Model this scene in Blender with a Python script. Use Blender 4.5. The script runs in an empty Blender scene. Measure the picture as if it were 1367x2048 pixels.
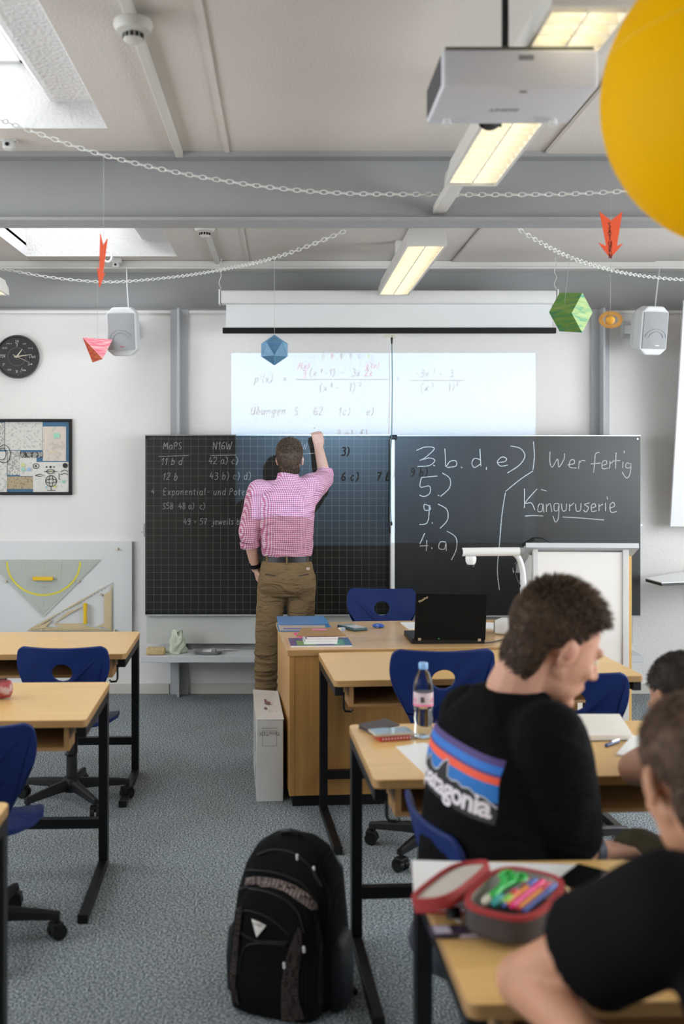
import bpy, bmesh, math, random
from mathutils import Vector, Matrix
from mathutils.bvhtree import BVHTree
from mathutils.geometry import delaunay_2d_cdt

random.seed(7)
sc = bpy.context.scene
col = sc.collection

# ---------------------------------------------------------------- camera
F, VX, VY, CZ = 2100.0, 570.0, 912.0, 1.66     # focal length in px, vanishing point, eye height
cam_d = bpy.data.cameras.new('camera')
cam = bpy.data.objects.new('camera', cam_d)
col.objects.link(cam)
cam.location = (0, 0, CZ)
cam.rotation_euler = (math.pi / 2, 0, 0)
cam_d.sensor_fit = 'HORIZONTAL'
cam_d.sensor_width = 24.0
cam_d.lens = F * 24.0 / 1367.0
cam_d.shift_x = (683.5 - VX) / 1367.0
cam_d.shift_y = -(1024.0 - VY) / 1367.0
cam_d.clip_start = 0.05
cam_d.dof.use_dof = True
cam_d.dof.focus_distance = 6.7
cam_d.dof.aperture_fstop = 2.4
sc.camera = cam

# ---------------------------------------------------------------- world, exposure
sc.view_settings.view_transform = 'Standard'
sc.view_settings.look = 'None'
sc.view_settings.gamma = 1.0
sc.view_settings.use_curve_mapping = False
sc.view_settings.exposure = 0.38
sc.cycles.use_denoising = True
sc.cycles.max_bounces = 6
sc.cycles.diffuse_bounces = 3
sc.cycles.glossy_bounces = 3
sc.cycles.transparent_max_bounces = 12
sc.cycles.sample_clamp_indirect = 6.0
sc.cycles.caustics_reflective = False
sc.cycles.caustics_refractive = False
world = bpy.data.worlds.new('overcast_sky')
sc.world = world
world.use_nodes = True
bg = world.node_tree.nodes['Background']
bg.inputs[0].default_value = (0.80, 0.88, 1.0, 1)
bg.inputs[1].default_value = 1.0
WIN_STRENGTH = 7.0          # daylight in the window panes
SKY_STRENGTH = 2.2          # daylight in the skylight panes
TUBE_STRENGTH = 3.8        # fluorescent tubes
PROJ_POWER = 390.0          # video projector

# the projector's lamp, just behind its lens
LENS = Vector((0.583, 2.93, 2.625))
ld = bpy.data.lights.new('projector_lamp', 'SPOT')
ld.energy = PROJ_POWER
ld.color = (0.40, 0.68, 1.0)
ld.spot_size = math.radians(70)
ld.spot_blend = 0.0
ld.shadow_soft_size = 0.0
lo = bpy.data.objects.new('projector_lamp', ld)
col.objects.link(lo)
lo.location = LENS
lo.rotation_euler = (math.radians(90 - 9), 0, 0)

# ---------------------------------------------------------------- helpers
def at(px, py, Y):
    """the point that a pixel of the photograph shows, at the depth Y"""
    return Vector(((px - VX) * Y / F, Y, CZ - (py - VY) * Y / F))

MATS = {}
def mat(name, colr, rough=0.5, metal=0.0, spec=0.5, bump=0.0, bscale=200.0, vary=0.0, vscale=3.0, emit=None, estr=0.0,
        alpha=1.0, trans=0.0, coat=0.0, sss=0.0, stretch=None):
    if name in MATS:
        return MATS[name]
    m = bpy.data.materials.new(name)
    m.use_nodes = True
    nt = m.node_tree
    p = nt.nodes['Principled BSDF']
    c = tuple(colr) + (1,)
    p.inputs['Base Color'].default_value = c
    p.inputs['Roughness'].default_value = rough
    p.inputs['Metallic'].default_value = metal
    p.inputs['Specular IOR Level'].default_value = spec
    p.inputs['Alpha'].default_value = alpha
    p.inputs['Transmission Weight'].default_value = trans
    p.inputs['Coat Weight'].default_value = coat
    if sss:
        p.inputs['Subsurface Weight'].default_value = sss
        p.inputs['Subsurface Radius'].default_value = (0.012, 0.005, 0.003)
        p.inputs['Subsurface Scale'].default_value = 1.0
    if emit:
        p.inputs['Emission Color'].default_value = tuple(emit) + (1,)
        p.inputs['Emission Strength'].default_value = estr
    tc = None
    if bump or vary:
        tc = nt.nodes.new('ShaderNodeTexCoord')
        src = tc.outputs['Object']
        if stretch:
            mp = nt.nodes.new('ShaderNodeMapping')
            mp.inputs['Scale'].default_value = stretch
            nt.links.new(src, mp.inputs['Vector'])
            src = mp.outputs['Vector']
    if vary:
        n = nt.nodes.new('ShaderNodeTexNoise')
        n.inputs['Scale'].default_value = vscale
        n.inputs['Detail'].default_value = 4
        nt.links.new(src, n.inputs['Vector'])
        r = nt.nodes.new('ShaderNodeMapRange')
        r.inputs['From Min'].default_value = 0.3
        r.inputs['From Max'].default_value = 0.7
        r.inputs['To Min'].default_value = 1 - vary
        r.inputs['To Max'].default_value = 1 + vary
        nt.links.new(n.outputs['Fac'], r.inputs['Value'])
        mx = nt.nodes.new('ShaderNodeMix')
        mx.data_type = 'RGBA'
        mx.blend_type = 'MULTIPLY'
        mx.inputs['Factor'].default_value = 1.0
        mx.inputs['A'].default_value = c
        nt.links.new(r.outputs['Result'], mx.inputs['B'])
        nt.links.new(mx.outputs['Result'], p.inputs['Base Color'])
    if bump:
        n = nt.nodes.new('ShaderNodeTexNoise')
        n.inputs['Scale'].default_value = bscale
        n.inputs['Detail'].default_value = 3
        nt.links.new(src, n.inputs['Vector'])
        b = nt.nodes.new('ShaderNodeBump')
        b.inputs['Strength'].default_value = bump
        b.inputs['Distance'].default_value = 0.01
        nt.links.new(n.outputs['Fac'], b.inputs['Height'])
        nt.links.new(b.outputs['Normal'], p.inputs['Normal'])
    MATS[name] = m
    return m

def ramp(nt, src, stops, interp='LINEAR'):
    r = nt.nodes.new('ShaderNodeValToRGB')
    r.color_ramp.interpolation = interp
    el = r.color_ramp.elements
    while len(el) < len(stops):
        el.new(0.5)
    for e, (pos, c) in zip(el, stops):
        e.position = pos
        e.color = tuple(c) + (1,)
    nt.links.new(src, r.inputs['Fac'])
    return r.outputs['Color']

def mathn(nt, op, a, b=None, c=None):
    n = nt.nodes.new('ShaderNodeMath')
    n.operation = op
    for i, v in enumerate((a, b, c)):
        if v is None:
            continue
        if isinstance(v, (int, float)):
            n.inputs[i].default_value = v
        else:
            nt.links.new(v, n.inputs[i])
    return n.outputs[0]

def wood(name, light, dark, rough=0.35, axis='x', scale=1.0):
    m = bpy.data.materials.new(name)
    m.use_nodes = True
    nt = m.node_tree
    p = nt.nodes['Principled BSDF']
    tc = nt.nodes.new('ShaderNodeTexCoord')
    mp = nt.nodes.new('ShaderNodeMapping')
    sv = {'x': (0.9, 14, 14), 'y': (14, 0.9, 14), 'z': (14, 14, 0.9)}[axis]
    mp.inputs['Scale'].default_value = [v * scale for v in sv]
    nt.links.new(tc.outputs['Object'], mp.inputs['Vector'])
    n = nt.nodes.new('ShaderNodeTexNoise')
    n.inputs['Scale'].default_value = 2.2
    n.inputs['Detail'].default_value = 6
    n.inputs['Roughness'].default_value = 0.65
    n.inputs['Distortion'].default_value = 0.6
    nt.links.new(mp.outputs['Vector'], n.inputs['Vector'])
    c = ramp(nt, n.outputs['Fac'], [(0.3, dark), (0.55, [(a + b) / 2 for a, b in zip(light, dark)]), (0.72, light)])
    nt.links.new(c, p.inputs['Base Color'])
    p.inputs['Roughness'].default_value = rough
    b = nt.nodes.new('ShaderNodeBump')
    b.inputs['Strength'].default_value = 0.06
    b.inputs['Distance'].default_value = 0.004
    nt.links.new(n.outputs['Fac'], b.inputs['Height'])
    nt.links.new(b.outputs['Normal'], p.inputs['Normal'])
    MATS[name] = m
    return m

class MB:
    """collects shapes into one bmesh"""
    def __init__(self):
        self.bm = bmesh.new()
    def verts(self, vs, faces, M=None):
        b = self.bm
        vv = [b.verts.new(M @ Vector(v) if M is not None else Vector(v)) for v in vs]
        for f in faces:
            try:
                b.faces.new([vv[i] for i in f])
            except ValueError:
                pass
        return vv
    def box(self, lo, hi, M=None, bevel=0.0, seg=2):
        x0, y0, z0 = lo
        x1, y1, z1 = hi
        vv = self.verts([(x0, y0, z0), (x1, y0, z0), (x1, y1, z0), (x0, y1, z0), (x0, y0, z1), (x1, y0, z1), (x1, y1, z1), (x0, y1, z1)],
                        [(0, 3, 2, 1), (4, 5, 6, 7), (0, 1, 5, 4), (1, 2, 6, 5), (2, 3, 7, 6), (3, 0, 4, 7)], M)
        if bevel:
            es = set(e for v in vv for e in v.link_edges)
            bmesh.ops.bevel(self.bm, geom=list(es), offset=bevel, segments=seg, affect='EDGES', profile=0.5)
        return self
    def cbox(self, c, s, M=None, bevel=0.0, seg=2):
        c = Vector(c); s = Vector(s) / 2
        return self.box(c - s, c + s, M, bevel, seg)
    def rings(self, rings, closed=False, cap=True):
        """loft through rings of equal length"""
        b = self.bm
        rv = [[b.verts.new(Vector(p)) for p in r] for r in rings]
        n = len(rv[0])
        pairs = list(zip(rv, rv[1:]))
        if closed:
            pairs.append((rv[-1], rv[0]))
        for r0, r1 in pairs:
            for i in range(n):
                j = (i + 1) % n
                try:
                    b.faces.new((r0[i], r0[j], r1[j], r1[i]))
                except ValueError:
                    pass
        if cap and not closed:
            try:
                b.faces.new(list(reversed(rv[0])))
                b.faces.new(rv[-1])
            except ValueError:
                pass
        return self
    def cyl(self, p0, p1, r0, r1=None, n=16, cap=True):
        p0 = Vector(p0); p1 = Vector(p1)
        r1 = r0 if r1 is None else r1
        a, b_ = frame_of(p1 - p0)
        R = []
        for p, r in ((p0, r0), (p1, r1)):
            R.append([p + (a * math.cos(t) + b_ * math.sin(t)) * r for t in [2 * math.pi * i / n for i in range(n)]])
        return self.rings(R, cap=cap)
    def tube(self, pts, r, n=8, cap=True):
        pts = [Vector(p) for p in pts]
        rr = r if isinstance(r, (list, tuple)) else [r] * len(pts)
        R = []
        a = None
        for i, p in enumerate(pts):
            d = (pts[min(i + 1, len(pts) - 1)] - pts[max(i - 1, 0)]).normalized()
            if a is None:
                a, b_ = frame_of(d)
            else:
                a = (a - d * a.dot(d)).normalized()
                b_ = d.cross(a)
            R.append([p + (a * math.cos(t) + b_ * math.sin(t)) * rr[i] for t in [2 * math.pi * k / n for k in range(n)]])
        return self.rings(R, cap=cap)
    def lathe(self, prof, n=24, M=None):
        """prof = [(r, z)...] turned about z"""
        R = []
        for r, z in prof:
            r = max(r, 1e-4)
            R.append([(M @ Vector((r * math.cos(t), r * math.sin(t), z)) if M is not None else Vector((r * math.cos(t), r * math.sin(t), z)))
                      for t in [2 * math.pi * k / n for k in range(n)]])
        return self.rings(R)
    def ell(self, c, rad, M=None, n=16, m=10):
        """ellipsoid; M turns its axes"""
        c = Vector(c)
        R = []
        for i in range(m + 1):
            ph = math.pi * (0.02 + 0.96 * i / m) - math.pi / 2
            R.append([c + ((M @ v) if M is not None else v) for v in
                      [Vector((rad[0] * math.cos(ph) * math.cos(t), rad[1] * math.cos(ph) * math.sin(t), rad[2] * math.sin(ph)))
                       for t in [2 * math.pi * k / n for k in range(n)]]])
        return self.rings(R)
    def capsule(self, p0, p1, r0, r1=None, n=14):
        p0 = Vector(p0); p1 = Vector(p1)
        r1 = r0 if r1 is None else r1
        d = (p1 - p0)
        L = d.length
        d = d / max(L, 1e-6)
        a, b_ = frame_of(d)
        R = []
        for k in range(5):
            ph = math.pi / 2 * (k / 4.0 * 0.96 - 0.96)
            R.append((p0 + d * r0 * math.sin(ph), r0 * math.cos(ph)))
        for k in range(5):
            ph = math.pi / 2 * (k / 4.0 * 0.96)
            R.append((p1 + d * r1 * math.sin(ph), r1 * math.cos(ph)))
        return self.rings([[c + (a * math.cos(t) + b_ * math.sin(t)) * r for t in [2 * math.pi * i / n for i in range(n)]] for c, r in R])
    def prism(self, pts, d, M=None):
        """polygon pts (3-D) pushed along d"""
        d = Vector(d)
        n = len(pts)
        vs = [Vector(p) for p in pts] + [Vector(p) + d for p in pts]
        fs = [tuple(range(n - 1, -1, -1)), tuple(range(n, 2 * n))] + [(i, (i + 1) % n, n + (i + 1) % n, n + i) for i in range(n)]
        self.verts(vs, fs, M)
        return self
    def ribbon(self, pts, w, nrm=(0, -1, 0)):
        """flat stroke of width w along pts, facing nrm"""
        pts = [Vector(p) for p in pts]
        if len(pts) < 2:
            return self
        nrm = Vector(nrm)
        L = []; Rr = []
        for i, p in enumerate(pts):
            d = (pts[min(i + 1, len(pts) - 1)] - pts[max(i - 1, 0)])
            if d.length < 1e-9:
                d = Vector((1, 0, 0))
            s = d.normalized().cross(nrm).normalized() * w / 2
            L.append(self.bm.verts.new(p + s)); Rr.append(self.bm.verts.new(p - s))
        for i in range(len(pts) - 1):
            try:
                self.bm.faces.new((L[i], Rr[i], Rr[i + 1], L[i + 1]))
            except ValueError:
                pass
        return self
    def build(self, name, m, parent=None, origin=None, smooth=False, bevel=0.0, world=True, mods=None):
        """one mesh object; WORLD: the shapes are in scene space and move into the parent's"""
        bm = self.bm
        if len(bm.faces):
            bmesh.ops.recalc_face_normals(bm, faces=bm.faces)
        if parent is not None and world:
            org = parent.matrix_world_loc if hasattr(parent, 'matrix_world_loc') else parent.location
            top = parent
            off = Vector((0, 0, 0))
            while top is not None:
                off += top.location
                top = top.parent
            bmesh.ops.translate(bm, verts=bm.verts, vec=-off)
        if origin is not None:
            bmesh.ops.translate(bm, verts=bm.verts, vec=-Vector(origin))
        me = bpy.data.meshes.new(name)
        bm.to_mesh(me)
        bm.free()
        o = bpy.data.objects.new(name, me)
        col.objects.link(o)
        if m is not None:
            me.materials.append(m)
        if parent is not None:
            o.parent = parent
        if origin is not None:
            o.location = origin
        if smooth:
            me.shade_smooth()
            if smooth != 'all':
                me.set_sharp_from_angle(angle=math.radians(35))
        if bevel:
            bv = o.modifiers.new('bevel', 'BEVEL')
            bv.width = bevel
            bv.segments = 2
            bv.limit_method = 'ANGLE'
            bv.angle_limit = math.radians(40)
        return o

def frame_of(d):
    d = Vector(d).normalized()
    t = Vector((0, 0, 1)) if abs(d.z) < 0.9 else Vector((1, 0, 0))
    a = t.cross(d).normalized()
    return a, d.cross(a).normalized()

def tag(o, label=None, cat=None, group=None, kind=None):
    if label: o['label'] = label
    if cat: o['category'] = cat
    if group: o['group'] = group
    if kind: o['kind'] = kind
    return o

def thing(name, label, cat, loc=(0, 0, 0), rz=0.0, group=None):
    o = bpy.data.objects.new(name, None)
    col.objects.link(o)
    o.location = loc
    o.rotation_euler = (0, 0, rz)
    o.empty_display_size = 0.05
    return tag(o, label, cat, group)

def dup(root, loc, rz, label=None, group=None):
    def cp(o, par):
        c = o.copy()
        col.objects.link(c)
        c.parent = par
        for ch in list(o.children):
            cp(ch, c)
        return c
    r = cp(root, None)
    r.location = loc
    r.rotation_euler = (0, 0, rz)
    if label: r['label'] = label
    if group: r['group'] = group
    return r

def share(o, loc, parent, rot=None):
    c = o.copy()
    col.objects.link(c)
    c.parent = parent
    c.location = loc
    if rot is not None:
        c.rotation_euler = rot
    return c

def plate(outline, holes, fn, thick, step, name, m, parent, smooth=True, bevel=0.0):
    """2-D outline with holes, filled on a grid, bent into space by fn, given a thickness"""
    vs, es, fs = [], [], []
    def ring(pts):
        i0 = len(vs)
        vs.extend(Vector(p) for p in pts)
        k = len(pts)
        es.extend((i0 + i, i0 + (i + 1) % k) for i in range(k))
        fs.append(list(range(i0, i0 + k)))
    ring(outline)
    for h in holes:
        ring(list(reversed(h)))
    xs = [p[0] for p in outline]; ys = [p[1] for p in outline]
    def inside(x, y, poly):
        c = False
        j = len(poly) - 1
        for i in range(len(poly)):
            xi, yi = poly[i]; xj, yj = poly[j]
            if (yi > y) != (yj > y) and x < (xj - xi) * (y - yi) / (yj - yi) + xi:
                c = not c
            j = i
        return c
    y = min(ys) + step * 0.6
    while y < max(ys):
        x = min(xs) + step * 0.6
        while x < max(xs):
            if inside(x, y, outline) and not any(inside(x, y, h) for h in holes):
                vs.append(Vector((x, y)))
            x += step
        y += step
    v2, e2, f2, *_ = delaunay_2d_cdt(vs, es, fs, 5, 1e-6)
    ok = [f for f in f2 if not any(inside(sum(v2[i][0] for i in f) / len(f), sum(v2[i][1] for i in f) / len(f), h) for h in holes)
          and inside(sum(v2[i][0] for i in f) / len(f), sum(v2[i][1] for i in f) / len(f), outline)]
    b = MB()
    vv = [b.bm.verts.new(fn(p[0], p[1])) for p in v2]
    for f in ok:
        try:
            b.bm.faces.new([vv[i] for i in f])
        except ValueError:
            pass
    loose = [v for v in b.bm.verts if not v.link_faces]
    bmesh.ops.delete(b.bm, geom=loose, context='VERTS')
    bmesh.ops.recalc_face_normals(b.bm, faces=b.bm.faces)
    geom = list(b.bm.faces)
    me = None
    o = b.build(name, m, parent, world=False, smooth=smooth)
    s = o.modifiers.new('thickness', 'SOLIDIFY')
    s.thickness = thick
    s.offset = 0
    if bevel:
        bv = o.modifiers.new('bevel', 'BEVEL')
        bv.width = bevel
        bv.segments = 3
        bv.limit_method = 'ANGLE'
        bv.angle_limit = math.radians(50)
    return o

def bake(o):
    dg = bpy.context.evaluated_depsgraph_get()
    me = bpy.data.meshes.new_from_object(o.evaluated_get(dg))
    me.name = o.data.name
    o.modifiers.clear()
    o.data = me
    return o

def remesh(mb, name, m, parent, voxel, smooth=6, origin=None, disp=None):
    """many overlapping shapes melted into one continuous skin"""
    o = mb.build(name, None, parent, origin=origin)
    r = o.modifiers.new('skin', 'REMESH')
    r.mode = 'VOXEL'
    r.voxel_size = voxel
    r.use_smooth_shade = True
    s = o.modifiers.new('smooth', 'SMOOTH')
    s.factor = 0.5
    s.iterations = smooth
    if disp:
        t = bpy.data.textures.new(name + '_folds', 'CLOUDS')
        t.noise_scale = disp[1]
        t.noise_depth = 1
        d = o.modifiers.new('folds', 'DISPLACE')
        d.texture = t
        d.strength = disp[0]
        d.mid_level = 0.5
        d.texture_coords = 'LOCAL'
    bake(o)
    o.data.shade_smooth()
    o.data.materials.clear()
    o.data.materials.append(m)
    return o

def spline(pts, k=5):
    """Catmull-Rom through 2-D points"""
    if len(pts) < 3:
        return pts
    out = []
    P = [pts[0]] + list(pts) + [pts[-1]]
    for i in range(1, len(P) - 2):
        p0, p1, p2, p3 = P[i - 1], P[i], P[i + 1], P[i + 2]
        for j in range(k):
            t = j / k
            out.append(tuple(0.5 * (2 * b + (c - a) * t + (2 * a - 5 * b + 4 * c - d) * t * t + (-a + 3 * b - 3 * c + d) * t ** 3)
                             for a, b, c, d in zip(p0, p1, p2, p3)))
    out.append(tuple(pts[-1]))
    return out

# single-stroke hand lettering: width, strokes as x y x y ...
G = {
 '0': (4, ['2 8 .6 6.6 .3 3.4 1 .6 2 0 3.2 1 3.7 4 3.2 7 2 8']), '1': (2.4, ['0 5.4 2 8', '2 8 1.5 0']),
 '2': (4, ['.3 6.5 1.5 8 3.3 7.5 3.1 5 0 .2', '0 .2 2 .5 4 .2']), '3': (4, ['.3 7.4 2 8 3.4 6.9 2.8 5.2 1.5 4.4', '1.5 4.4 3.3 4 3.6 1.6 2 0 0 .6']),
 '4': (4, ['2.2 8 0 3', '0 3 4 3.2', '3 5.2 2.6 0']), '5': (4, ['.8 8 .4 4.6', '.4 4.6 2.5 5 3.6 3 2.5 .4 0 .4', '.8 8 3.9 8.2']),
 '6': (4, ['3.2 8 1 5.5 .4 2.5 1.5 .2 3.3 .8 3.4 3 2 4 .6 2.8']), '7': (4, ['0 7.6 3.8 8', '3.8 8 1.3 0', '.8 4 3.6 4.4']),
 '8': (4, ['3.4 7 2 8 .6 6.8 1.5 4.8 3.3 3 3.3 1 2 0 .6 1 .8 3 2.6 5 3.4 7']), '9': (4, ['3.4 6.8 2 8 .5 6.8 .9 4.6 2.6 4.4 3.5 6.5', '3.5 6.5 3.2 2 1.5 0 .2 .5']),
 'a': (4, ['3.4 4.4 2 5 .5 3.6 .5 1.2 1.6 0 3 1.4 3.6 4.8', '3.6 4.8 3.3 1 4.2 0']), 'b': (3.8, ['.8 8.4 .4 0', '.4 1 .8 3.6 2.2 5 3.4 3.6 3 1 1.6 0 .4 .8']),
 'c': (3.4, ['3 4.2 1.8 5 .5 3.4 .5 1.2 1.8 0 3.2 .8']), 'd': (4, ['3.4 4 2 5 .5 3.6 .5 1.2 1.8 0 3.2 1.4', '3.8 8.4 3.3 1 4 0']),
 'e': (3.6, ['.5 2.2 2.4 3 3 4.2 1.8 5 .6 3.6 .6 1.2 1.8 0 3.4 .9']), 'f': (3, ['3 7.6 2.2 8.4 1.4 6.8 1 2 .6 -2', '0 4.6 2.8 4.9']),
 'g': (4, ['3.4 4.4 2 5 .5 3.8 .6 1.6 1.8 .6 3.2 2 3.6 4.8', '3.6 4.8 3.2 -1.6 1.8 -3 .4 -2']), 'h': (3.8, ['.8 8.4 .4 0', '.5 2.6 2 5 3 4 2.9 0']),
 'i': (1.8, ['.8 5 .6 1 1.4 0', '1 7 1.1 7.5']), 'j': (2, ['1.2 5 1 -1.6 0 -2.8 -1 -2.2', '1.4 7 1.5 7.5']), 'k': (3.6, ['.8 8.4 .4 0', '3 5 .6 2.4 3.2 0']),
 'l': (1.8, ['1 8.4 .6 1.4 1.6 0']), 'm': (5.6, ['.4 5 .3 0', '.3 3 1.6 5 2.4 4 2.4 0', '2.4 3 3.8 5 4.8 4 4.7 0']), 'n': (3.8, ['.4 5 .3 0', '.3 2.8 2 5 3 4 2.9 .8 3.6 0']),
 'o': (3.8, ['1.9 5 .5 3.8 .5 1.2 1.8 0 3.2 1.2 3.3 3.8 1.9 5']), 'p': (3.8, ['.6 5 .2 -3', '.5 3 2 5 3.4 4 3.2 1.4 1.8 0 .4 1']), 'r': (3, ['.4 5 .3 0', '.3 2.8 1.4 4.8 2.8 4.8']),
 's': (3.2, ['2.8 4.4 1.6 5 .6 4 1.6 2.6 2.8 1.4 1.6 0 .2 .6']), 't': (2.6, ['1.2 7.6 .9 1.4 2 0', '0 5 2.4 5.2']), 'u': (3.8, ['.4 5 .5 1.2 1.6 0 2.8 1.6 3.2 5', '3.2 5 3 1 3.8 0']),
 'w': (5.4, ['.2 5 1 0', '1 0 2.6 4.4', '2.6 4.4 3.6 0', '3.6 0 5 5']), 'x': (3.6, ['.2 5 1.6 2.6 3.4 0', '3.4 5 1.6 2.4 .2 0']), 'y': (3.8, ['.4 5 1.8 1', '3.4 5 1.8 0 .4 -3']), 'z': (3.4, ['.2 5 3 5 .2 0 3.2 0']),
 'E': (4, ['3.6 8 .8 8 .4 0', '.4 0 3.6 .2', '.6 4.2 3 4.4']), 'K': (4.4, ['.8 8 .4 0', '4 8 .6 3.4', '1.6 4.6 2.8 2.4 4.4 0']), 'M': (5.4, ['.2 0 1 8', '1 8 2.6 3', '2.6 3 4.6 8', '4.6 8 5 0']),
 'N': (4.6, ['.3 0 .6 8', '.6 8 3.6 0', '3.6 0 4.2 8']), 'P': (4, ['.6 8 .3 0', '.6 7.6 2.4 8.2 3.8 6.8 3 4.6 .5 3.8']), 'S': (3.8, ['3.6 7 2.2 8 .7 6.8 1.6 4.4 3.2 2.4 2.4 .2 .2 .6']),
 'U': (4.6, ['.5 8 .4 2 1.8 0 3.4 1.6 4 8', '4 8 3.9 1 4.6 0']), 'W': (6.4, ['.2 8 1 2 1.6 0', '1.6 0 3.2 6', '3.2 6 4 .6 4.4 0', '4.4 0 6.2 8.4']), 'T': (4, ['0 8 4 8', '2 8 2 0']), 'A': (4, ['0 0 2 8', '2 8 4 0', '.8 3 3.2 3']),
 'R': (4, ['.5 0 .5 8', '.5 8 3 7.8 3.6 6 2.6 4.4 .5 4', '1.8 4 3.8 0']), 'I': (1.6, ['.8 0 .8 8']), 'L': (3.4, ['.5 8 .5 0', '.5 0 3.2 0']), 'O': (4.4, ['2.2 8 .5 6 .4 2 2.2 0 4 2 3.9 6 2.2 8']), 'Y': (4, ['0 8 2 4', '4 8 2 4', '2 4 2 0']), 'X': (4, ['0 0 4 8', '0 8 4 0']), 'H': (4, ['.4 0 .4 8', '3.6 0 3.6 8', '.4 4 3.6 4']), 'D': (4, ['.5 0 .5 8', '.5 8 2.6 7.6 3.8 4 2.6 .4 .5 0']),
 ')': (2.6, ['.2 8.6 1.8 6 1.8 2.4 .2 -1']), '(': (2.6, ['2 8.6 .5 6 .5 2.4 2 -1']), '.': (1.6, ['.5 .1 .9 .4']), ',': (1.6, ['.8 .6 .2 -1.4']), ':': (1.6, ['.5 .4 .9 .7', '.5 3.8 .9 4.1']),
 '-': (3.6, ['.3 3.4 3 3.4']), '=': (4, ['.3 4.4 3.4 4.4', '.3 2.4 3.4 2.4']), '/': (3, ['0 0 3 8']), '!': (1.4, ['.7 8 .6 2.4', '.6 .3 .8 .5']), "'": (1.4, ['1 8.6 .4 6.4']), '+': (4, ['.3 3.4 3.5 3.4', '1.9 5 1.9 1.8']), 'v': (3.4, ['.2 5 1.6 0', '1.6 0 3.2 5']),
 '#': (4, ['.3 3.4 3.2 3.4', '1.7 5 1.8 5.3', '1.7 1.8 1.8 1.5']),
}
def script(text, x, y, h, slant=0.0, jit=0.0, gap=1.3, rise=0.0):
    """hand lettering in picture pixels: baseline start (x, y), capital height h; y runs down"""
    u = h / 8.0
    out = []
    cx = x
    for ch in text:
        if ch == ' ':
            cx += 3.2 * u
            continue
        w, st = G[ch]
        dy = random.uniform(-jit, jit) * h
        for s in st:
            v = [float(a) for a in s.split()]
            pts = list(zip(v[0::2], v[1::2]))
            if len(pts) > 2:
                pts = spline(pts, 4)
            out.append([(cx + (px + slant * py) * u, y + dy - py * u + rise * (cx - x)) for px, py in pts])
        cx += (w + gap) * u
    return out

def text_mesh(body, size, depth=0.0005, bold=0.0, spacing=1.0, align='CENTER'):
    """a flat printed word as a bmesh in the xy plane"""
    cu = bpy.data.curves.new('t', 'FONT')
    cu.body = body
    cu.size = size
    cu.offset = bold
    cu.space_character = spacing
    cu.align_x = align
    cu.align_y = 'CENTER'
    cu.resolution_u = 3
    o = bpy.data.objects.new('t', cu)
    col.objects.link(o)
    dg = bpy.context.evaluated_depsgraph_get()
    dg.update()
    me = bpy.data.meshes.new_from_object(o.evaluated_get(dg))
    bpy.data.objects.remove(o)
    b = MB()
    b.bm.from_mesh(me)
    bpy.data.meshes.remove(me)
    return b

def place(b, loc, xa, ya):
    """turn an xy-plane mesh so that its x runs along xa and its y along ya"""
    xa = Vector(xa).normalized(); ya = Vector(ya).normalized()
    za = xa.cross(ya)
    M = Matrix((xa, ya, za)).transposed().to_4x4()
    M.translation = Vector(loc)
    bmesh.ops.transform(b.bm, matrix=M, verts=b.bm.verts)
    return b

# ---------------------------------------------------------------- the room's materials
def plaster_mat(name, colr, strength, scale, vary=0.02):
    return mat(name, colr, rough=0.9, spec=0.2, bump=strength, bscale=scale, vary=vary, vscale=1.2)
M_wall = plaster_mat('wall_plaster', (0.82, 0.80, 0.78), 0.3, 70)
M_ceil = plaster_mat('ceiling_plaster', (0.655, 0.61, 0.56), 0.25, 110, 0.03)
M_reveal = plaster_mat('reveal_plaster', (0.74, 0.73, 0.72), 0.6, 60)
M_steel = mat('grey_painted_steel', (0.33, 0.332, 0.33), rough=0.5, vary=0.04, vscale=2)
M_steel_l = mat('pale_painted_steel', (0.46, 0.47, 0.485), rough=0.45)
M_trunk = mat('cream_trunking', (0.70, 0.69, 0.65), rough=0.5)
M_white = mat('white_lacquer', (0.84, 0.84, 0.83), rough=0.4)
M_offwhite = mat('off_white_plastic', (0.68, 0.68, 0.66), rough=0.45)
M_black = mat('black_steel', (0.005, 0.005, 0.006), rough=0.4, spec=0.3)
M_blackp = mat('black_plastic', (0.007, 0.007, 0.008), rough=0.45, spec=0.3)
M_chrome = mat('brushed_metal', (0.6, 0.6, 0.6), rough=0.3, metal=1.0)
M_base = mat('cream_baseboard', (0.62, 0.59, 0.54), rough=0.6)

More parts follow.
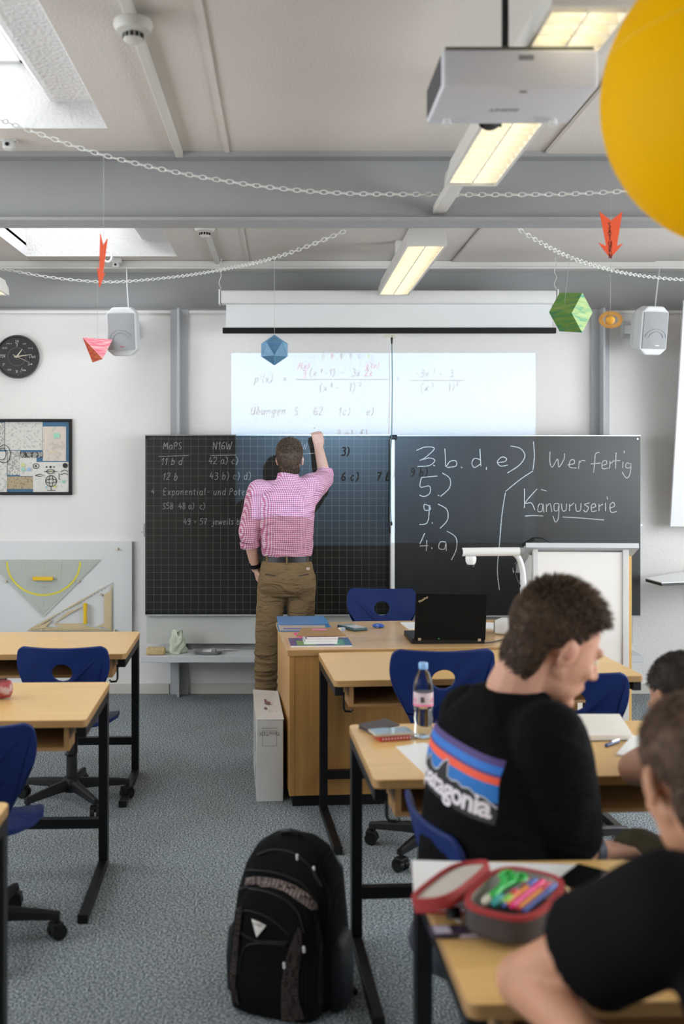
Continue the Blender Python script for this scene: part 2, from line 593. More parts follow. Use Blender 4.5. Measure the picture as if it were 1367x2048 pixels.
def carpet():
    m = bpy.data.materials.new('carpet')
    m.use_nodes = True
    nt = m.node_tree
    p = nt.nodes['Principled BSDF']
    tc = nt.nodes.new('ShaderNodeTexCoord')
    n1 = nt.nodes.new('ShaderNodeTexNoise')
    n1.inputs['Scale'].default_value = 150
    n1.inputs['Detail'].default_value = 2
    n2 = nt.nodes.new('ShaderNodeTexNoise')
    n2.inputs['Scale'].default_value = 1.6
    n2.inputs['Detail'].default_value = 5
    for n in (n1, n2):
        nt.links.new(tc.outputs['Object'], n.inputs['Vector'])
    c = ramp(nt, n1.outputs['Fac'], [(0.36, (0.043, 0.053, 0.060)), (0.47, (0.16, 0.19, 0.21)), (0.54, (0.30, 0.335, 0.355)), (0.63, (0.57, 0.61, 0.63))])
    c2 = ramp(nt, n2.outputs['Fac'], [(0.32, (0.86, 0.84, 0.80)), (0.60, (1.0, 1.0, 1.0))])
    mx = nt.nodes.new('ShaderNodeMix')
    mx.data_type = 'RGBA'
    mx.blend_type = 'MULTIPLY'
    mx.inputs['Factor'].default_value = 1
    nt.links.new(c, mx.inputs['A'])
    nt.links.new(c2, mx.inputs['B'])
    nt.links.new(mx.outputs['Result'], p.inputs['Base Color'])
    p.inputs['Roughness'].default_value = 0.95
    p.inputs['Specular IOR Level'].default_value = 0.1
    b = nt.nodes.new('ShaderNodeBump')
    b.inputs['Strength'].default_value = 0.6
    b.inputs['Distance'].default_value = 0.004
    nt.links.new(n1.outputs['Fac'], b.inputs['Height'])
    nt.links.new(b.outputs['Normal'], p.inputs['Normal'])
    return m
M_carpet = carpet()

# ---------------------------------------------------------------- shell
WY = 7.34                 # back wall
XL, XR, YB = -3.6, 4.1, -2.6
CEIL = 3.01
def structure(b, name, m, label=None, bevel=0.0, **k):
    o = b.build(name, m, bevel=bevel, **k)
    o['kind'] = 'structure'
    if label: o['label'] = label
    return o
structure(MB().box((XL - .2, YB - .2, -.1), (XR + .2, WY + .4, 0)), 'floor', M_carpet, 'blue grey speckled carpet floor')
structure(MB().box((XL - .2, WY, 0), (XR + .2, WY + .4, 2.672)).box((XL - .2, WY + .15, 2.672), (XR + .2, WY + .4, 3.3)), 'wall_back', M_wall, 'white rough plaster wall behind the blackboard')
structure(MB().box((XL - .2, YB - .2, 0), (XR + .2, YB, 3.3)), 'wall_front', mat('darkened_front_wall', (.11, .09, .07), rough=.6), 'unseen wall behind the viewer, darkened against reflections in the blackboard')  # unseen wall, its dark brown made up to dim reflections in the blackboard
structure(MB().box((XL, WY - .016, 0), (-.81, WY, .072)).box((-.66, WY - .016, 0), (XR, WY, .072)), 'baseboard_back', M_base, 'cream baseboard along the back wall', bevel=.003)
# side walls with their rows of windows
M_day = mat('bright_window_pane', (.8, .85, .9), rough=.2, emit=(0.90, 0.95, 1.0), estr=WIN_STRENGTH)
M_sky = mat('bright_skylight_pane', (.85, .87, .9), rough=.4, emit=(0.93, 0.96, 1.0), estr=SKY_STRENGTH)
_n = 0
for xs, wins, nm, lab in (((XR, XR + .25), [(-2.2, 0.1), (0.6, 2.8), (3.4, 6.2)], 'wall_right', 'white plaster window wall on the right'),
                          ((XL - .25, XL), [(-0.8, 1.0), (1.8, 3.4), (4.2, 5.5)], 'wall_left', 'white plaster window wall on the left')):
    b = MB().box((xs[0], YB, 0), (xs[1], WY, .95)).box((xs[0], YB, 2.55), (xs[1], WY, 3.3))
    ys = [YB] + [v for w in wins for v in w] + [WY]
    for a0, a1 in zip(ys[0::2], ys[1::2]):
        b.box((xs[0], a0, .95), (xs[1], a1, 2.55))
    structure(b, nm, M_wall, lab)
    xm = (xs[0] + xs[1]) / 2
    for i, (a0, a1) in enumerate(wins):
        _n += 1
        w = thing('window_%d' % _n, 'tall window in the ' + nm[5:] + ' side wall', 'window', (xm, (a0 + a1) / 2, .95))
        w['kind'] = 'structure'
        del w['category']
        mid = (a0 + a1) / 2
        b = MB()
        for y in (a0, mid - .03, a1 - .06):
            b.box((xm - .03, y, .95), (xm + .03, y + .06, 2.55))
        for z in (.95, 2.49):
            b.box((xm - .03, a0, z), (xm + .03, a1, z + .06))
        b.build('window_frame', M_white, w)
        for q0, q1 in ((a0 + .06, mid - .03), (mid + .03, a1 - .06)):
            MB().box((xm - .005, q0, 1.01), (xm + .005, q1, 2.49)).build('pane', M_day, w)

# ceiling: plaster panels between the steel beams, with two skylights on the left
ceil = bpy.data.objects.new('ceiling', None)
col.objects.link(ceil)
ceil.location = (0, 3, CEIL)
ceil['kind'] = 'structure'
ceil['label'] = 'grey white plaster ceiling panels between steel beams'
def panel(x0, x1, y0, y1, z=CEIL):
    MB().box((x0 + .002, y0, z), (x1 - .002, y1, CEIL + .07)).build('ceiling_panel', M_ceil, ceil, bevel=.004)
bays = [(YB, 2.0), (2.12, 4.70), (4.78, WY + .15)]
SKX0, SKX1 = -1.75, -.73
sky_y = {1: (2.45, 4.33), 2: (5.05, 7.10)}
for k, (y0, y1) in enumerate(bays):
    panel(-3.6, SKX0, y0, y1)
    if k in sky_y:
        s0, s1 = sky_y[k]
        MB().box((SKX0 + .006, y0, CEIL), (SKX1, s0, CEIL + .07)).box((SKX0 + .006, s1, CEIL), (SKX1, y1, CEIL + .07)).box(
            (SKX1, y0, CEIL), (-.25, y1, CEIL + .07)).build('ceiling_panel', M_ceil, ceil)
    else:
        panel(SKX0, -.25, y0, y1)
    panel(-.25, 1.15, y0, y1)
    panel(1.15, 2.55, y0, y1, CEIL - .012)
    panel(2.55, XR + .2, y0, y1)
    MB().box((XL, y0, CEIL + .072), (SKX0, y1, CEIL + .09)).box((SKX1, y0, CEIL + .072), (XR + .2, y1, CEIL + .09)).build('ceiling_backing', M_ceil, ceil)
    # thin cover strips over the seams
    MB().box((-.268, y0, CEIL - .006), (-.246, y1, CEIL + .02)).build('seam_strip', M_ceil, ceil)
for k, (s0, s1) in sky_y.items():
    w = thing('window_%d' % (k + 6), 'daylit skylight well in the plaster ceiling', 'window', (-1.2, (s0 + s1) / 2, CEIL))
    w['kind'] = 'structure'
    del w['category']
    sec = [(SKX1, 0), (SKX1 - .004, .05), (SKX1 - .02, .085), (SKX1 - .06, .103), (-.94, .106), (-.965, .112), (-1.06, .24), (-1.06, .30), (SKX0, .30), (SKX0, 0)]
    b = MB()
    r0 = [(x, s0 + .003, CEIL + z) for x, z in sec]
    r1 = [(x, s1 - .003, CEIL + z) for x, z in sec]
    n = len(sec)
    vs = r0 + r1
    fs = [(i, i + 1, n + i + 1, n + i) for i in range(n - 1) if i != 7]
    fs += [tuple(range(n)), tuple(range(n, 2 * n))]
    b.verts(vs, fs)
    b.build('skylight_well', M_reveal, w)
    MB().box((SKX0 + .002, s0 + .002, CEIL + .29), (-1.062, s1 - .002, CEIL + .298)).build('pane', M_sky, w)
    MB().box((SKX0, s1 - .03, CEIL + .27), (-1.05, s1 - .002, CEIL + .289)).box((-1.09, s0, CEIL + .27), (-1.062, s1, CEIL + .289)).build('pane_frame', M_white, w)

def ibeam_x(y0, z0, z1, width, name, label, web=None):
    """steel I-profile that runs along x; y0 = its front"""
    t = .014
    b = MB()
    b.box((XL, y0, z1 - t - .01), (XR, y0 + width, z1))
    b.box((XL, y0, z0), (XR, y0 + width, z0 + t))
    b.box((XL, y0 + width * .46, z0 + t), (XR, y0 + width * .54, z1 - t - .01))
    return structure(b, name, M_steel, label)
ibeam_x(4.645, 2.704, CEIL, .165, 'steel_beam', 'grey steel I beam crossing the ceiling in mid room')
ibeam_x(1.98, 2.704, CEIL, .165, 'steel_beam', 'grey steel I beam crossing the ceiling overhead')
b = MB().box((XL, 7.34, 2.676), (XR, 7.47, 2.69)).box((XL, 7.41, 2.69), (XR, 7.42, CEIL))
structure(b, 'steel_beam', M_steel, 'grey steel beam along the top of the back wall')
# white trunking below the ceiling at the back wall
structure(MB().box((XL, 7.25, 2.953), (XR, 7.41, 3.008)).box((XL, 7.245, 2.953), (XR, 7.25, 2.968)), 'trim_1', M_trunk, 'cream cable trunking below the ceiling at the back', bevel=.003)
structure(MB().box((XL, 7.325, 2.655), (XR, 7.345, 2.676)), 'trim_2', M_wall, 'white plaster edge below the back beam')
# steel columns standing in front of the back wall
for x, lab in ((-.737, 'grey steel column behind the left board panel'), (2.195, 'grey steel column behind the right board panel')):
    b = MB()
    b.box((x - .062, 7.315, 0), (x + .062, 7.34, 2.68))
    b.box((x - .007, 7.225, 0), (x + .007, 7.315, 2.68))
    structure(b, 'steel_column', M_steel_l, lab)

# ceiling conduit with smoke detectors
M_det = mat('detector_plastic', (.62, .60, .55), rough=.5)
for y0, y1, yd, lab in ((1.2, 4.66, 3.20, 'cream smoke detector on the ceiling in front of the beam'), (4.78, 7.30, 6.05, 'cream smoke detector on the ceiling behind the beam')):
    w = 'near' if y0 < 2 else 'far'
    o = MB().box((-.485, y0, CEIL - .026), (-.452, y1, CEIL)).build('ceiling_conduit', M_det, origin=(-.468, y0, CEIL - .013), bevel=.004)
    tag(o, 'cream square conduit on the ceiling ' + ('in front of the grey beam' if w == 'near' else 'behind the grey beam'), 'conduit', 'ceiling conduits')
    t = thing('smoke_detector', lab, 'smoke detector', (-.463, yd, CEIL - .03), 0, 'smoke detectors')
    Mx = Matrix.Translation((-.463, yd, CEIL - .026))
    MB().lathe([(.058, 0), (.06, -.012), (.052, -.03), (.03, -.036)], 28, Mx).build('housing', M_det, t, smooth=True)
    MB().lathe([(.03, -.034), (.03, -.056), (.02, -.064), (.001, -.066)], 24, Mx).build('cap', M_det, t, smooth=True)
    sl = None
    for k in range(12):
        a = 2 * math.pi * k / 12
        M2 = Mx @ Matrix.Rotation(a, 4, 'Z')
        MB().box((.0295, -.005, -.053), (.032, .005, -.039), M2).build('slot', M_blackp, t)
# small motion sensors
for p, lab in ((at(18, 275, 4.5), 'white sensor box on the ceiling at the left edge'), (at(232, 520, 7.2), 'white sensor box on the trunking above the left loudspeaker')):
    s = p.y / 4.5
    t = thing('motion_sensor', lab, 'sensor', p, 0, 'sensors')
    MB().cbox(p, (.075, .05, .04), bevel=.006).build('housing', M_offwhite, t)
    MB().cbox(p + Vector((0, -.005, -.035)), (.045, .05, .04), bevel=.01).build('head', M_offwhite, t)
    MB().cyl(p + Vector((0, -.03, -.037)), p + Vector((0, -.035, -.037)), .008).build('lens', M_blackp, t)
    MB().cyl(p + Vector((0, 0, .02)), (p.x, p.y, CEIL if p.y < 5 else 2.955), .01).build('stem', M_offwhite, t)

# ---------------------------------------------------------------- fluorescent lamps
M_tube = mat('lit_tube', (1, .95, .8), emit=(1.0, 0.88, 0.60), estr=TUBE_STRENGTH)
M_lampw = mat('lamp_housing', (.66, .64, .59), rough=.4)
M_louv = mat('louver_white', (.82, .79, .70), rough=.45)
def make_lamp():
    """1.55 m louvered luminaire along y; origin at its bottom centre"""
    t = thing('ceiling_lamp', '', 'lamp')
    L, w, h = .815, .103, .085
    b = MB()
    for s in (-1, 1):
        b.prism([(s * w, -L, 0), (s * (w - .012), -L, 0), (s * (w - .03), -L, h), (s * (w - .018), -L, h)], (0, 2 * L, 0))
    b.box((-w + .02, -L, h - .004), (w - .02, L, h + .012))
    b.build('housing', M_lampw, t, world=False)
    for s in (-1, 1):
        MB().prism([(-w, s * L, 0), (w, s * L, 0), (w - .004, s * L, .05), (w - .03, s * L, h + .012), (-w + .03, s * L, h + .012), (-w + .004, s * L, .05)],
                   (0, .014 * s, 0)).build('end_cap', M_lampw, t, world=False)
    for x in (-.035, .035):
        MB().cyl((x, -L + .02, .05), (x, L - .02, .05), .013, n=10).build('tube', M_tube, t, world=False)
    sl = MB().box((-w + .012, -.002, 0), (w - .012, .002, .040)).build('louver_slat', M_louv, t, world=False)
    n = 24
    sl.location = (0, -L + .03, .002)
    for k in range(1, n):
        share(sl, (0, -L + .03 + (2 * L - .06) * k / (n - 1), .002), t)
    MB().box((-.003, -L, .004), (.003, L, .03)).build('louver_spine', M_louv, t, world=False)
    for y in (-.5, .5):
        MB().box((-.02, y - .04, h + .012), (.02, y + .04, CEIL - 2.72)).build('mount', M_lampw, t, world=False)
    return t
lamp = make_lamp()
lamp['group'] = 'ceiling lamps'
lamp.location = (.712, 6.11, 2.72)
lamp['label'] = 'lit louvered ceiling lamp behind the beam, above the projection screen'
dup(lamp, (.728, 3.30, 2.72), 0, 'lit louvered ceiling lamp above the projector')
dup(lamp, (-1.925, 6.11, 2.72), 0, 'ceiling lamp whose end shows at the left edge')
b = MB().box((.66, 4.1, 2.74), (.715, 4.70, 2.78)).box((.755, 4.82, 2.99), (.80, 7.25, 3.01))
tag(b.build('lamp_rail', M_lampw, origin=(.66, 4.6, 2.75), bevel=.004), 'cream cable channel running from the ceiling lamp to the beam', 'cable channel')

# ---------------------------------------------------------------- blackboard
def board_mat(name, base, grid):
    m = bpy.data.materials.new(name)
    m.use_nodes = True
    nt = m.node_tree
    p = nt.nodes['Principled BSDF']
    tc = nt.nodes.new('ShaderNodeTexCoord')
    n = nt.nodes.new('ShaderNodeTexNoise')
    n.inputs['Scale'].default_value = 3.5
    n.inputs['Detail'].default_value = 6
    mp = nt.nodes.new('ShaderNodeMapping')
    mp.inputs['Scale'].default_value = (2.5, 1, .5)
    nt.links.new(tc.outputs['Object'], mp.inputs['Vector'])
    nt.links.new(mp.outputs['Vector'], n.inputs['Vector'])
    c = ramp(nt, n.outputs['Fac'], [(.35, base), (.7, [v * 1.5 + .001 for v in base])])
    if grid:
        sx = nt.nodes.new('ShaderNodeSeparateXYZ')
        nt.links.new(tc.outputs['Object'], sx.inputs[0])
        def line(v):
            f = mathn(nt, 'FRACT', mathn(nt, 'MULTIPLY', v, 1 / .0505))
            return mathn(nt, 'LESS_THAN', f, .07)
        g = mathn(nt, 'MAXIMUM', line(sx.outputs['X']), line(sx.outputs['Z']))
        mx = nt.nodes.new('ShaderNodeMix')
        mx.data_type = 'RGBA'
        nt.links.new(mathn(nt, 'MULTIPLY', g, .5), mx.inputs['Factor'])
        nt.links.new(c, mx.inputs['A'])
        mx.inputs['B'].default_value = (.11, .125, .11, 1)
        c = mx.outputs['Result']
    nt.links.new(c, p.inputs['Base Color'])
    p.inputs['Roughness'].default_value = .33
    p.inputs['Specular IOR Level'].default_value = .7
    return m
M_bl = board_mat('blackboard_ruled', (.004, .0046, .0037), True)
M_br = board_mat('blackboard_plain', (.009, .010, .010), False)
def chalk_mat(name, alpha):
    m = mat(name, (.62, .64, .62), rough=.95, spec=.1)
    nt = m.node_tree
    p = nt.nodes['Principled BSDF']
    tc = nt.nodes.new('ShaderNodeTexCoord')
    n = nt.nodes.new('ShaderNodeTexNoise')
    n.inputs['Scale'].default_value = 260
    nt.links.new(tc.outputs['Object'], n.inputs['Vector'])
    r = nt.nodes.new('ShaderNodeMapRange')
    r.inputs['From Min'].default_value = .35
    r.inputs['From Max'].default_value = .6
    r.inputs['To Min'].default_value = alpha * .45
    r.inputs['To Max'].default_value = alpha
    nt.links.new(n.outputs['Fac'], r.inputs['Value'])
    nt.links.new(r.outputs['Result'], p.inputs['Alpha'])
    return m
M_chalk = chalk_mat('chalk', .95)
M_chalk_f = chalk_mat('faint_chalk', .5)
BL, BR = 7.15, 7.09        # depth of the left and right panel faces
bb = thing('blackboard', 'wide black sliding blackboard in two panels, written on in chalk', 'blackboard', (.72, 7.18, .36))
z0 = at(0, 1229, BL).z; z1 = at(0, 871, BL).z
xa, xb = at(290, 0, BL).x, at(779, 0, BL).x
pl = MB().box((xa, BL, z0), (xb, BL + .022, z1)).build('left_panel', M_bl, bb, bevel=.002)
pl['label'] = 'ruled black panel with small chalk notes'
xc, xd = at(789, 0, BR).x, at(1280, 0, BR).x
z0r = at(0, 1231, BR).z; z1r = at(0, 872, BR).z
pr = MB().box((xc, BR, z0r), (xd, BR + .022, z1r)).build('right_panel', M_br, bb, bevel=.002)
pr['label'] = 'plain black panel with large chalk writing'
MB().box((xa, BL - .004, z1 - .001), (xb, BL + .026, z1 + .006)).build('top_edge', M_chrome, pl)
MB().box((xc, BR - .004, z1r - .001), (xd, BR + .026, z1r + .006)).build('top_edge', M_chrome, pr)
MB().box((xa, BL - .003, z0 - .008), (xb, BL + .026, z0)).build('bottom_edge', M_steel_l, pl)
MB().box((xc, BR - .003, z0r - .008), (xd, BR + .026, z0r)).build('bottom_edge', M_steel_l, pr)
MB().box((xb + .001, BR + .03, z0), (xc - .001, BL + .03, z1)).box((xb + .002, BR - .012, z0), (xc - .002, BR + .03, z1)).build('guide_rail', M_white, bb)
MB().cbox((xb + .017, BR - .03, z1 - .012), (.04, .03, .03), bevel=.005).cyl((xb - .005, BR - .03, z1 - .01), (xb + .04, BR - .03, z1 - .01), .012).build('pulley', M_blackp, bb)
for x, z in ((xa + .012, z1 - .015), (xa + .012, z0 + .015)):
    MB().cyl((x, BL - .01, z), (x, BL, z), .010, n=12).build('bolt', M_blackp, pl)
MB().cyl((xd - .02, BR - .006, z1r - .02), (xd - .02, BR, z1r - .02), .006, n=10).build('bolt', M_chrome, pr)
# latch at the far left edge
h = at(287, 1065, BL)
MB().box((xa - .012, BL, h.z - .03), (xa - .002, BL + .02, h.z + .06)).box((xa - .026, BL - .01, h.z), (xa - .005, BL + .005, h.z + .008)).build('latch', M_chrome, pl)
h = at(1281, 1050, BR)
MB().box((xd + .001, BR, h.z - .006), (xd + .014, BR + .02, h.z + .006)).build('latch', M_chrome, pr)
# backing panel and chalk ledge, each held by the columns
M_ledge = mat('ledge_grey_white', (.62, .63, .64), rough=.45)
MB().box((xa + .005, 7.19, .375), (2.38, 7.215, .575)).build('lower_panel', mat('pale_green_panel', (.55, .56, .52), rough=.5), bb)
MB().box((xa - .006, 6.975, .287), (2.38, 7.213, .331)).build('chalk_ledge', M_ledge, bb, bevel=.003)
LEDGE = .3315

def write(lines, w, Y, m, parent, name='chalk_writing', lift=.0012):
    b = MB()
    for pts in lines:
        b.ribbon([at(x, y, Y) + Vector((0, -lift, 0)) for x, y in pts], w)
    return tag(b.build(name, m, parent), kind='stuff')
L = []
L += script('MaPS', 326, 899, 14, .05, .03) + [[(317, 913), (378, 911)]]
L += script('N16W', 425, 899, 15, .05, .03, 1.0) + [[(420, 911), (472, 910)]]
L += script('11 b d', 322, 930, 14, .15, .03, 1.6) + script('42 a) c)', 417, 928, 14, .05, .03, 1.3)
L += script('12 b', 325, 960, 14, .15, .03, 1.6) + script('43 b) c) d)', 419, 959, 14, .05, .03, 1.5)
L += script('4', 303, 988, 11) + script('Exponential- und Poten', 326, 990, 13, .05, .03, 1.55)
L += script('S58  48 a)  c)', 325, 1018, 12, .05, .03, 1.0)
L += script('49 # 57  jeweils b', 367, 1049, 12, .05, .03, 1.1)
L += script('W', 603, 899, 14) + [[(604, 908), (648, 905)], [(640, 896), (650, 895)]]
write(L, .0042, BL, M_chalk_f, pl)
L = []
S = lambda *v: L.append(spline(list(zip(v[0::2], v[1::2])), 6))
# big "3. b, d, e)" and its list, "Wer fertig", "Känguruserie", the dividing line
S(832, 901, 850, 894, 868, 897, 850, 915, 838, 921, 858, 916, 869, 921, 858, 931, 834, 933)
S(866, 930, 869, 932)
S(889, 897, 890, 915, 891, 933, 899, 923, 911, 922, 911, 932, 893, 935)
S(921, 934, 924, 936)
S(959, 898, 960, 916, 961, 933); S(959, 919, 948, 917, 943, 926, 948, 935, 960, 928)
S(972, 934, 972, 940)
S(995, 925, 1009, 923, 1012, 917, 1003, 914, 994, 923, 1000, 932, 1015, 930)
S(1020, 892, 1040, 897, 1049, 912, 1038, 930, 1014, 946)
S(842, 955, 874, 952); S(842, 956, 840, 974, 858, 972, 859, 986, 848, 993, 838, 990)
S(875, 990, 878, 992); S(884, 946, 899, 957, 898, 976, 880, 993)
S(858, 1012, 848, 1009, 849, 1020, 860, 1019, 858, 1011, 857, 1033, 852, 1047, 838, 1049)
S(863, 1045, 865, 1047); S(875, 1008, 893, 1019, 894, 1040, 879, 1057)
S(849, 1066, 839, 1088); S(839, 1092, 856, 1091); S(853, 1080, 852, 1102)
S(862, 1095, 864, 1097); S(891, 1084, 880, 1084, 877, 1096, 888, 1098, 891, 1086, 892, 1102)
S(893, 1062, 911, 1075, 912, 1098, 902, 1120)
S(1066, 883, 1068, 912, 1065, 940); S(1065, 942, 1038, 960, 1010, 983); S(1010, 985, 1003, 1030, 998, 1090); S(998, 1090, 994, 1140, 998, 1180)
S(1099, 903, 1099, 925, 1104, 934, 1114, 918, 1117, 934, 1127, 918, 1128, 907)
S(1134, 930, 1147, 927, 1147, 920, 1140, 921, 1138, 934, 1152, 936); S(1158, 921, 1156, 938); S(1156, 928, 1163, 921, 1170, 922)
S(1198, 905, 1190, 908, 1188, 930, 1186, 945); S(1180, 928, 1200, 926)
S(1202, 931, 1212, 928, 1211, 921, 1204, 924, 1204, 937, 1216, 936); S(1219, 922, 1218, 937); S(1218, 928, 1228, 921)
S(1231, 905, 1230, 938); S(1224, 922, 1240, 921); S(1245, 923, 1244, 936); S(1247, 901, 1248, 906)
S(1260, 928, 1252, 926, 1251, 935, 1259, 935, 1261, 926, 1259, 948, 1252, 956, 1243, 944)
S(1048, 977, 1048, 1016); S(1073, 978, 1050, 1005, 1062, 1006, 1069, 1020); S(1081, 979, 1092, 982)
S(1084, 1008, 1077, 1009, 1075, 1022, 1083, 1022, 1085, 1008, 1087, 1025)
S(1092, 1008, 1092, 1024); S(1092, 1014, 1099, 1007, 1103, 1024)
S(1116, 1007, 1108, 1008, 1108, 1021, 1115, 1020, 1117, 1007, 1116, 1035, 1110, 1044, 1105, 1032)
S(1122, 1007, 1124, 1021, 1131, 1020, 1132, 1007); S(1138, 1008, 1138, 1022); S(1138, 1013, 1147, 1006)
S(1150, 1008, 1152, 1022, 1160, 1020, 1161, 1006); S(1178, 1006, 1168, 1009, 1176, 1015, 1171, 1024, 1166, 1020)
S(1182, 1016, 1190, 1013, 1188, 1007, 1182, 1011, 1183, 1023, 1192, 1021); S(1197, 1008, 1197, 1022); S(1197, 1013, 1205, 1008)
S(1210, 1006, 1210, 1022); S(1213, 993, 1214, 999); S(1219, 1016, 1228, 1012, 1226, 1005, 1219, 1010, 1221, 1024, 1232, 1023)
S(1049, 1032, 1068, 1031, 1086, 1032); S(1124, 1034, 1160, 1036, 1207, 1040)
write(L, .0060, BR, M_chalk, pr)

# ---------------------------------------------------------------- projector and its picture
M_projw = mat('projector_white', (.62, .62, .65), rough=.45)
pj = thing('projector', 'white video projector hanging from the ceiling beside the yellow ball', 'projector', (.58, 2.77, CEIL))
x0, x1, y0, y1, zb = .392, .782, 2.62, 2.915, 2.580
b = MB().box((x0, y0, zb), (x1, y1, zb + .0965), bevel=.010, seg=3)
b.build('body', M_projw, pj, smooth=True)
MB().box((x0 - .002, y0 + .02, zb + .012), (x0, y1 - .02, zb + .086)).build('side_vent', mat('dark_vent', (.06, .055, .055), rough=.7), pj)
MB().box((x0 + .01, y0 + .01, zb + .0975), (x1 - .01, y1 - .03, zb + .105)).build('mount_plate', mat('olive_plate', (.10, .10, .07), rough=.5), pj)
MB().cyl((.563, 2.69, zb + .105), (.563, 2.69, CEIL), .009).lathe([(.017, zb + .105), (.018, zb + .118), (.009, zb + .13)], 16, Matrix.Translation((.563, 2.69, 0))).build('mount_pole', M_blackp, pj, smooth=True)
MB().cyl((.563, 2.69, CEIL - .17), (.563, 2.69, CEIL), .016).build('pole_sleeve', M_offwhite, pj, smooth=True)
for px, py, w, h in ((737 / 2 + 684, 230 / 2, .036, .012), (724 / 2 + 684, 370 / 2, .018, .006)):
    if py < 170:
        c = at(px, py, y0)
        MB().cbox((c.x, y0 - .001, c.z), (w, .003, h), bevel=.001).build('label', mat('grey_print', (.22, .22, .24), rough=.6), pj)
    else:
        MB().cbox((.60, y0 + .03, zb - .001), (w, h * 2, .002)).build('label', mat('grey_print', (.22, .22, .24), rough=.6), pj)
place(text_mesh('SONY', .030, bold=.0007), (.58, y0 + .17, zb - .0012), (-1, 0, 0), (0, 1, 0)).build('brand_lettering', mat('grey_print', (.22, .22, .24)), pj)
for x in (x0 + .05, x1 - .05):
    MB().cyl((x, y1 - .04, zb - .016), (x, y1 - .04, zb), .014, .010, 14).build('foot', M_offwhite, pj)
# lens barrel, open at the front, the picture mask inside it
b = MB()
for k in range(24):
    a0, a1 = 2 * math.pi * k / 24, 2 * math.pi * (k + 1) / 24
    c = Vector((LENS.x, 0, LENS.z))
    q = []
    for r, y in ((.036, 2.91), (.036, 3.0), (.032, 3.0), (.032, 2.912)):
        q.append((r, y))
    for (r, y), (r2, y2) in zip(q, q[1:]):
        b.verts([(c.x + r * math.cos(a0), y, c.z + r * math.sin(a0)), (c.x + r * math.cos(a1), y, c.z + r * math.sin(a1)),
                 (c.x + r2 * math.cos(a1), y2, c.z + r2 * math.sin(a1)), (c.x + r2 * math.cos(a0), y2, c.z + r2 * math.sin(a0))], [(0, 1, 2, 3)])
lens = b.build('lens_barrel', M_blackp, pj)
D = .05
def slide(p):
    """where the ray from the lamp to p crosses the picture mask"""
    return LENS + (p - LENS) * (D / (p.y - LENS.y))
tl = slide(at(460, 706, WY)); br = slide(at(1073, 706, WY)); bt = slide(at(600, 1095, BL))
X0, X1, ZT, ZB_ = tl.x, br.x, tl.z, bt.z
ym = LENS.y + D
b = MB()
R = .0315
ring = [(LENS.x + R * math.cos(t), ym, LENS.z + R * math.sin(t)) for t in [2 * math.pi * k / 48 for k in range(48)]]
big = .05
for lo_, hi_ in (((LENS.x - R, ym, ZT), (LENS.x + R, ym + .0004, LENS.z + R)), ((LENS.x - R, ym, LENS.z - R), (LENS.x + R, ym + .0004, ZB_)),
                 ((LENS.x - R, ym, ZB_), (X0, ym + .0004, ZT)), ((X1, ym, ZB_), (LENS.x + R, ym + .0004, ZT))):
    b.box(lo_, hi_)
b.build('picture_mask', M_blackp, lens)
def film(name, c):
    m = bpy.data.materials.new(name)
    m.use_nodes = True
    nt = m.node_tree
    nt.nodes.clear()
    o = nt.nodes.new('ShaderNodeOutputMaterial')
    t = nt.nodes.new('ShaderNodeBsdfTransparent')
    t.inputs[0].default_value = tuple(c) + (1,)
    nt.links.new(t.outputs[0], o.inputs[0])
    return m
def project(lines, wpx, Y, m):
    b = MB()
    w = wpx * Y / F * D / (Y - LENS.y)
    for pts in lines:
        b.ribbon([slide(at(x, y, Y)) for x, y in pts], w)
    return b.build('picture_film', m, lens)
M_f1 = film('film_grey', (.16, .17, .20))
M_f2 = film('film_rose', (.85, .06, .20))
M_f3 = film('film_pale', (.55, .58, .64))
M_f4 = film('film_dark', (.06, .06, .07))
L = []
L += script("p'(x)", 508, 765, 15, .2) + script('=', 566, 764, 15)
L += script('(x', 618, 753, 15, .15) + script('2', 641, 745, 7) + script('-1)', 649, 753, 15, .1, 0, 1.0) + script('-', 680, 752, 17) + script('3x', 702, 753, 15, .15)
L += [[(590, 759), (777, 759)]]
L += script('(x', 638, 783, 16, .15) + script('2', 661, 774, 7) + script(' -', 665, 782, 15) + script('1)', 697, 783, 16, .1) + script('2', 718, 773, 8)
L += script('=', 793, 764, 15)
L += script('-3x', 830, 754, 15, .15) + script('2', 866, 745, 7) + script('-  3', 877, 754, 15, .1)
L += [[(818, 761), (928, 761)]]
L += script('(x', 840, 783, 16, .15) + script('2', 863, 774, 7) + script('-', 882, 782, 15) + script('1)', 895, 783, 16, .1) + script('2', 912, 772, 8)
L += script('Ubungen:', 500, 829, 15, .25, 0, 1.6) + [[(507, 809), (508, 811)], [(512, 808), (513, 810)]]
L += script('S.', 588, 830, 15, .1) + script('62', 626, 830, 16, .1) + script('1c)', 676, 830, 15, .15, 0, 2.0) + script('e)', 732, 830, 15, .15)
L += script('2 a)  f)', 672, 874, 14, .15, 0, 2.2)
project(L, 2.7, WY, M_f1)
L = script('f(x)', 594, 738, 12, .25) + script('3', 604, 755, 14, .1) + script('2x', 728, 753, 14, .15) + script("g'(x)", 730, 736, 11, .2)
project(L, 2.6, WY, M_f2)
L = []
for x, n in ((468, 7), (502, 6), (782, 7), (826, 11), (952, 5)):
    L += [[(x + 5 * k, 714 + (k % 2)), (x + 5 * k + 3.5, 713)] for k in range(n)]
for x in (590, 608, 628, 745, 772, 985, 1006, 1024, 1042, 1060):
    L += [[(x - 3, 712), (x + 3, 717)], [(x + 3, 712), (x - 3, 717)]]
project(L, 2.0, WY, M_f3)
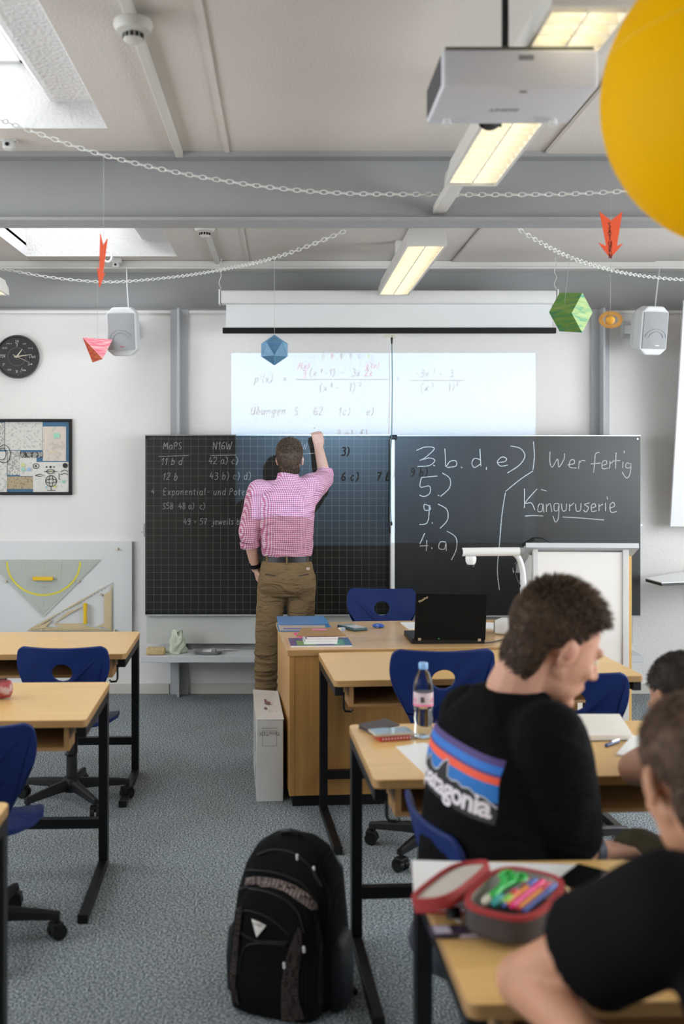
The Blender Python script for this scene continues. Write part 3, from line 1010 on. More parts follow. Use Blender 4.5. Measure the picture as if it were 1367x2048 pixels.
L = script('3)', 682, 911, 16, .12) + script('6 c)', 682, 961, 16, .12, 0, 2.0) + script('7 b)', 752, 961, 16, .15, 0, 2.0) + script('9 b)', 819, 957, 16, .12, 0, 1.8)
project(L, 2.8, BL, M_f4)
# row of coloured pen icons in the picture's tool bar
for k, (x, c) in enumerate(((646, (.75, .6, .3)), (664, (.9, .25, .25)), (682, (.25, .28, .25)), (701, (.30, .30, .36)), (718, (.5, .5, .55)), (736, (.45, .8, .2)))):
    b = MB()
    b.verts([slide(at(x - 3.5, 707, WY)), slide(at(x + 3.5, 707, WY)), slide(at(x + 3.5, 713, WY)), slide(at(x, 720, WY)), slide(at(x - 3.5, 713, WY))], [(0, 1, 2, 3, 4)])
    b.build('picture_film', film('film_icon_%d' % k, c), lens)

# ---------------------------------------------------------------- projection screen on its case
SY = 7.08
scn = thing('projection_screen', 'rolled projection screen in a white case hung above the blackboard', 'projection screen', at(775, 594, SY))
a = at(441, 582, SY); c = at(1110, 609, SY)
MB().box((a.x, SY - .045, c.z), (c.x, SY + .045, a.z), bevel=.012, seg=3).build('case', M_offwhite, scn, smooth=True)
for x in (a.x - .012, c.x):
    MB().box((x, SY - .05, c.z - .004), (x + .012, SY + .05, a.z + .006), bevel=.004).build('end_cap', M_offwhite, scn)
d = at(452, 612, SY); e = at(1103, 656, SY)
MB().box((d.x, SY - .001, e.z), (e.x, SY + .001, d.z + .02)).build('screen_cloth', mat('screen_cloth', (.74, .76, .76), rough=.8), scn)
g = at(445, 655, SY); h = at(1111, 667, SY)
MB().box((g.x, SY - .014, h.z), (h.x, SY + .014, g.z - .002), bevel=.004).build('bottom_bar', M_blackp, scn)
MB().prism([at(765, 668, SY - .02), at(792, 668, SY - .02), at(790, 675, SY - .02), at(767, 675, SY - .02)], (0, .004, 0)).build('pull_plate', mat('clear_plate', (.6, .6, .5), rough=.2), scn)
cord = [at(783, 674, SY - .01), at(784, 760, SY - .01), at(783, 868, SY - .06), at(781, 900, SY - .06), at(780, 1000, SY - .06), at(782, 1045, SY - .06)]
MB().tube(cord, .0032, 6).build('pull_cord', mat('teal_cord', (.05, .14, .15), rough=.6), scn, smooth=True)
MB().cyl(at(783, 672, SY - .012), at(783, 688, SY - .012), .009, .005, 10).build('cord_knob', M_blackp, scn)
MB().capsule(at(782, 1045, SY - .06), at(782.5, 1049, SY - .06), .007).build('cord_end', M_blackp, scn)
for px in (440, 1110):
    top = at(px, 513 if px < 600 else 522, SY)
    bot = at(px, 580, SY)
    # twisted hanger wire
    pts = []
    for k in range(25):
        t = k / 24
        p = top.lerp(bot, t)
        pts.append(p + Vector((.008 * math.sin(t * 14), .004 * math.cos(t * 14), 0)))
    pts = [Vector((top.x, SY, CEIL))] + pts
    MB().tube(pts, .0028, 6).build('hanger', M_offwhite, scn)
# second cord hanging down beside the guide rail
pts = [at(779, 874, BR - .03), at(779, 960, BR - .02), at(778, 1030, BR - .02), at(780, 1066, BR - .02)]
MB().tube(pts, .0028, 6).build('pull_rope', M_blackp, bb)

# ---------------------------------------------------------------- things on the back wall
WF = WY - .001
M_ink = mat('black_ink', (.03, .03, .03), rough=.8)
M_print = mat('white_print', (.62, .64, .64), rough=.7)
def flat(lines, w, m, name, parent, Y):
    b = MB()
    for pts in lines:
        b.ribbon([at(x, y, Y) for x, y in pts], w)
    return b.build(name, m, parent)

# clock
YC = WY - .045
cc = at(33, 713, YC)
ck = thing('wall_clock', 'round black wall clock with formulas in place of the hours', 'clock', (cc.x, WY, cc.z))
Mx = Matrix.Translation((cc.x, WY, cc.z)) @ Matrix.Rotation(math.pi / 2, 4, 'X')
MB().lathe([(.150, 0), (.152, .03), (.146, .044), (.138, .044), (.136, .034), (.0, .034)], 56, Mx).build('case', mat('clock_black', (.010, .010, .011), rough=.35), ck, smooth=True)
yf = WY - .0355
cl = lambda dx, dz: Vector((cc.x + dx, yf, cc.z + dz))
ring = [cl(.063 * math.cos(t), .063 * math.sin(t)) for t in [2 * math.pi * k / 60 for k in range(61)]]
MB().ribbon(ring, .0015).build('minute_ring', mat('dim_print', (.2, .2, .2)), ck)
b = MB()
for k in range(12):
    t = 2 * math.pi * k / 12
    b.cbox(cl(.063 * math.cos(t), .063 * math.sin(t)) + Vector((0, -.0006, 0)), (.004, .001, .004))
b.build('minute_dots', mat('red_print', (.35, .04, .04)), ck)
for txt, dx, dz, s in (('24', 0, .106, .026), ('2', 0, .080, .026), ('cos0', .052, .09, .014), ('17-15', .094, .058, .015), ('(.3pi)', .108, 0, .022), ('2v4', .092, -.053, .022), ('5dx', .05, -.094, .02),
                       ('3!', 0, -.105, .026), ('14/2', -.054, -.092, .018), ('2', -.095, -.056, .022), ('3', -.087, -.05, .014), ('729', -.098, 0, .024), ('(2)(5)', -.084, .06, .015), ('0,99+10', -.054, .09, .012)):
    place(text_mesh(txt, s), cl(dx, dz), (1, 0, 0), (0, 0, 1)).build('hour_print', M_print, ck)
b = MB().ribbon([cl(-.010, .093), cl(.010, .093)], .0018).ribbon([cl(-.126, .004), cl(-.122, -.010), cl(-.116, .014), cl(-.076, .014)], .0016)
b.ribbon([cl(.030, -.112), cl(.026, -.104), cl(.032, -.084), cl(.038, -.078)], .0016)
b.build('hour_print', M_print, ck)
M_hand = mat('cream_hand', (.55, .50, .40), rough=.5)
for ang, r0, r1, w in ((53, -.01, .063, .006), (8, -.018, .105, .0045), (-25, -.03, .10, .0022)):
    d = Vector((math.cos(math.radians(ang)), 0, math.sin(math.radians(ang))))
    p = cl(0, 0) + Vector((0, -.004, 0))
    MB().prism([p + d * r0 + Vector((-d.z, 0, d.x)) * w, p + d * r1 + Vector((-d.z, 0, d.x)) * w * .4, p + d * r1 - Vector((-d.z, 0, d.x)) * w * .4, p + d * r0 - Vector((-d.z, 0, d.x)) * w], (0, -.0012, 0)).build('hand', M_hand, ck)
MB().cyl(cl(0, 0), cl(0, 0) + Vector((0, -.007, 0)), .005, n=12).build('hand_pin', M_hand, ck)

# framed collage
YFm = WY - .03
pf = thing('framed_collage', 'black framed collage of old prints on blue below the clock', 'picture frame', at(20, 990, YFm))
a = at(-110, 838, YFm); c = at(143, 990, YFm)
fw = .020
b = MB()
b.box((a.x, YFm, c.z), (c.x, WF, c.z + fw)).box((a.x, YFm, a.z - fw), (c.x, WF, a.z)).box((a.x, YFm, c.z + fw), (a.x + fw, WF, a.z - fw)).box((c.x - fw, YFm, c.z + fw), (c.x, WF, a.z - fw))
b.build('frame', M_blackp, pf, bevel=.003)
MB().box((a.x + fw, WY - .012, c.z + fw), (c.x - fw, WF, a.z - fw)).build('blue_backing', mat('blue_card', (.055, .16, .28), rough=.6), pf)
def paper(name, colr, ink, dens, scale):
    m = bpy.data.materials.new(name)
    m.use_nodes = True
    nt = m.node_tree
    p = nt.nodes['Principled BSDF']
    tc = nt.nodes.new('ShaderNodeTexCoord')
    n = nt.nodes.new('ShaderNodeTexNoise')
    n.inputs['Scale'].default_value = scale
    n.inputs['Detail'].default_value = 5
    nt.links.new(tc.outputs['Object'], n.inputs['Vector'])
    cc_ = ramp(nt, n.outputs['Fac'], [(dens, ink), (dens + .06, colr), (1, [min(1, v * 1.05) for v in colr])])
    nt.links.new(cc_, p.inputs['Base Color'])
    p.inputs['Roughness'].default_value = .75
    return m
P1 = paper('paper_faint', (.66, .64, .59), (.48, .48, .45), .40, 55)
P2 = paper('paper_dense', (.62, .60, .55), (.32, .33, .32), .45, 90)
P3 = paper('paper_tinted', (.66, .58, .50), (.55, .50, .44), .38, 25)
P4 = paper('paper_brown', (.42, .34, .22), (.25, .20, .13), .40, 70)
P5 = paper('paper_globe', (.68, .66, .61), (.52, .54, .52), .33, 60)
P6 = paper('paper_star_strip', (.06, .06, .06), (.4, .4, .4), .42, 80)
sheets = [(10, 842, 85, 900, P1), (85.5, 853, 132, 922, P3), (15, 901, 40, 950, P2), (40, 915, 73, 952, P5), (66, 924, 137, 984, P5), (12, 953, 66, 978, P4), (-60, 845, 9, 900, P2), (-50, 903, 14, 984, P1), (40, 904, 85, 915, P6)]
for k, (x0, y0, x1, y1, m) in enumerate(sheets):
    p0 = at(x0, y0, WY - .014 - k * .0008); p1 = at(x1, y1, WY)
    p1 = at(x1, y1, p0.y)
    MB().box((p0.x, p0.y, p1.z), (p1.x, p0.y + .0006, p0.z)).build('paper_sheet', m, pf)
yk = WY - .0225
def circ(x, y, rx, ry, n=20):
    return [(x + rx * math.cos(2 * math.pi * k / n), y + ry * math.sin(2 * math.pi * k / n)) for k in range(n + 1)]
L = [circ(102, 962, 11, 11), circ(102, 962, 4, 11), circ(102, 962, 11, 4), [(102, 973), (102, 981)], [(94, 981), (111, 981)], circ(72, 932, 6, 5), circ(72, 932, 1.5, 2), circ(101, 943, 8, 4), [(88, 943), (115, 943)],
     [(70, 951), (80, 948), (89, 951), (80, 953), (70, 951)], [(118, 947), (118, 959), (121, 959)], circ(8, 908, 13, 18), circ(4, 908, 8, 12), [(121, 943), (129, 940), (136, 943)], [(121, 949), (129, 947), (136, 949)],
     [(55, 913), (46, 906)], [(46, 913), (55, 906)]]
flat(L, .0042, M_ink, 'ink_drawing', pf, yk)
for x, y, r in ((130, 931, 5), (93, 934, 1.4), (101, 934, 2.2), (108, 934, 1.3)):
    p = at(x, y, yk)
    MB().cyl(p, p + Vector((0, .0005, 0)), r * WY / F, n=14).build('ink_drawing', M_ink, pf)
L = [circ(x, 909, 3.4, 3.6, 6) for x in (46, 58, 70, 81)] + [[(x - 3, 906), (x + 3, 912)] for x in (46, 58, 70, 81)] + [[(x + 3, 906), (x - 3, 912)] for x in (46, 58, 70, 81)]
flat(L, .0035, mat('pale_ink', (.6, .58, .54)), 'star_pattern', pf, yk)
for x, y, s, cl_ in ((46, 939, 4, (.35, .6, .5)), (58, 939, 4, (.35, .5, .7)), (46, 930, 4, (.6, .65, .3)), (113, 871, 6, (.35, .65, .5)), (102, 943, 3, (.5, .6, .35)), (127, 963, 3, (.3, .6, .5)), (110, 973, 3, (.6, .6, .2)), (93, 974, 2, (.3, .55, .6)), (105, 905, 7, (.65, .55, .2))):
    p = at(x, y, yk + .0005)
    MB().cbox(p, (2 * s * WY / F, .0004, (1.2 if s == 7 else 1.6 * s) * WY / F)).build('colour_patch', mat('patch_%d_%d' % (x, y), cl_, rough=.8), pf)

# loudspeakers
M_spk = mat('speaker_white', (.70, .71, .71), rough=.45)
M_gr = mat('speaker_grille', (.40, .41, .42), rough=.6, bump=.4, bscale=900)
def speaker(px, py, yaw, label, w=.205, h=.325):
    Y = 7.05
    c = at(px, py, Y)
    t = thing('loudspeaker', label, 'loudspeaker', c, yaw, 'loudspeakers')
    t.rotation_euler = (math.radians(8), 0, yaw)
    def oct_(wx, hz, y, ch, cz):
        return [(-wx + ch, y, -hz), (wx - ch, y, -hz), (wx, y, -hz + cz), (wx, y, hz - cz), (wx - ch, y, hz), (-wx + ch, y, hz), (-wx, y, hz - cz), (-wx, y, -hz + cz)]
    MB().rings([oct_(w * .5, h * .5, -.06, .045, .04), oct_(w * .5, h * .5, .02, .045, .04), oct_(w * .34, h * .42, .12, .03, .04)]).build('cabinet', M_spk, t, world=False, bevel=.012)
    b = MB()
    n = 14
    R = []
    for k in range(n + 1):
        x = -w * .43 + w * .86 * k / n
        y = -.062 - .022 * (1 - (x / (w * .5)) ** 2)
        z = h * .37
        R.append([(x, y, -z), (x, y, z), (x, y + .012, z), (x, y + .012, -z)])
    b.rings(R)
    b.build('grille', M_gr, t, world=False, smooth=True)
    b = MB()
    for r, zc in ((.075, -.045), (.05, -.045)):
        pts = [Vector((r * math.cos(a), -.087 + .022 * (r * math.cos(a) / (w * .5)) ** 2, zc + r * .75 * math.sin(a))) for a in [math.pi * k / 16 for k in range(17)]]
        b.tube(pts, .0016, 5)
    b.build('cone_ridge', M_gr, t, world=False)
    MB().cbox((.01, -.0855, -.098), (.03, .003, .006)).build('badge', mat('speaker_badge_red', (.5, .12, .12)) if px < 600 else M_white, t, world=False)
    MB().box((-.03, .10, -.03), (.03, .30, .03)).cbox((0, .27, 0), (.09, .03, .12)).build('wall_bracket', M_spk, t, world=False)
    return t
speaker(247, 663, math.radians(-6), 'white loudspeaker on the wall behind the pink paper tetrahedron')
speaker(1298, 661, math.radians(14), 'white loudspeaker on the wall at the right above the tilted board')
for pts, lab in (([(253, 538), (254, 575), (257, 618)], 'white loudspeaker cable running down at the left'), ([(1318, 538), (1315, 560), (1309, 616)], 'white loudspeaker cable running down at the right')):
    P = [at(x, y, 7.2 if k == 0 else 7.1) for k, (x, y) in enumerate(pts)]
    tag(MB().tube(P, .0045, 8).build('speaker_cable', M_offwhite, origin=P[-1], smooth=True), lab, 'cable', 'speaker cables')

# white pin panel with the big drawing triangles
YP = WY - .035
pn = thing('wall_panel', 'pale grey wall panel on which the drawing triangles hang', 'panel', at(80, 1275, YP))
a = at(-150, 1083, YP); c = at(264, 1276, YP)
MB().box((a.x, YP, c.z), (c.x, WF, a.z)).build('board', mat('panel_grey_white', (.70, .715, .71), rough=.35), pn, bevel=.003)
for x, y in ((235, 1098), (230, 1260)):
    p = at(x, y, YP)
    MB().cyl(p, p + Vector((0, -.03, 0)), .010, .007, 12).build('peg', mat('peg_cream', (.6, .54, .40)), pn)
YT = YP - .012
M_clear = mat('clear_acrylic', (.66, .70, .64), rough=.15, alpha=.55)
M_yel = mat('yellow_plastic', (.80, .50, .015), rough=.35)
gt = thing('set_square', 'clear set square with yellow protractor arc hanging on the panel', 'set square', at(87, 1119, YT))
MB().prism([at(-28, 1119, YT), at(201, 1119, YT), at(87, 1234, YT)], (0, .004, 0)).build('plate', M_clear, gt)
arc = [(87 + 73 * math.cos(t), 1124 + 66 * math.sin(t)) for t in [math.pi * k / 40 for k in range(41)]]
MB().ribbon([at(x, y, YT - .001) for x, y in arc], .013).build('protractor_arc', mat('yellow_print', (.72, .62, .05)), gt)
L = [[(x0, y), (x1, y)] for y, x0, x1 in ((1134, 62, 112), (1143, 55, 120), (1150, 62, 112), (1166, 55, 118), (1175, 60, 114))] + [[(87, 1120), (87, 1228)], [(51, 1122), (51, 1170)], [(123, 1122), (123, 1170)], [(-24, 1122), (196, 1122)], [(87, 1226), (195, 1122)], [(87, 1226), (-22, 1122)], [(30, 1122), (87, 1178)], [(144, 1122), (87, 1178)]]
flat(L, .0022, mat('pale_olive_print', (.46, .46, .30)), 'scale_lines', gt, YT - .0008)
p0, p1 = at(65, 1157.5, YT - .03), at(106, 1157.5, YT - .03)
MB().box((p0.x, YT - .035, p0.z - .013), (p1.x, YT - .018, p0.z + .013), bevel=.004).box((p0.x + .01, YT - .02, p0.z - .006), (p0.x + .025, YT, p0.z + .006)).box((p1.x - .025, YT - .02, p0.z - .006), (p1.x - .01, YT, p0.z + .006)).build('handle', M_yel, gt)
for x, y in ((13, 1162), (158, 1162)):
    p = at(x, y, YP)
    MB().cyl(p, p + Vector((0, -.03, 0)), .011, .008, 12).build('peg', mat('peg_cream', (.6, .54, .40)), pn)
rt = thing('set_square', 'cream wooden set square with yellow grip hanging on the panel', 'set square', at(160, 1262, YT))
outer = [(54, 1261), (223.5, 1262), (223.5, 1165)]
def tri_in(pts): return [(at(x, y, YT).x - rt.location.x, at(x, y, YT).z - rt.location.z) for x, y in pts]
plate(tri_in(outer), [tri_in([(106, 1247), (164, 1247), (164, 1213)]), tri_in([(180, 1247), (208, 1247), (208, 1189), (180, 1205)])],
      lambda x, z: Vector((x, 0, z)), .008, .05, 'plate', mat('cream_beech', (.62, .50, .29), rough=.5), rt, smooth=False)
L = [[(64 + 4 * k, 1261), (64 + 4 * k, 1258 - (2 if k % 5 == 0 else 0))] for k in range(39)] + [[(223, 1258 - 4 * k), (220 - (2 if k % 5 == 0 else 0), 1258 - 4 * k)] for k in range(22)] + [[(76 + 7 * k, 1251 - 4.0 * k), (78 + 7 * k, 1254 - 4.0 * k)] for k in range(20)]
flat(L, .0018, mat('brown_print', (.22, .16, .08)), 'scale_lines', rt, YT - .006)
p0, p1 = at(168, 1205, YT), at(175, 1247, YT)
MB().box((p0.x, YT - .035, p1.z), (p1.x, YT - .012, p0.z), bevel=.005).box((p0.x, YT - .02, p1.z + .01), (p1.x, YT - .004, p1.z + .03)).box((p0.x, YT - .02, p0.z - .03), (p1.x, YT - .004, p0.z - .01)).build('grip', M_yel, rt)
for x, y in ((203, 1189), (84, 1259)):
    p = at(x, y, YP)
    MB().cyl(p, p + Vector((0, -.028, 0)), .010, .007, 12).build('peg', mat('peg_cream', (.6, .54, .40)), pn)

# tilted white screen and little shelf on the right
tb = thing('tilted_screen', 'white tilted screen panel at the right edge of the wall', 'screen', (2.85, 7.2, .9))
z0, z1 = at(0, 1053, 7.2).z, at(0, 600, 6.95).z
q0, q1 = Vector((2.64, 7.2, z0)), Vector((2.64, 6.955, z1))
MB().prism([q0, q0 + Vector((1.35, 0, 0)), q1 + Vector((1.35, 0, 0)), q1], (0, .02, .003)).build('panel', mat('screen_white', (.80, .81, .82), rough=.55), tb)
MB().box((3.2, 6.98, z1 - .12), (3.26, WF, z1 - .06)).box((3.2, 7.2, z0 + .04), (3.26, WF, z0 + .10)).build('wall_bracket', M_steel, tb)
sv = thing('shelf_board', 'white swivel shelf board with dark edge on the right below the tilted screen', 'shelf', (2.7, 7.1, .855))
pts = [(2.366, 6.90), (2.386, 6.66), (2.86, 6.80), (3.1, 7.2), (2.80, 7.33)]
MB().prism([(x, y, .852) for x, y in pts], (0, 0, .006)).build('top_face', M_white, sv)
MB().prism([(x, y, .835) for x, y in pts], (0, 0, .0165)).build('dark_edge', mat('dark_edge', (.05, .06, .06)), sv)
MB().box((2.83, 7.0, .80), (2.87, WF, .834)).box((2.80, WF - .02, .62), (2.90, WF, .90)).build('wall_arm', M_steel, sv)

# ---------------------------------------------------------------- things lying on the chalk ledge
M_sponge = mat('sponge', (.62, .47, .24), rough=.9, bump=1.0, bscale=90, vary=.12, vscale=60)
p = at(311, 1310, 7.02)
o = MB().box((p.x - .062, 7.0, LEDGE), (p.x + .062, 7.075, LEDGE + .045), bevel=.009, seg=3).build('sponge', M_sponge, origin=(p.x, 7.04, LEDGE), smooth=True)
tag(o, 'yellow board sponge lying at the left end of the chalk ledge', 'sponge')
# crumpled cloth
b = MB()
p = at(351, 1308, 7.08)
rnd = random.Random(3)
n, m_ = 22, 16
R = []
for i in range(m_):
    t = i / (m_ - 1)
    ring_ = []
    for k in range(n):
        a = 2 * math.pi * k / n
        r = (.062 * (1 - t * .55)) * (1 + .28 * math.sin(3 * a + 5 * t) + .16 * math.sin(5 * a - 9 * t + 1) + rnd.uniform(-.05, .05))
        ring_.append((p.x + r * math.cos(a) + .02 * t, 7.08 + r * .8 * math.sin(a), LEDGE + .135 * t * (1 + .18 * math.sin(2 * a + 1))))
    R.append(ring_)
b.rings(R)
tag(b.build('board_cloth', mat('pale_green_cloth', (.58, .63, .50), rough=.9, bump=.5, bscale=60), origin=(p.x, 7.08, LEDGE), smooth='all'), 'crumpled pale green cloth beside the sponge', 'cloth')
# oval metal chalk tray
p = at(415, 1305, 7.04)
t = thing('chalk_tray', 'oval metal chalk dish on the chalk ledge', 'tray', (p.x, 7.06, LEDGE))
def oval(rx, ry, z): return [(p.x + rx * abs(math.cos(a)) ** .6 * math.copysign(1, math.cos(a)), 7.06 + ry * math.sin(a), z) for a in [2 * math.pi * k / 32 for k in range(32)]]
MB().rings([oval(.08, .045, LEDGE), oval(.105, .06, LEDGE + .022), oval(.110, .064, LEDGE + .024), oval(.103, .058, LEDGE + .021), oval(.078, .043, LEDGE + .004)], cap=True).build('dish', M_chrome, t, smooth=True)
MB().cbox((p.x + .04, 7.06, LEDGE + .022), (.03, .09, .022), bevel=.005).build('chalk_clip', mat('grey_clip', (.3, .29, .27)), t)
o = MB().cyl((p.x - .11, 7.15, LEDGE + .008), (p.x + .16, 7.15, LEDGE + .008), .008).cyl((p.x + .16, 7.15, LEDGE + .008), (p.x + .20, 7.15, LEDGE + .008), .004).build('pointer_stick', M_chrome, origin=(p.x, 7.15, LEDGE), smooth=True)
tag(o, 'thin metal pointer lying behind the chalk dish', 'pointer')

# ---------------------------------------------------------------- chains and paper solids under the ceiling
M_chain = mat('white_chain', (.74, .74, .70), rough=.4)
def ring_link():
    """one chain link along x, lying in the xy plane"""
    b = MB()
    R = []
    rx, ry, rt_ = .0175, .0085, .0024
    n = 14
    for k in range(n):
        a = 2 * math.pi * k / n
        c_ = Vector((rx * math.cos(a), ry * math.sin(a), 0))
        nrm = Vector((math.cos(a) / rx, math.sin(a) / ry, 0)).normalized()
        R.append([c_ + nrm * rt_ * math.cos(q) + Vector((0, 0, rt_ * math.sin(q))) for q in [2 * math.pi * j / 5 for j in range(5)]])
    b.rings(R, closed=True)
    return b
link0 = None
def chain(pts, label):
    """plastic chain through points in space"""
    global link0
    P = [Vector(q) for q in spline([tuple(p) for p in pts], 24)]
    # walk along at the link pitch
    pitch = .0285
    out = [P[0]]
    acc = 0
    for a, b_ in zip(P, P[1:]):
        d = (b_ - a).length
        while acc + d >= pitch:
            f = (pitch - acc) / d
            a = a.lerp(b_, f)
            out.append(a)
            d = (b_ - a).length
            acc = 0
        acc += d
    t = thing('hanging_chain', label, 'chain', out[0], 0, 'white hanging chains')
    for k, (a, b_) in enumerate(zip(out, out[1:])):
        d = (b_ - a).normalized()
        s, u = frame_of(d)
        roll = (math.pi / 2 if k % 2 else 0) + .5
        s2 = s * math.cos(roll) + u * math.sin(roll)
        u2 = d.cross(s2)
        M3 = Matrix((d, s2, u2)).transposed()
        if link0 is None:
            link0 = ring_link().build('link', M_chain, None, world=False, smooth='all')
            lk = link0
            lk.parent = t
        else:
            lk = link0.copy()
            col.objects.link(lk)
            lk.parent = t
        lk.location = (a + b_) / 2 - out[0]
        lk.rotation_euler = M3.to_euler()
    return t
chain([at(-120, 190, 3.75), at(30, 250, 4.28), at(210, 311, 4.35), at(420, 357, 4.4), at(640, 384, 4.45), at(890, 389, 4.5), at(1130, 388, 4.5), at(1300, 379, 4.45), at(1420, 370, 4.4)], 'long white plastic chain hanging across in front of the grey beam')
chain([at(-40, 530, 7.0), at(20, 541, 7.0), at(110, 556, 7.0), at(215, 564, 6.95), at(330, 556, 6.6), at(440, 540, 6.0), at(560, 512, 5.2), at(690, 462, 4.86)], 'white plastic chain behind the beam over the left loudspeaker')
chain([at(1030, 455, 4.86), at(1080, 485, 5.0), at(1138, 514, 5.3), at(1220, 540, 5.7), at(1310, 555, 6.1), at(1410, 562, 6.4)], 'white plastic chain sloping down to the right behind the beam')
M_string = mat('thin_string', (.45, .45, .44), rough=.7)
def string(b, p0, p1, r=.0009):
    b.tube([p0, p1], r, 5)
    return b
def paint(name, cols, scale, stretch=(1, 1, 5)):
    m = bpy.data.materials.new(name)
    m.use_nodes = True
    nt = m.node_tree
    p = nt.nodes['Principled BSDF']
    tc = nt.nodes.new('ShaderNodeTexCoord')
    mp = nt.nodes.new('ShaderNodeMapping')
    mp.inputs['Scale'].default_value = stretch
    mp.inputs['Rotation'].default_value = (.5, .3, .7)
    n = nt.nodes.new('ShaderNodeTexNoise')
    n.inputs['Scale'].default_value = scale
    n.inputs['Detail'].default_value = 3
    nt.links.new(tc.outputs['Object'], mp.inputs['Vector'])
    nt.links.new(mp.outputs['Vector'], n.inputs['Vector'])
    k = len(cols)
    c_ = ramp(nt, n.outputs['Fac'], [(.3 + .4 * i / (k - 1), v) for i, v in enumerate(cols)])
    nt.links.new(c_, p.inputs['Base Color'])
    p.inputs['Roughness'].default_value = .7
    return m
# orange arrow that reads SATURN
M_or = mat('orange_card', (.85, .10, .025), rough=.6)
ya = 4.42
ar = thing('paper_arrow', 'orange paper arrow reading SATURN hanging from the chain', 'paper arrow', at(1221, 423, ya), 0, 'orange paper arrows')
apx = [(1198, 423), (1221, 441), (1244, 423), (1233, 492), (1246, 486), (1220, 517), (1196, 485), (1212, 492)]
MB().prism([at(x, y, ya) for x, y in apx], (0, .003, 0)).build('card', M_or, ar)
b = MB()
for k, chh in enumerate('SATURN'):
    for pts in script(chh, 1215.5 + k * .3, 456 + k * 12.2, 10.5):
        b.ribbon([at(x, y, ya - .0008) for x, y in pts], .0042)
b.build('lettering', mat('dark_red_ink', (.16, .02, .015)), ar)
string(MB(), at(1221, 441, ya), at(1221, 390, ya + .06)).build('string', M_string, ar)
# the ringed planet below it
ys_ = ya + .02
sp = thing('paper_planet', 'small orange paper planet with ring hanging below the SATURN arrow', 'paper planet', at(1220, 640, ys_))
def ov(rx, ry, y=ys_): return [at(1220.5 + rx * math.cos(a), 639.5 + ry * math.sin(a), y) for a in [2 * math.pi * k / 40 for k in range(40)]]
M_rg = mat('ochre_card', (.52, .24, .03), rough=.6)
for r0, r1, mm in (((24, 17), (19, 12.8), M_rg), ((18.6, 12.4), (15, 10), mat('orange_ochre_card', (.62, .30, .04), rough=.6))):
    MB().rings([ov(*r0), ov(*r1), ov(*r1, ys_ + .003), ov(*r0, ys_ + .003)], closed=True).build('ring', mm, sp)
c_ = at(1219.5, 640, ys_)
MB().ell(c_, (.0195, .0195, .0195)).build('globe', paint('planet_paint', [(.62, .25, .02), (.85, .42, .05), (.70, .30, .03)], 40, (1, 1, 6)), sp, smooth='all')
string(MB(), at(1220, 622, ys_), at(1220, 517, ya + .0015)).build('string', M_string, sp)
MB().cyl(c_ - Vector((.032, 0, 0)), c_ + Vector((.032, 0, 0)), .001, n=6).build('ring_pin', M_string, sp)
# second arrow, seen from its edge
yb_ = 4.38
a2 = thing('paper_arrow', 'orange paper arrow seen edge on above the pink tetrahedron', 'paper arrow', at(207, 472, yb_), 0, 'orange paper arrows')
bx = at(207, 472, yb_)
s_ = 98 / 94.0
pts = []
for x, y in apx:
    dx = (x - 1221) * yb_ / F
    dz = -(y - 423) * 1.09 * yb_ / F
    pts.append(Vector((bx.x + dx * .14 - dz * (-.08), bx.y + dx * .98, bx.z + dz)))
MB().prism(pts, (.003, 0, 0)).build('card', M_or, a2)
string(MB(), at(207, 490, yb_), at(207, 311, yb_)).build('string', M_string, a2)
# white ring hook behind it
p = at(215, 513, 7.0)
b = MB()
R = [[p + Vector((.028 * math.cos(a), 0, .036 * math.sin(a))) + (Vector((math.cos(a), 0, math.sin(a))) * math.cos(q) + Vector((0, 1, 0)) * math.sin(q)) * .008 for q in [2 * math.pi * j / 8 for j in range(8)]] for a in [2 * math.pi * k / 24 for k in range(24)]]
b.rings(R, closed=True)
b.cyl(p + Vector((0, 0, .035)), p + Vector((0, 0, .16)), .003, n=6)
tag(b.build('ring_hook', M_white, origin=p, smooth='all'), 'white plastic ring hanging beside the edge-on orange arrow', 'ring')
# pink tetrahedron
yt = 6.95
tt = thing('paper_tetrahedron', 'pink and red painted paper tetrahedron in front of the left loudspeaker', 'paper solid', at(195, 700, yt), 0, 'paper solids')
A, B, C_, D_ = at(165, 675, yt - .02), at(225, 679, yt + .02), at(205, 718, yt - .10), at(185, 725, yt + .06)
MB().verts
b = MB(); b.verts([A, B, C_], [(0, 1, 2)]); b.build('face', paint('pink_paint', [(.75, .10, .18), (.85, .28, .33), (.88, .62, .55)], 14), tt)
b = MB(); b.verts([A, C_, D_], [(0, 1, 2)]); b.build('face', paint('red_paint', [(.45, .03, .02), (.60, .09, .03), (.55, .20, .05)], 14), tt)
b = MB(); b.verts([A, B, D_, C_], [(0, 1, 2), (1, 3, 2)]); b.build('face', MATS.get('x') or mat('tetra_back', (.7, .3, .3)), tt)
string(MB(), (A + B) / 2, at(195, 565, 6.97)).build('string', M_string, tt)
# blue icosahedron
yi = 5.2
ti = thing('paper_icosahedron', 'blue paper icosahedron hanging before the projected picture', 'paper solid', at(548, 700, yi), 0, 'paper solids')
ci = at(548.5, 700, yi)
r = 30 * yi / F
bm_ = bmesh.new()
bmesh.ops.create_icosphere(bm_, subdivisions=1, radius=r)
bmesh.ops.rotate(bm_, verts=bm_.verts, matrix=Matrix.Rotation(math.radians(18), 3, 'Z'))
Ms = [mat('blue_face_%d' % k, c_, rough=.55, vary=.15, vscale=30) for k, c_ in enumerate(((.10, .25, .40), (.13, .30, .45), (.08, .20, .34)))]
for k, f in enumerate(list(bm_.faces)):
    b = MB()
    b.prism([ci + v.co for v in f.verts], -f.normal * .002)
    b.build('face', Ms[k % 3], ti)
b = MB()
for e in bm_.edges:
    b.cyl(ci + e.verts[0].co, ci + e.verts[1].co, .002, n=6)
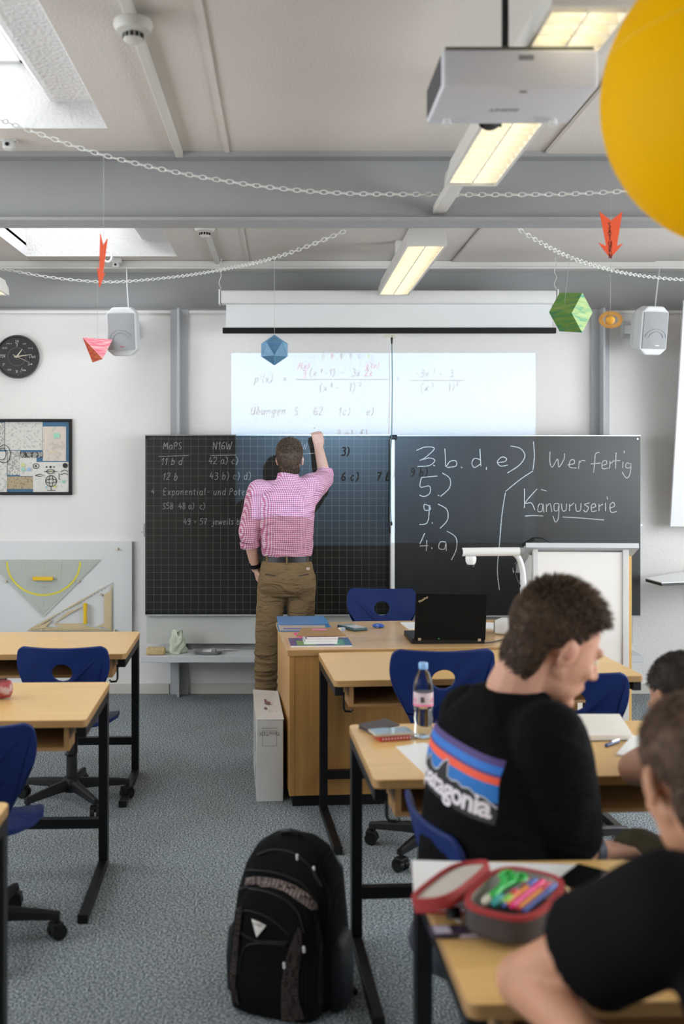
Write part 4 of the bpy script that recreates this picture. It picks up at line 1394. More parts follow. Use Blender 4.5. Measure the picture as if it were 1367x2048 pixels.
b.build('edge_tape', mat('blue_tape', (.12, .32, .52), rough=.5), ti)
bm_.free()
string(MB(), ci + Vector((0, 0, r)), at(548, 517, 5.22)).build('string', M_string, ti)
# green cube hung by a corner
yg = 5.3
tg = thing('paper_cube', 'green streaked paper cube hanging by the right end of the screen', 'paper solid', at(1139, 629, yg), 0, 'paper solids')
c0 = at(1142.5, 626, yg)
away = (c0 - cam.location).normalized()
rx = away.cross(Vector((0, 0, 1))).normalized(); uz = rx.cross(away)
a_ = .1385
E = [((rx * math.cos(t) + uz * math.sin(t)) * math.sqrt(2 / 3.) + away * math.sqrt(1 / 3.)) * a_ for t in (math.radians(176), math.radians(62), math.radians(-63))]
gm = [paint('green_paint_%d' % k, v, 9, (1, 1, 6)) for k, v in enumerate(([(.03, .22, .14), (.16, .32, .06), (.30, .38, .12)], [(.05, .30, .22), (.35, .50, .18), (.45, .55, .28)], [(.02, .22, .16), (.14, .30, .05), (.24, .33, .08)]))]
O_ = c0
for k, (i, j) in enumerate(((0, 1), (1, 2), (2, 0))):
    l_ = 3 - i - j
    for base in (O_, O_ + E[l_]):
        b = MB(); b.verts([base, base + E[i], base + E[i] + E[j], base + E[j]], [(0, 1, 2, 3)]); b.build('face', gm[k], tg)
string(MB(), O_ + E[1] * .4 + E[0] * .5, at(1138, 518, 5.3)).build('string', M_string, tg)
hk = [at(1138 + 3.2 * math.sin(t * 1.2), 510 + 4 * t, 5.29) for t in [k * .25 for k in range(13)]]
MB().tube(hk, .0012, 5).build('hook', M_chrome, tg)
# the big yellow ball
def balloon_mat():
    m = mat('yellow_vinyl', (.88, .56, .001), rough=.55, spec=.1)
    nt = m.node_tree
    p = nt.nodes['Principled BSDF']
    tr = nt.nodes.new('ShaderNodeBsdfTranslucent')
    tr.inputs[0].default_value = (.92, .60, .001, 1)
    mx = nt.nodes.new('ShaderNodeMixShader')
    mx.inputs[0].default_value = .45
    nt.links.new(p.outputs[0], mx.inputs[1])
    nt.links.new(tr.outputs[0], mx.inputs[2])
    nt.links.new(mx.outputs[0], nt.nodes['Material Output'].inputs[0])
    return m
cy = at(1524, 185, 2.05)
t = thing('yellow_ball', 'big yellow ball hanging at the upper right corner', 'ball', cy)
R_ = 312 * 2.05 / F
MB().ell(cy, (R_, R_, R_), n=64, m=40).build('ball', balloon_mat(), t, smooth='all')
b = MB()
pts = []
for k in range(33):
    a = math.pi * k / 32
    v = Vector((math.cos(a), -math.sin(a), .38 + .12 * math.cos(a))).normalized()
    pts.append(cy + v * R_)
b.tube(pts, .0022, 6)
b.build('seam', mat('yellow_seam', (.78, .46, .004), rough=.5), t)
MB().tube([cy + Vector((0, 0, R_)), (cy.x, cy.y, 2.704)], .0015, 6).build('string', M_string, t)

# ---------------------------------------------------------------- furniture materials
W_top = wood('beech_top', (.80, .52, .205), (.71, .435, .150), rough=.30, axis='x')
W_edge = wood('beech_edge', (.43, .25, .095), (.33, .18, .065), rough=.4, axis='x', scale=1.5)
W_tray = wood('tray_wood', (.40, .22, .08), (.30, .16, .06), rough=.45, axis='x')
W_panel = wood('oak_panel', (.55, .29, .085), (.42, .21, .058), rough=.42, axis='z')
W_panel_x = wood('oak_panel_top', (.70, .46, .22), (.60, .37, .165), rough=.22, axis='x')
M_blue = mat('blue_shell', (.007, .021, .11), rough=.5, spec=.25, bump=.05, bscale=300)
M_caster = mat('caster_black', (.006, .006, .006), rough=.5, spec=.3)
M_post = mat('gas_post', (.02, .02, .021), rough=.3)
def R2(a): return Matrix.Rotation(a, 4, 'Z')

def rounded_rect(x0, y0, x1, y1, r, n=5):
    pts = []
    for cx, cy_, a0 in ((x1 - r, y1 - r, 0), (x0 + r, y1 - r, 90), (x0 + r, y0 + r, 180), (x1 - r, y0 + r, 270)):
        for k in range(n + 1):
            a = math.radians(a0 + 90 * k / n)
            pts.append((cx + r * math.cos(a), cy_ + r * math.sin(a)))
    return pts

DH, DW, DD = .737, 1.31, .62
def make_desk():
    t = thing('student_desk', '', 'desk')
    w, d = DW / 2, DD / 2
    rr = rounded_rect(-w, -d, w, d, .022)
    b = MB().prism([(x, y, DH - .027) for x, y in rr], (0, 0, .0255))
    tp = b.build('tabletop', W_edge, t, world=False, bevel=.002)
    MB().prism([(x * .998, y * .996, DH - .0016) for x, y in rr], (0, 0, .0016)).build('veneer', W_top, tp, world=False)
    for s in (-1, 1):
        x = s * (w - .022)
        MB().box((x - .018, -d + .02, DH - .067), (x + .018, d - .005, DH - .027)).build('side_rail', M_black, t, world=False, bevel=.002)
        MB().box((x - .018, d - .058, .03), (x + .018, d - .008, DH - .067)).build('leg', M_black, t, world=False, bevel=.002)
        f = MB().box((x - .018, -d + .06, 0), (x + .018, d - .008, .032)).build('foot', M_black, t, world=False, bevel=.003)
        MB().box((x - .0185, -d + .052, .001), (x + .0185, -d + .062, .033)).build('foot_cap', M_blackp, f, world=False, bevel=.002)
        # bag hook bent from flat steel
        hx = x - s * .028
        MB().tube([(hx, -d + .09, DH - .067), (hx, -d + .09, DH - .135), (hx - s * .006, -d + .085, DH - .147), (hx - s * .03, -d + .08, DH - .147), (hx - s * .036, -d + .08, DH - .137)], .0055, 6).build('bag_hook', M_black, t, world=False)
        MB().box((s * (w - .075) - .009, -d + .035, DH - .118), (s * (w - .075) + .009, d - .16, DH - .027)).build('tray_side', W_tray, t, world=False)
    MB().box((-w + .084, -d + .035, DH - .118), (w - .084, d - .16, DH - .106)).build('tray_bottom', W_tray, t, world=False)
    MB().box((-w + .084, d - .175, DH - .106), (w - .084, d - .16, DH - .027)).build('tray_back', W_tray, t, world=False)
    MB().box((-w + .04, d - .05, .155), (w - .04, d - .018, .195)).build('crossbar', M_black, t, world=False, bevel=.002)
    return t
desk0 = make_desk()
desk0['group'] = 'student desks'
def put_desk(corner, side, deg, label, first=False):
    a = math.radians(deg)
    v = R2(a) @ Vector((side * DW / 2, DD / 2, 0))
    loc = (corner[0] - v.x, corner[1] - v.y, 0)
    if first:
        desk0.location = loc
        desk0.rotation_euler = (0, 0, a)
        desk0['label'] = label
        return desk0
    return dup(desk0, loc, a, label)
put_desk((.1535, 4.93), -1, 4.5, 'beech student desk standing directly against the wooden teacher desk', True)
put_desk((.218, 3.61), -1, 3.2, 'beech student desk with the water bottle and open notebook')
put_desk((.285, 2.385), -1, 2.0, 'beech student desk with the open pencil case, at the lower right')
put_desk((-.714, 4.29), 1, 1.8, 'beech student desk on the left with the red pencil case')
put_desk((-.761, 5.52), 1, 1.6, 'beech student desk on the left nearest the wall with the triangles')
put_desk((-.733, 2.80), 1, 1.5, 'beech student desk cut off at the lower left corner')

# ---------------------------------------------------------------- swivel chairs
HS0 = .43
def make_chair():
    t = thing('swivel_chair', '', 'chair')
    # backrest: wide at the top, narrow waist, round grip hole
    prof = [(0, .176), (.010, .196), (.03, .208), (.08, .213), (.13, .207), (.18, .188), (.23, .162), (.28, .136), (.33, .114), (.37, .103), (.40, .10)]
    pr2 = [(q[1], q[0]) for q in prof]
    hw = spline(pr2, 3)
    top = [(-.176 + .352 * k / 12, -.004 * (1 - (abs(k - 6) / 6.0) ** 2) * -1 + .004) for k in range(1, 12)]
    outline = [(x, t_) for x, t_ in hw] + [(-x, t_) for x, t_ in reversed(hw)] + [(x, .0 + .006 * (1 - (x / .176) ** 2)) for x, _ in top]
    hole = [(.047 * math.cos(a), .122 + .041 * math.sin(a)) for a in [2 * math.pi * k / 28 for k in range(28)]]
    def back(x, t_):
        zr = .385 - t_
        if zr > .15:
            y = -.195 - (zr - .15) * .26
        else:
            q = (.15 - zr) / .15
            y = -.195 + .10 * q * q - .02 * q
        y += .85 * x * x * min(1, max(.2, zr / .25))
        return Vector((x, y, HS0 + max(zr, -.01)))
    plate(outline, [hole], back, .014, .028, 'backrest', M_blue, t, bevel=.004)
    # raised rim round the grip hole
    P = [back(.052 * math.cos(a), .122 + .046 * math.sin(a)) for a in [2 * math.pi * k / 28 for k in range(29)]]
    sr = []
    for k in range(22):
        a = 2 * math.pi * k / 22
        cx, cy_ = math.copysign(abs(math.cos(a)) ** .7, math.cos(a)), math.copysign(abs(math.sin(a)) ** .7, math.sin(a))
        y = .035 + .20 * cy_
        wd = .215 if y > -.02 else .215 - (-.02 - y) * .75
        sr.append((wd * cx, y))
    def seat(x, y):
        z = -.012 + .9 * max(0, abs(x) - .08) ** 2 * .8
        if y > .10:
            z -= (y - .10) ** 2 * 2.2
        if y < -.08:
            z += (-.08 - y) ** 2 * 1.5
        return Vector((x, y, HS0 + z))
    plate(sr, [], seat, .016, .04, 'seat', M_blue, t, bevel=.004)
    MB().cbox((0, -.01, HS0 - .04), (.17, .20, .035), bevel=.01).build('seat_mechanism', M_blackp, t, world=False)
    MB().cyl((0, -.01, .30), (0, -.01, HS0 - .05), .014, n=16).build('piston', M_chrome, t, world=False, smooth=True)
    MB().cyl((0, -.01, .10), (0, -.01, .335), .026, n=18).build('gas_post', M_post, t, world=False, smooth=True)
    MB().lathe([(.042, .062), (.048, .075), (.046, .11), (.036, .128), (.028, .132)], 20, Matrix.Translation((0, -.01, 0))).build('hub', M_blackp, t, world=False, smooth=True)
    rings = []
    for x, z, wy, hz in ((.03, .098, .026, .024), (.12, .094, .022, .02), (.22, .086, .017, .016), (.275, .080, .014, .013)):
        rings.append([(x, -wy, z - hz), (x, wy, z - hz), (x, wy * .8, z + hz * .5), (x, wy * .35, z + hz), (x, -wy * .35, z + hz), (x, -wy * .8, z + hz * .5)])
    arm = MB().rings(rings).build('base_arm', M_blackp, t, world=False, bevel=.002)
    cb = MB()
    cb.cyl((0, -.024, 0), (0, -.005, 0), .027, n=18).cyl((0, .005, 0), (0, .024, 0), .027, n=18)
    cst = cb.build('caster_wheel', M_caster, arm, world=False, smooth=True)
    cst.location = (.265, 0, .0275)
    cst.rotation_euler = (0, 0, .6)
    fk = MB().box((-.024, -.024, .022), (.016, .024, .046)).cyl((0, 0, .04), (0, 0, .07), .008, n=10).build('caster_fork', M_caster, arm, world=False, bevel=.004)
    fk.location = (.265, 0, .012)
    fk.rotation_euler = (0, 0, .6)
    arm.location = (0, -.01, 0)
    for k in range(1, 5):
        a2 = share(arm, (0, -.01, 0), t, (0, 0, 2 * math.pi * k / 5))
        for ch in (cst, fk):
            c = share(ch, ch.location, a2, (0, 0, .6 + 1.3 * k))
    return t
chair0 = make_chair()
chair0['group'] = 'blue swivel chairs'
_first = [True]
def put_chair(x, y, deg, hs, phase, label):
    a = math.radians(deg)
    if _first[0]:
        _first[0] = False
        c = dup(chair0, (x, y, 0), a, label)
    else:
        c = dup(chair0, (x, y, 0), a, label)
    for ch in c.children:
        n = ch.name.split('.')[0]
        if n in ('seat', 'backrest', 'seat_mechanism', 'piston'):
            ch.location.z += hs - HS0
        if n == 'base_arm':
            ch.rotation_euler.z += math.radians(phase) - a
    return c
put_chair(-1.02, 5.03, 0, .405, 17, 'blue swivel chair on the left, pushed up to the desk near the triangles')
put_chair(-1.05, 3.60, 8, .41, 5, 'blue swivel chair cut by the left picture edge')
put_chair(.62, 4.42, 3, .505, 17, 'blue swivel chair with round hole standing before the laptop')
put_chair(1.19, 4.36, -14, .43, 20, 'blue swivel chair right of the seated student, behind the open notebook')
put_chair(.575, 6.20, 176, .465, 40, 'blue swivel chair behind the teacher desk, under the blackboard')
put_chair(.585, 2.70, -80, .375, 30, 'blue swivel chair on which the student with the logo shirt sits')
put_chair(1.17, 2.73, 5, .43, 50, 'blue swivel chair under the far right student')
put_chair(.78, 1.22, 0, .43, 10, 'blue swivel chair of the nearest student, outside the frame')
for o in [chair0] + list(chair0.children_recursive):
    bpy.data.objects.remove(o)

# ---------------------------------------------------------------- teacher desk
TH = .747
a = math.radians(4.4)
td = thing('teacher_desk', 'oak panelled teacher desk carrying the laptop and books', 'desk', (.0165, 4.95, 0), a)
TW, TDp = 1.40, .82
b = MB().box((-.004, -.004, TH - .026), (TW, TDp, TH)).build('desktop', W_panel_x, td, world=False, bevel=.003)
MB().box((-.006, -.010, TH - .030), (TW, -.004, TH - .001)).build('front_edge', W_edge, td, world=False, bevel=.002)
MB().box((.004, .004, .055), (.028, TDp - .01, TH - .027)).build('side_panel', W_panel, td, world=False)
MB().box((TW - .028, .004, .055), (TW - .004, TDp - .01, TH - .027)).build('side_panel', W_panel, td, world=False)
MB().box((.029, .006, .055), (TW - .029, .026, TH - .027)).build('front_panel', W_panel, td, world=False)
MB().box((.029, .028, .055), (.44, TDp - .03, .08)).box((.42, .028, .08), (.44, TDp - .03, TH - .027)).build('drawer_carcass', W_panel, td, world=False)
for k in range(3):
    z = .09 + k * .205
    d_ = MB().box((.032, TDp - .03, z), (.416, TDp - .012, z + .198)).build('drawer', W_panel, td, world=False)
    MB().cbox((.22, TDp - .004, z + .10), (.10, .012, .012), bevel=.003).build('handle', M_chrome, d_, world=False)
MB().box((.02, .025, 0), (TW - .02, TDp - .03, .055)).build('plinth', M_blackp, td, world=False)
TM = Matrix.Translation(td.location) @ R2(a)
def on_t(px, py, h=0.0):
    """point of the teacher desk's top that a pixel shows"""
    Y = F * (CZ - TH - h) / (py - VY)
    return Vector(((px - VX) * Y / F, Y, TH + h))
def on_d(px, py, h=0.0):
    Y = F * (CZ - DH - h) / (py - VY)
    return Vector(((px - VX) * Y / F, Y, DH + h))

# blue ring binders / folders
M_bluef = mat('blue_folder', (.04, .19, .40), rough=.35)
M_pages = mat('page_edges', (.50, .45, .40), rough=.8, bump=.4, bscale=80, stretch=(.2, .2, 40))
p = Vector((.085, 5.56, TH + .0005))
t = thing('folder', 'thick blue folder of loose sheets on the corner of the teacher desk', 'folder', p, math.radians(3))
MB().box((-.125, -.10, 0), (.125, .15, .004), bevel=.001).build('cover', M_bluef, t, world=False)
MB().box((-.118, -.094, .004), (.118, .148, .034)).build('pages', M_pages, t, world=False)
MB().prism([(-.125, -.10, .035), (.128, -.10, .034), (.128, .15, .038), (-.125, .15, .038)], (0, 0, .004)).build('cover', M_bluef, t, world=False)
MB().box((-.10, -.097, .012), (.06, -.092, .018)).build('pocket', mat('violet_card', (.18, .15, .32)), t, world=False)
MB().cyl((.127, -.09, .018), (.127, .14, .018), .020, n=14).build('spine', M_bluef, t, world=False, smooth=True)
# picture book lying flat, with a stack and a brown envelope on it
p = on_t(642, 1292)
t = thing('picture_book', 'flat blue and green picture book at the front edge of the teacher desk', 'book', p, math.radians(3), 'books on the teacher desk')
MB().box((-.147, -.02, 0), (.147, .18, .006)).build('pages', M_white, t, world=False)
MB().box((-.149, -.022, .006), (.149, .182, .008)).build('cover', mat('navy_cover', (.05, .05, .16), rough=.3), t, world=False)
MB().box((-.115, -.018, .0081), (-.02, .10, .0086)).build('cover_picture', mat('green_cover', (.16, .36, .06), rough=.3, vary=.3, vscale=40), t, world=False)
MB().box((.06, -.018, .0081), (.115, .13, .0086)).build('cover_picture', mat('green_cover_2', (.12, .40, .20), rough=.3, vary=.3, vscale=40), t, world=False)
MB().box((.116, -.018, .0081), (.146, .13, .0086)).build('cover_picture', mat('blue_cover_2', (.03, .14, .26), rough=.3), t, world=False)
base = p
z = TH + .0095
for k, (w_, th, c_, lab) in enumerate(((.158, .012, (.72, .74, .76), 'white paperback, lowest in the small stack on the teacher desk'), (.154, .012, (.70, .72, .74), 'white paperback in the middle of the small stack'), (.150, .010, (.30, .14, .34), 'paperback with violet cover, top of the small stack'))):
    t = thing('paperback', lab, 'book', (p.x - .003 + .004 * k, p.y + .02, z), math.radians(2 + k), 'books on the teacher desk')
    MB().box((-w_ / 2, -.02, .001), (w_ / 2, .12, th - .001)).build('pages', M_white, t, world=False)
    MB().box((-w_ / 2 - .001, -.021, 0), (w_ / 2 + .001, .122, .001)).build('cover', mat('pc_%d' % k, c_, rough=.4), t, world=False)
    MB().box((-w_ / 2 - .001, -.021, th - .001), (w_ / 2 + .001, .122, th)).build('cover', mat('pc_%d' % k, c_, rough=.4), t, world=False)
    z += th + .0005
# kraft folder lying sloped on the stack
t = thing('kraft_envelope', 'brown kraft folder with pink label on top of the book stack', 'folder', (p.x - .002, p.y + .035, z))
MB().prism([(-.118, -.035, .001), (.122, -.03, .001), (.085, .13, .012), (-.085, .13, .012)], (0, 0, .005)).build('card', mat('kraft', (.31, .175, .07), rough=.7), t, world=False)
MB().prism([(-.035, .075, .0135), (.035, .075, .0135), (.030, .095, .015), (-.04, .095, .015)], (0, 0, .0006)).build('sticker', mat('pink_sticker', (.75, .16, .38), rough=.4), t, world=False)
# pink booklets behind
for k, (px, py, c_, dz, lab) in enumerate(((612, 1276, (.72, .05, .22), .0, 'bright pink booklet left of the kraft folder'), (626, 1273, (.36, .10, .30), .006, 'violet patterned booklet lying on the pink one'))):
    p = on_t(px, py)
    o = MB().cbox((0, 0, .0025), (.09, .15, .005)).build('booklet', mat('booklet_%d' % k, c_, rough=.35, vary=.25 * k, vscale=30), world=False)
    o.location = (p.x, p.y + .06, TH + dz + .0005)
    o.rotation_euler = (0, 0, math.radians(14 - 24 * k))
    tag(o, lab, 'booklet', 'booklets on the teacher desk')
    if k: MB().cbox((-.01, -.05, .0053), (.05, .03, .0006)).build('label', M_white, o, world=False)
# calculator
p = on_t(704, 1258)
t = thing('pocket_calculator', 'dark green pocket calculator on the teacher desk', 'calculator', p, math.radians(30))
MB().box((-.042, -.085, 0), (.042, .085, .016), bevel=.006).build('body', mat('calc_dark', (.03, .07, .075), rough=.4), t, world=False)
MB().box((-.034, .03, .016), (.034, .07, .017)).build('display', mat('calc_lcd', (.35, .40, .32), rough=.2), t, world=False)
kb = None
for i in range(5):
    for j in range(5):
        if kb is None:
            kb = MB().box((-.0045, -.0035, 0), (.0045, .0035, .003)).build('key', mat('calc_key', (.55, .56, .54)), t, world=False)
            kb.location = (-.027, -.07, .016)
        else:
            share(kb, (-.027 + i * .0135, -.07 + j * .019, .016), t)
p = on_t(683, 1262)
o = MB().cbox((0, 0, .009), (.034, .022, .018), bevel=.003).build('eraser', mat('eraser_cream', (.66, .62, .48), rough=.6), world=False)
o.location = p; o.rotation_euler.z = .3
tag(o, 'cream eraser block beside the pocket calculator', 'eraser')
MB().cbox((.004, 0, .009), (.022, .0228, .0188), bevel=.001).build('sleeve', mat('eraser_sleeve', (.35, .42, .5)), o, world=False)
p = on_t(756, 1256)
t = thing('correction_roller', 'small blue correction roller on the teacher desk', 'correction roller', p, math.radians(-20))
MB().ell((0, 0, .012), (.034, .018, .012)).build('case', mat('roller_blue', (.01, .08, .42), rough=.15), t, world=False, smooth='all')
MB().cyl((.0, -.017, .012), (0, .017, .012), .008, n=14).build('reel', mat('roller_inner', (.25, .35, .6)), t, world=False)
# laptop, its lid's back to the class
p = on_t(896, 1288)
t = thing('laptop', 'black laptop standing open on the teacher desk, lid towards the class', 'laptop', p, math.radians(2))
hw_ = .176
MB().box((-hw_ - .004, .004, 0), (hw_ + .004, .25, .026), bevel=.004).build('base', M_blackp, t, world=False)
kb = MB().box((-.008, -.008, .026), (.008, .008, .029)).build('key', mat('laptop_key', (.03, .03, .032)), t, world=False)
kb.location = (-.15, .06, 0)
for i in range(16):
    for j in range(5):
        if i or j: share(kb, (-.15 + i * .02, .06 + j * .02, 0), t)
tilt = math.radians(6)
Mt = Matrix.Translation((.004, 0, .022)) @ Matrix.Rotation(tilt, 4, 'X') @ Matrix.Rotation(math.radians(1.0), 4, 'Y')
lid = MB().box((-hw_ + .006, -.008, 0), (hw_, .006, .228), Mt, bevel=.003).build('lid', mat('laptop_lid', (.004, .004, .004), rough=.6, spec=.1), t, world=False)
MB().box((-hw_ + .02, .0062, .015), (hw_ - .014, .007, .215), Mt).build('screen', mat('lit_screen', (.2, .22, .25), emit=(.5, .6, .8), estr=.6), lid, world=False)
place(text_mesh('ThinkPad', .0135, bold=.0003), (0, 0, 0), (1, 0, .0), (0, 0, 1))
b = place(text_mesh('ThinkPad', .0135, bold=.0003), (-.135, -.0088, .198), (.85, 0, .52), (-.52, 0, .85))
bmesh.ops.transform(b.bm, matrix=Mt, verts=b.bm.verts)
b.build('logo', mat('logo_silver', (.55, .42, .28), rough=.3), lid, world=False)
for x in (-hw_ + .03, hw_ - .03):
    MB().box((x - .007, -.010, -.004), (x + .007, .008, .008), Mt).build('hinge', M_chrome, t, world=False)
MB().box((-.056, -.0095, .004), (-.048, -.008, .007), Mt).build('light', mat('green_led', (.05, .3, .05), emit=(.1, .8, .1), estr=.05), t, world=False)
# sheets beside the laptop
for px, py, r, lab in ((838, 1252, 6, 'white sheets lying left of the laptop on the teacher desk'), (962, 1252, -18, 'white sheet lying right of the laptop on the teacher desk')):
    p = on_t(px, py)
    o = MB().cbox((0, 0, .003), (.16, .20, .006)).build('paper_sheets', M_white, world=False)
    o.location = p; o.rotation_euler.z = math.radians(r)
    tag(o, lab, 'paper', 'papers on the teacher desk')
# small router-like box and cable
p = on_t(998, 1270)
t = thing('small_speaker_box', 'small white box with black front on the teacher desk', 'speaker box', p, math.radians(-28))
MB().box((-.03, 0, 0), (.045, .12, .075), bevel=.014, seg=3).build('case', M_offwhite, t, world=False, smooth=True)
MB().box((-.034, .012, .008), (-.0295, .108, .067), bevel=.002).build('front', M_blackp, t, world=False)
pts = [on_t(968, 1286, .004), on_t(985, 1284, .004), on_t(1005, 1279, .004), on_t(1020, 1275, .004), on_t(1032, 1270, .004)]
tag(MB().tube(pts, .003, 6).build('laptop_cable', M_blackp, origin=pts[0], smooth=True), 'thin black cable running from the laptop across the desk', 'cable')

# document camera on its curved arm
p = Vector((1.205, 5.32, TH))
dc = thing('document_camera', 'white document camera on a curved arm beside the lectern', 'document camera', p)
Y = 5.32
MB().box((p.x - .02, Y - .05, TH), (p.x + .17, Y + .16, TH + .03), bevel=.01).build('base', M_white, dc)
armp = [at(1046, 1272, Y), at(1047, 1210, Y), at(1046, 1160, Y), at(1043, 1135, Y), at(1036, 1115, Y), at(1024, 1104, Y), at(1015, 1101, Y)]
armp = [Vector(q) for q in spline([tuple(v) for v in armp], 5)]
b = MB()
b.tube(armp, .0145, 12)
b.build('arm', mat('arm_silver_white', (.72, .73, .74), rough=.3), dc, smooth='all')
h0, h1 = at(924, 1104, Y - .02), at(1038, 1103, Y - .02)
MB().cyl(h0, h1, .0215, n=24).build('camera_head', M_white, dc, smooth=True)
MB().cyl(h0 + Vector((-.002, 0, 0)), h0, .017, n=20).build('lens_ring', M_blackp, dc, smooth=True)
MB().cyl(h1, h1 + Vector((.018, 0, 0)), .020, n=20).build('rear_cap', mat('grey_cap', (.25, .25, .26), rough=.4), dc, smooth=True)
q = at(941, 1112, Y - .02)
MB().lathe([(.024, 0), (.028, -.01), (.026, -.028), (.019, -.042)], 20, Matrix.Translation(q)).build('lens_housing', M_white, dc, smooth=True)
MB().lathe([(.019, -.042), (.019, -.054), (.001, -.054)], 20, Matrix.Translation(q)).build('lens', M_blackp, dc, smooth=True)
MB().cyl(at(982, 1103, Y - .042), at(983, 1103, Y - .042), .0005, n=6).build('seam', M_blackp, dc)
pts = [at(1040, 1108, Y + .02), at(1034, 1122, Y + .05), at(1029, 1140, Y + .05), at(1033, 1160, Y + .05), at(1046, 1185, Y + .05), at(1050, 1230, Y + .05)]
MB().tube([Vector(v) for v in spline([tuple(v) for v in pts], 5)], .0042, 8).build('cable', M_blackp, dc, smooth=True)
MB().capsule(at(1029, 1130, Y + .05), at(1029, 1140, Y + .05), .008).build('cable_choke', M_blackp, dc)

# lectern
YL = 6.05
lc = thing('lectern', 'white lectern with sloping top and wooden side in front of the blackboard', 'lectern', (at(1160, 0, YL).x, YL, 0), math.radians(-3.5))
def LX(px): return (px - 1160) * YL / F
def LZ(py): return CZ - (py - VY) * YL / F
M_lw = mat('lectern_white', (.90, .875, .83), rough=.45)
MB().box((LX(1076), .0, .06), (LX(1242), .02, LZ(1104))).build('front_panel', M_lw, lc, world=False)
for x0, x1 in ((LX(1066), LX(1076) - .001), (LX(1242) + .001, LX(1254))):
    MB().box((x0, -.012, 0), (x1, .03, LZ(1092))).build('corner_post', M_offwhite, lc, world=False, bevel=.003)
MB().box((LX(1254) + .001, -.005, .06), (LX(1254) + .018, .42, LZ(1112))).build('side_panel', W_top, lc, world=False)
MB().box((LX(1066) - .006, .03, .06), (LX(1066) - .001, .42, LZ(1112))).build('side_panel', M_lw, lc, world=False)
MB().box((LX(1066), .03, .0), (LX(1254), .42, .06)).build('base', M_offwhite, lc, world=False)
z0, z1 = LZ(1094), LZ(1117)
MB().prism([(LX(1050), -.045, z0), (LX(1271), -.045, z0), (LX(1271), .44, z0 - .20), (LX(1050), .44, z0 - .20)], (0, .008, .026)).build('reading_top', mat('lectern_top_grey', (.62, .64, .66), rough=.4), lc, world=False)
MB().cbox((LX(1254) + .022, .10, LZ(1190)), (.012, .03, .03), bevel=.003).build('hinge', M_offwhite, lc, world=False)
pts = [Vector((LX(1052), -.02, z0 + .02)), Vector((LX(1064), -.01, z0 + .05)), Vector((LX(1085), 0, z0 + .048)), Vector((LX(1105), .02, z0 + .02))]
MB().tube([Vector(v) for v in spline([tuple(v) for v in pts], 6)], .004, 8).build('lamp_cable', M_blackp, lc, world=False)
MB().capsule((LX(1045), -.03, z0 + .014), (LX(1066), -.02, z0 + .045), .010).build('cable_plug', M_blackp, lc, world=False)

# carton beside the teacher desk
p0 = Vector((-.137, 5.04, 0))
bxo = thing('carton', 'tall narrow white carton on the floor beside the teacher desk', 'carton', p0, math.radians(3.2))
M_card = mat('white_carton', (.70, .70, .68), rough=.6, bump=.1, bscale=40, vary=.03, vscale=8)
BW, BDp, BH = .128, .60, .392
MB().box((0, 0, 0), (BW, BDp, BH)).build('box', M_card, bxo, world=False, bevel=.003)
MB().prism([(-.004, 0, BH), (BW + .003, -.004, BH + .001), (BW + .003, BDp, BH + .001), (-.004, BDp, BH + .012)], (0, 0, .003)).build('lid_flap', M_card, bxo, world=False)
M_cprint = mat('carton_print', (.16, .16, .17), rough=.7)
place(text_mesh('TimeTEX', .026), (.062, -.0012, BH - .065), (-1, 0, 0), (0, 0, -1)).build('lettering', M_cprint, bxo, world=False)
place(text_mesh('www.timetex.de', .011), (.062, -.0012, BH - .040), (-1, 0, 0), (0, 0, -1)).build('lettering', M_cprint, bxo, world=False)
b = MB()
x0, x1, z0, z1 = .028, .096, BH - .125, BH - .052
for q0, q1 in (((x0, z0), (x1, z0)), ((x1, z0), (x1, z1)), ((x1, z1), (x0, z1)), ((x0, z1), (x0, z0))):
    b.ribbon([(q0[0], -.0012, q0[1]), (q1[0], -.0012, q1[1])], .0016)
b.build('label_box', M_cprint, bxo, world=False)
b = MB().cbox((-.0005, .15, .25), (.001, .03, .09)).cbox((-.0005, .15, .10), (.001, .03, .07))
b.build('handle_hole_shade', mat('painted_hole_shade', (.12, .10, .09)), bxo, world=False)  # flat dark patches paint the shade inside the handle holes
b = MB().cbox((.055, .33, BH + .0125), (.012, .09, .0008)).cbox((.068, .30, BH + .0115), (.02, .05, .0008)).cbox((.05, .20, BH + .010), (.014, .03, .0008))
b.build('torn_tape', mat('tape_mark', (.22, .12, .10)), bxo, world=False)
place(text_mesh('BLT', .03), (.085, .14, BH + .0075), (1, 0, 0), (0, .99, .02)).build('stamp', mat('faded_stamp', (.62, .45, .34)), bxo, world=False)

# ---------------------------------------------------------------- desk with the bottle
p = on_d(846, 1474)
M_pet = mat('clear_bottle', (.86, .92, .97), rough=.04, trans=1.0)
MATS['clear_bottle'].node_tree.nodes['Principled BSDF'].inputs['IOR'].default_value = 1.18
bo = thing('water_bottle', 'half full clear water bottle with light blue cap on the desk', 'bottle', p)
Mb = Matrix.Translation(p)
prof = [(.004, .004), (.022, 0), (.029, .006), (.030, .02), (.0285, .045), (.031, .06), (.0285, .082), (.031, .10), (.032, .105), (.032, .15), (.0325, .165), (.030, .185), (.022, .208), (.0135, .222), (.0135, .228)]
MB().lathe(prof, 32, Mb).build('body', M_pet, bo, smooth='all')
wprof = [(.004, .006), (.021, .002), (.0275, .008), (.0285, .02), (.027, .045), (.0295, .06), (.027, .082), (.0285, .098), (.001, .099)]
MB().lathe(wprof, 28, Mb).build('water', mat('water', (.93, .93, .90), rough=.02, trans=1.0), bo, smooth=True)
MATS['water'].node_tree.nodes['Principled BSDF'].inputs['IOR'].default_value = 1.25
MB().lathe([(.0322, .105), (.0326, .106), (.0326, .149), (.0322, .15)], 32, Mb).build('label', mat('pink_white_label', (.78, .62, .66), rough=.4, alpha=.75), bo, smooth=True)
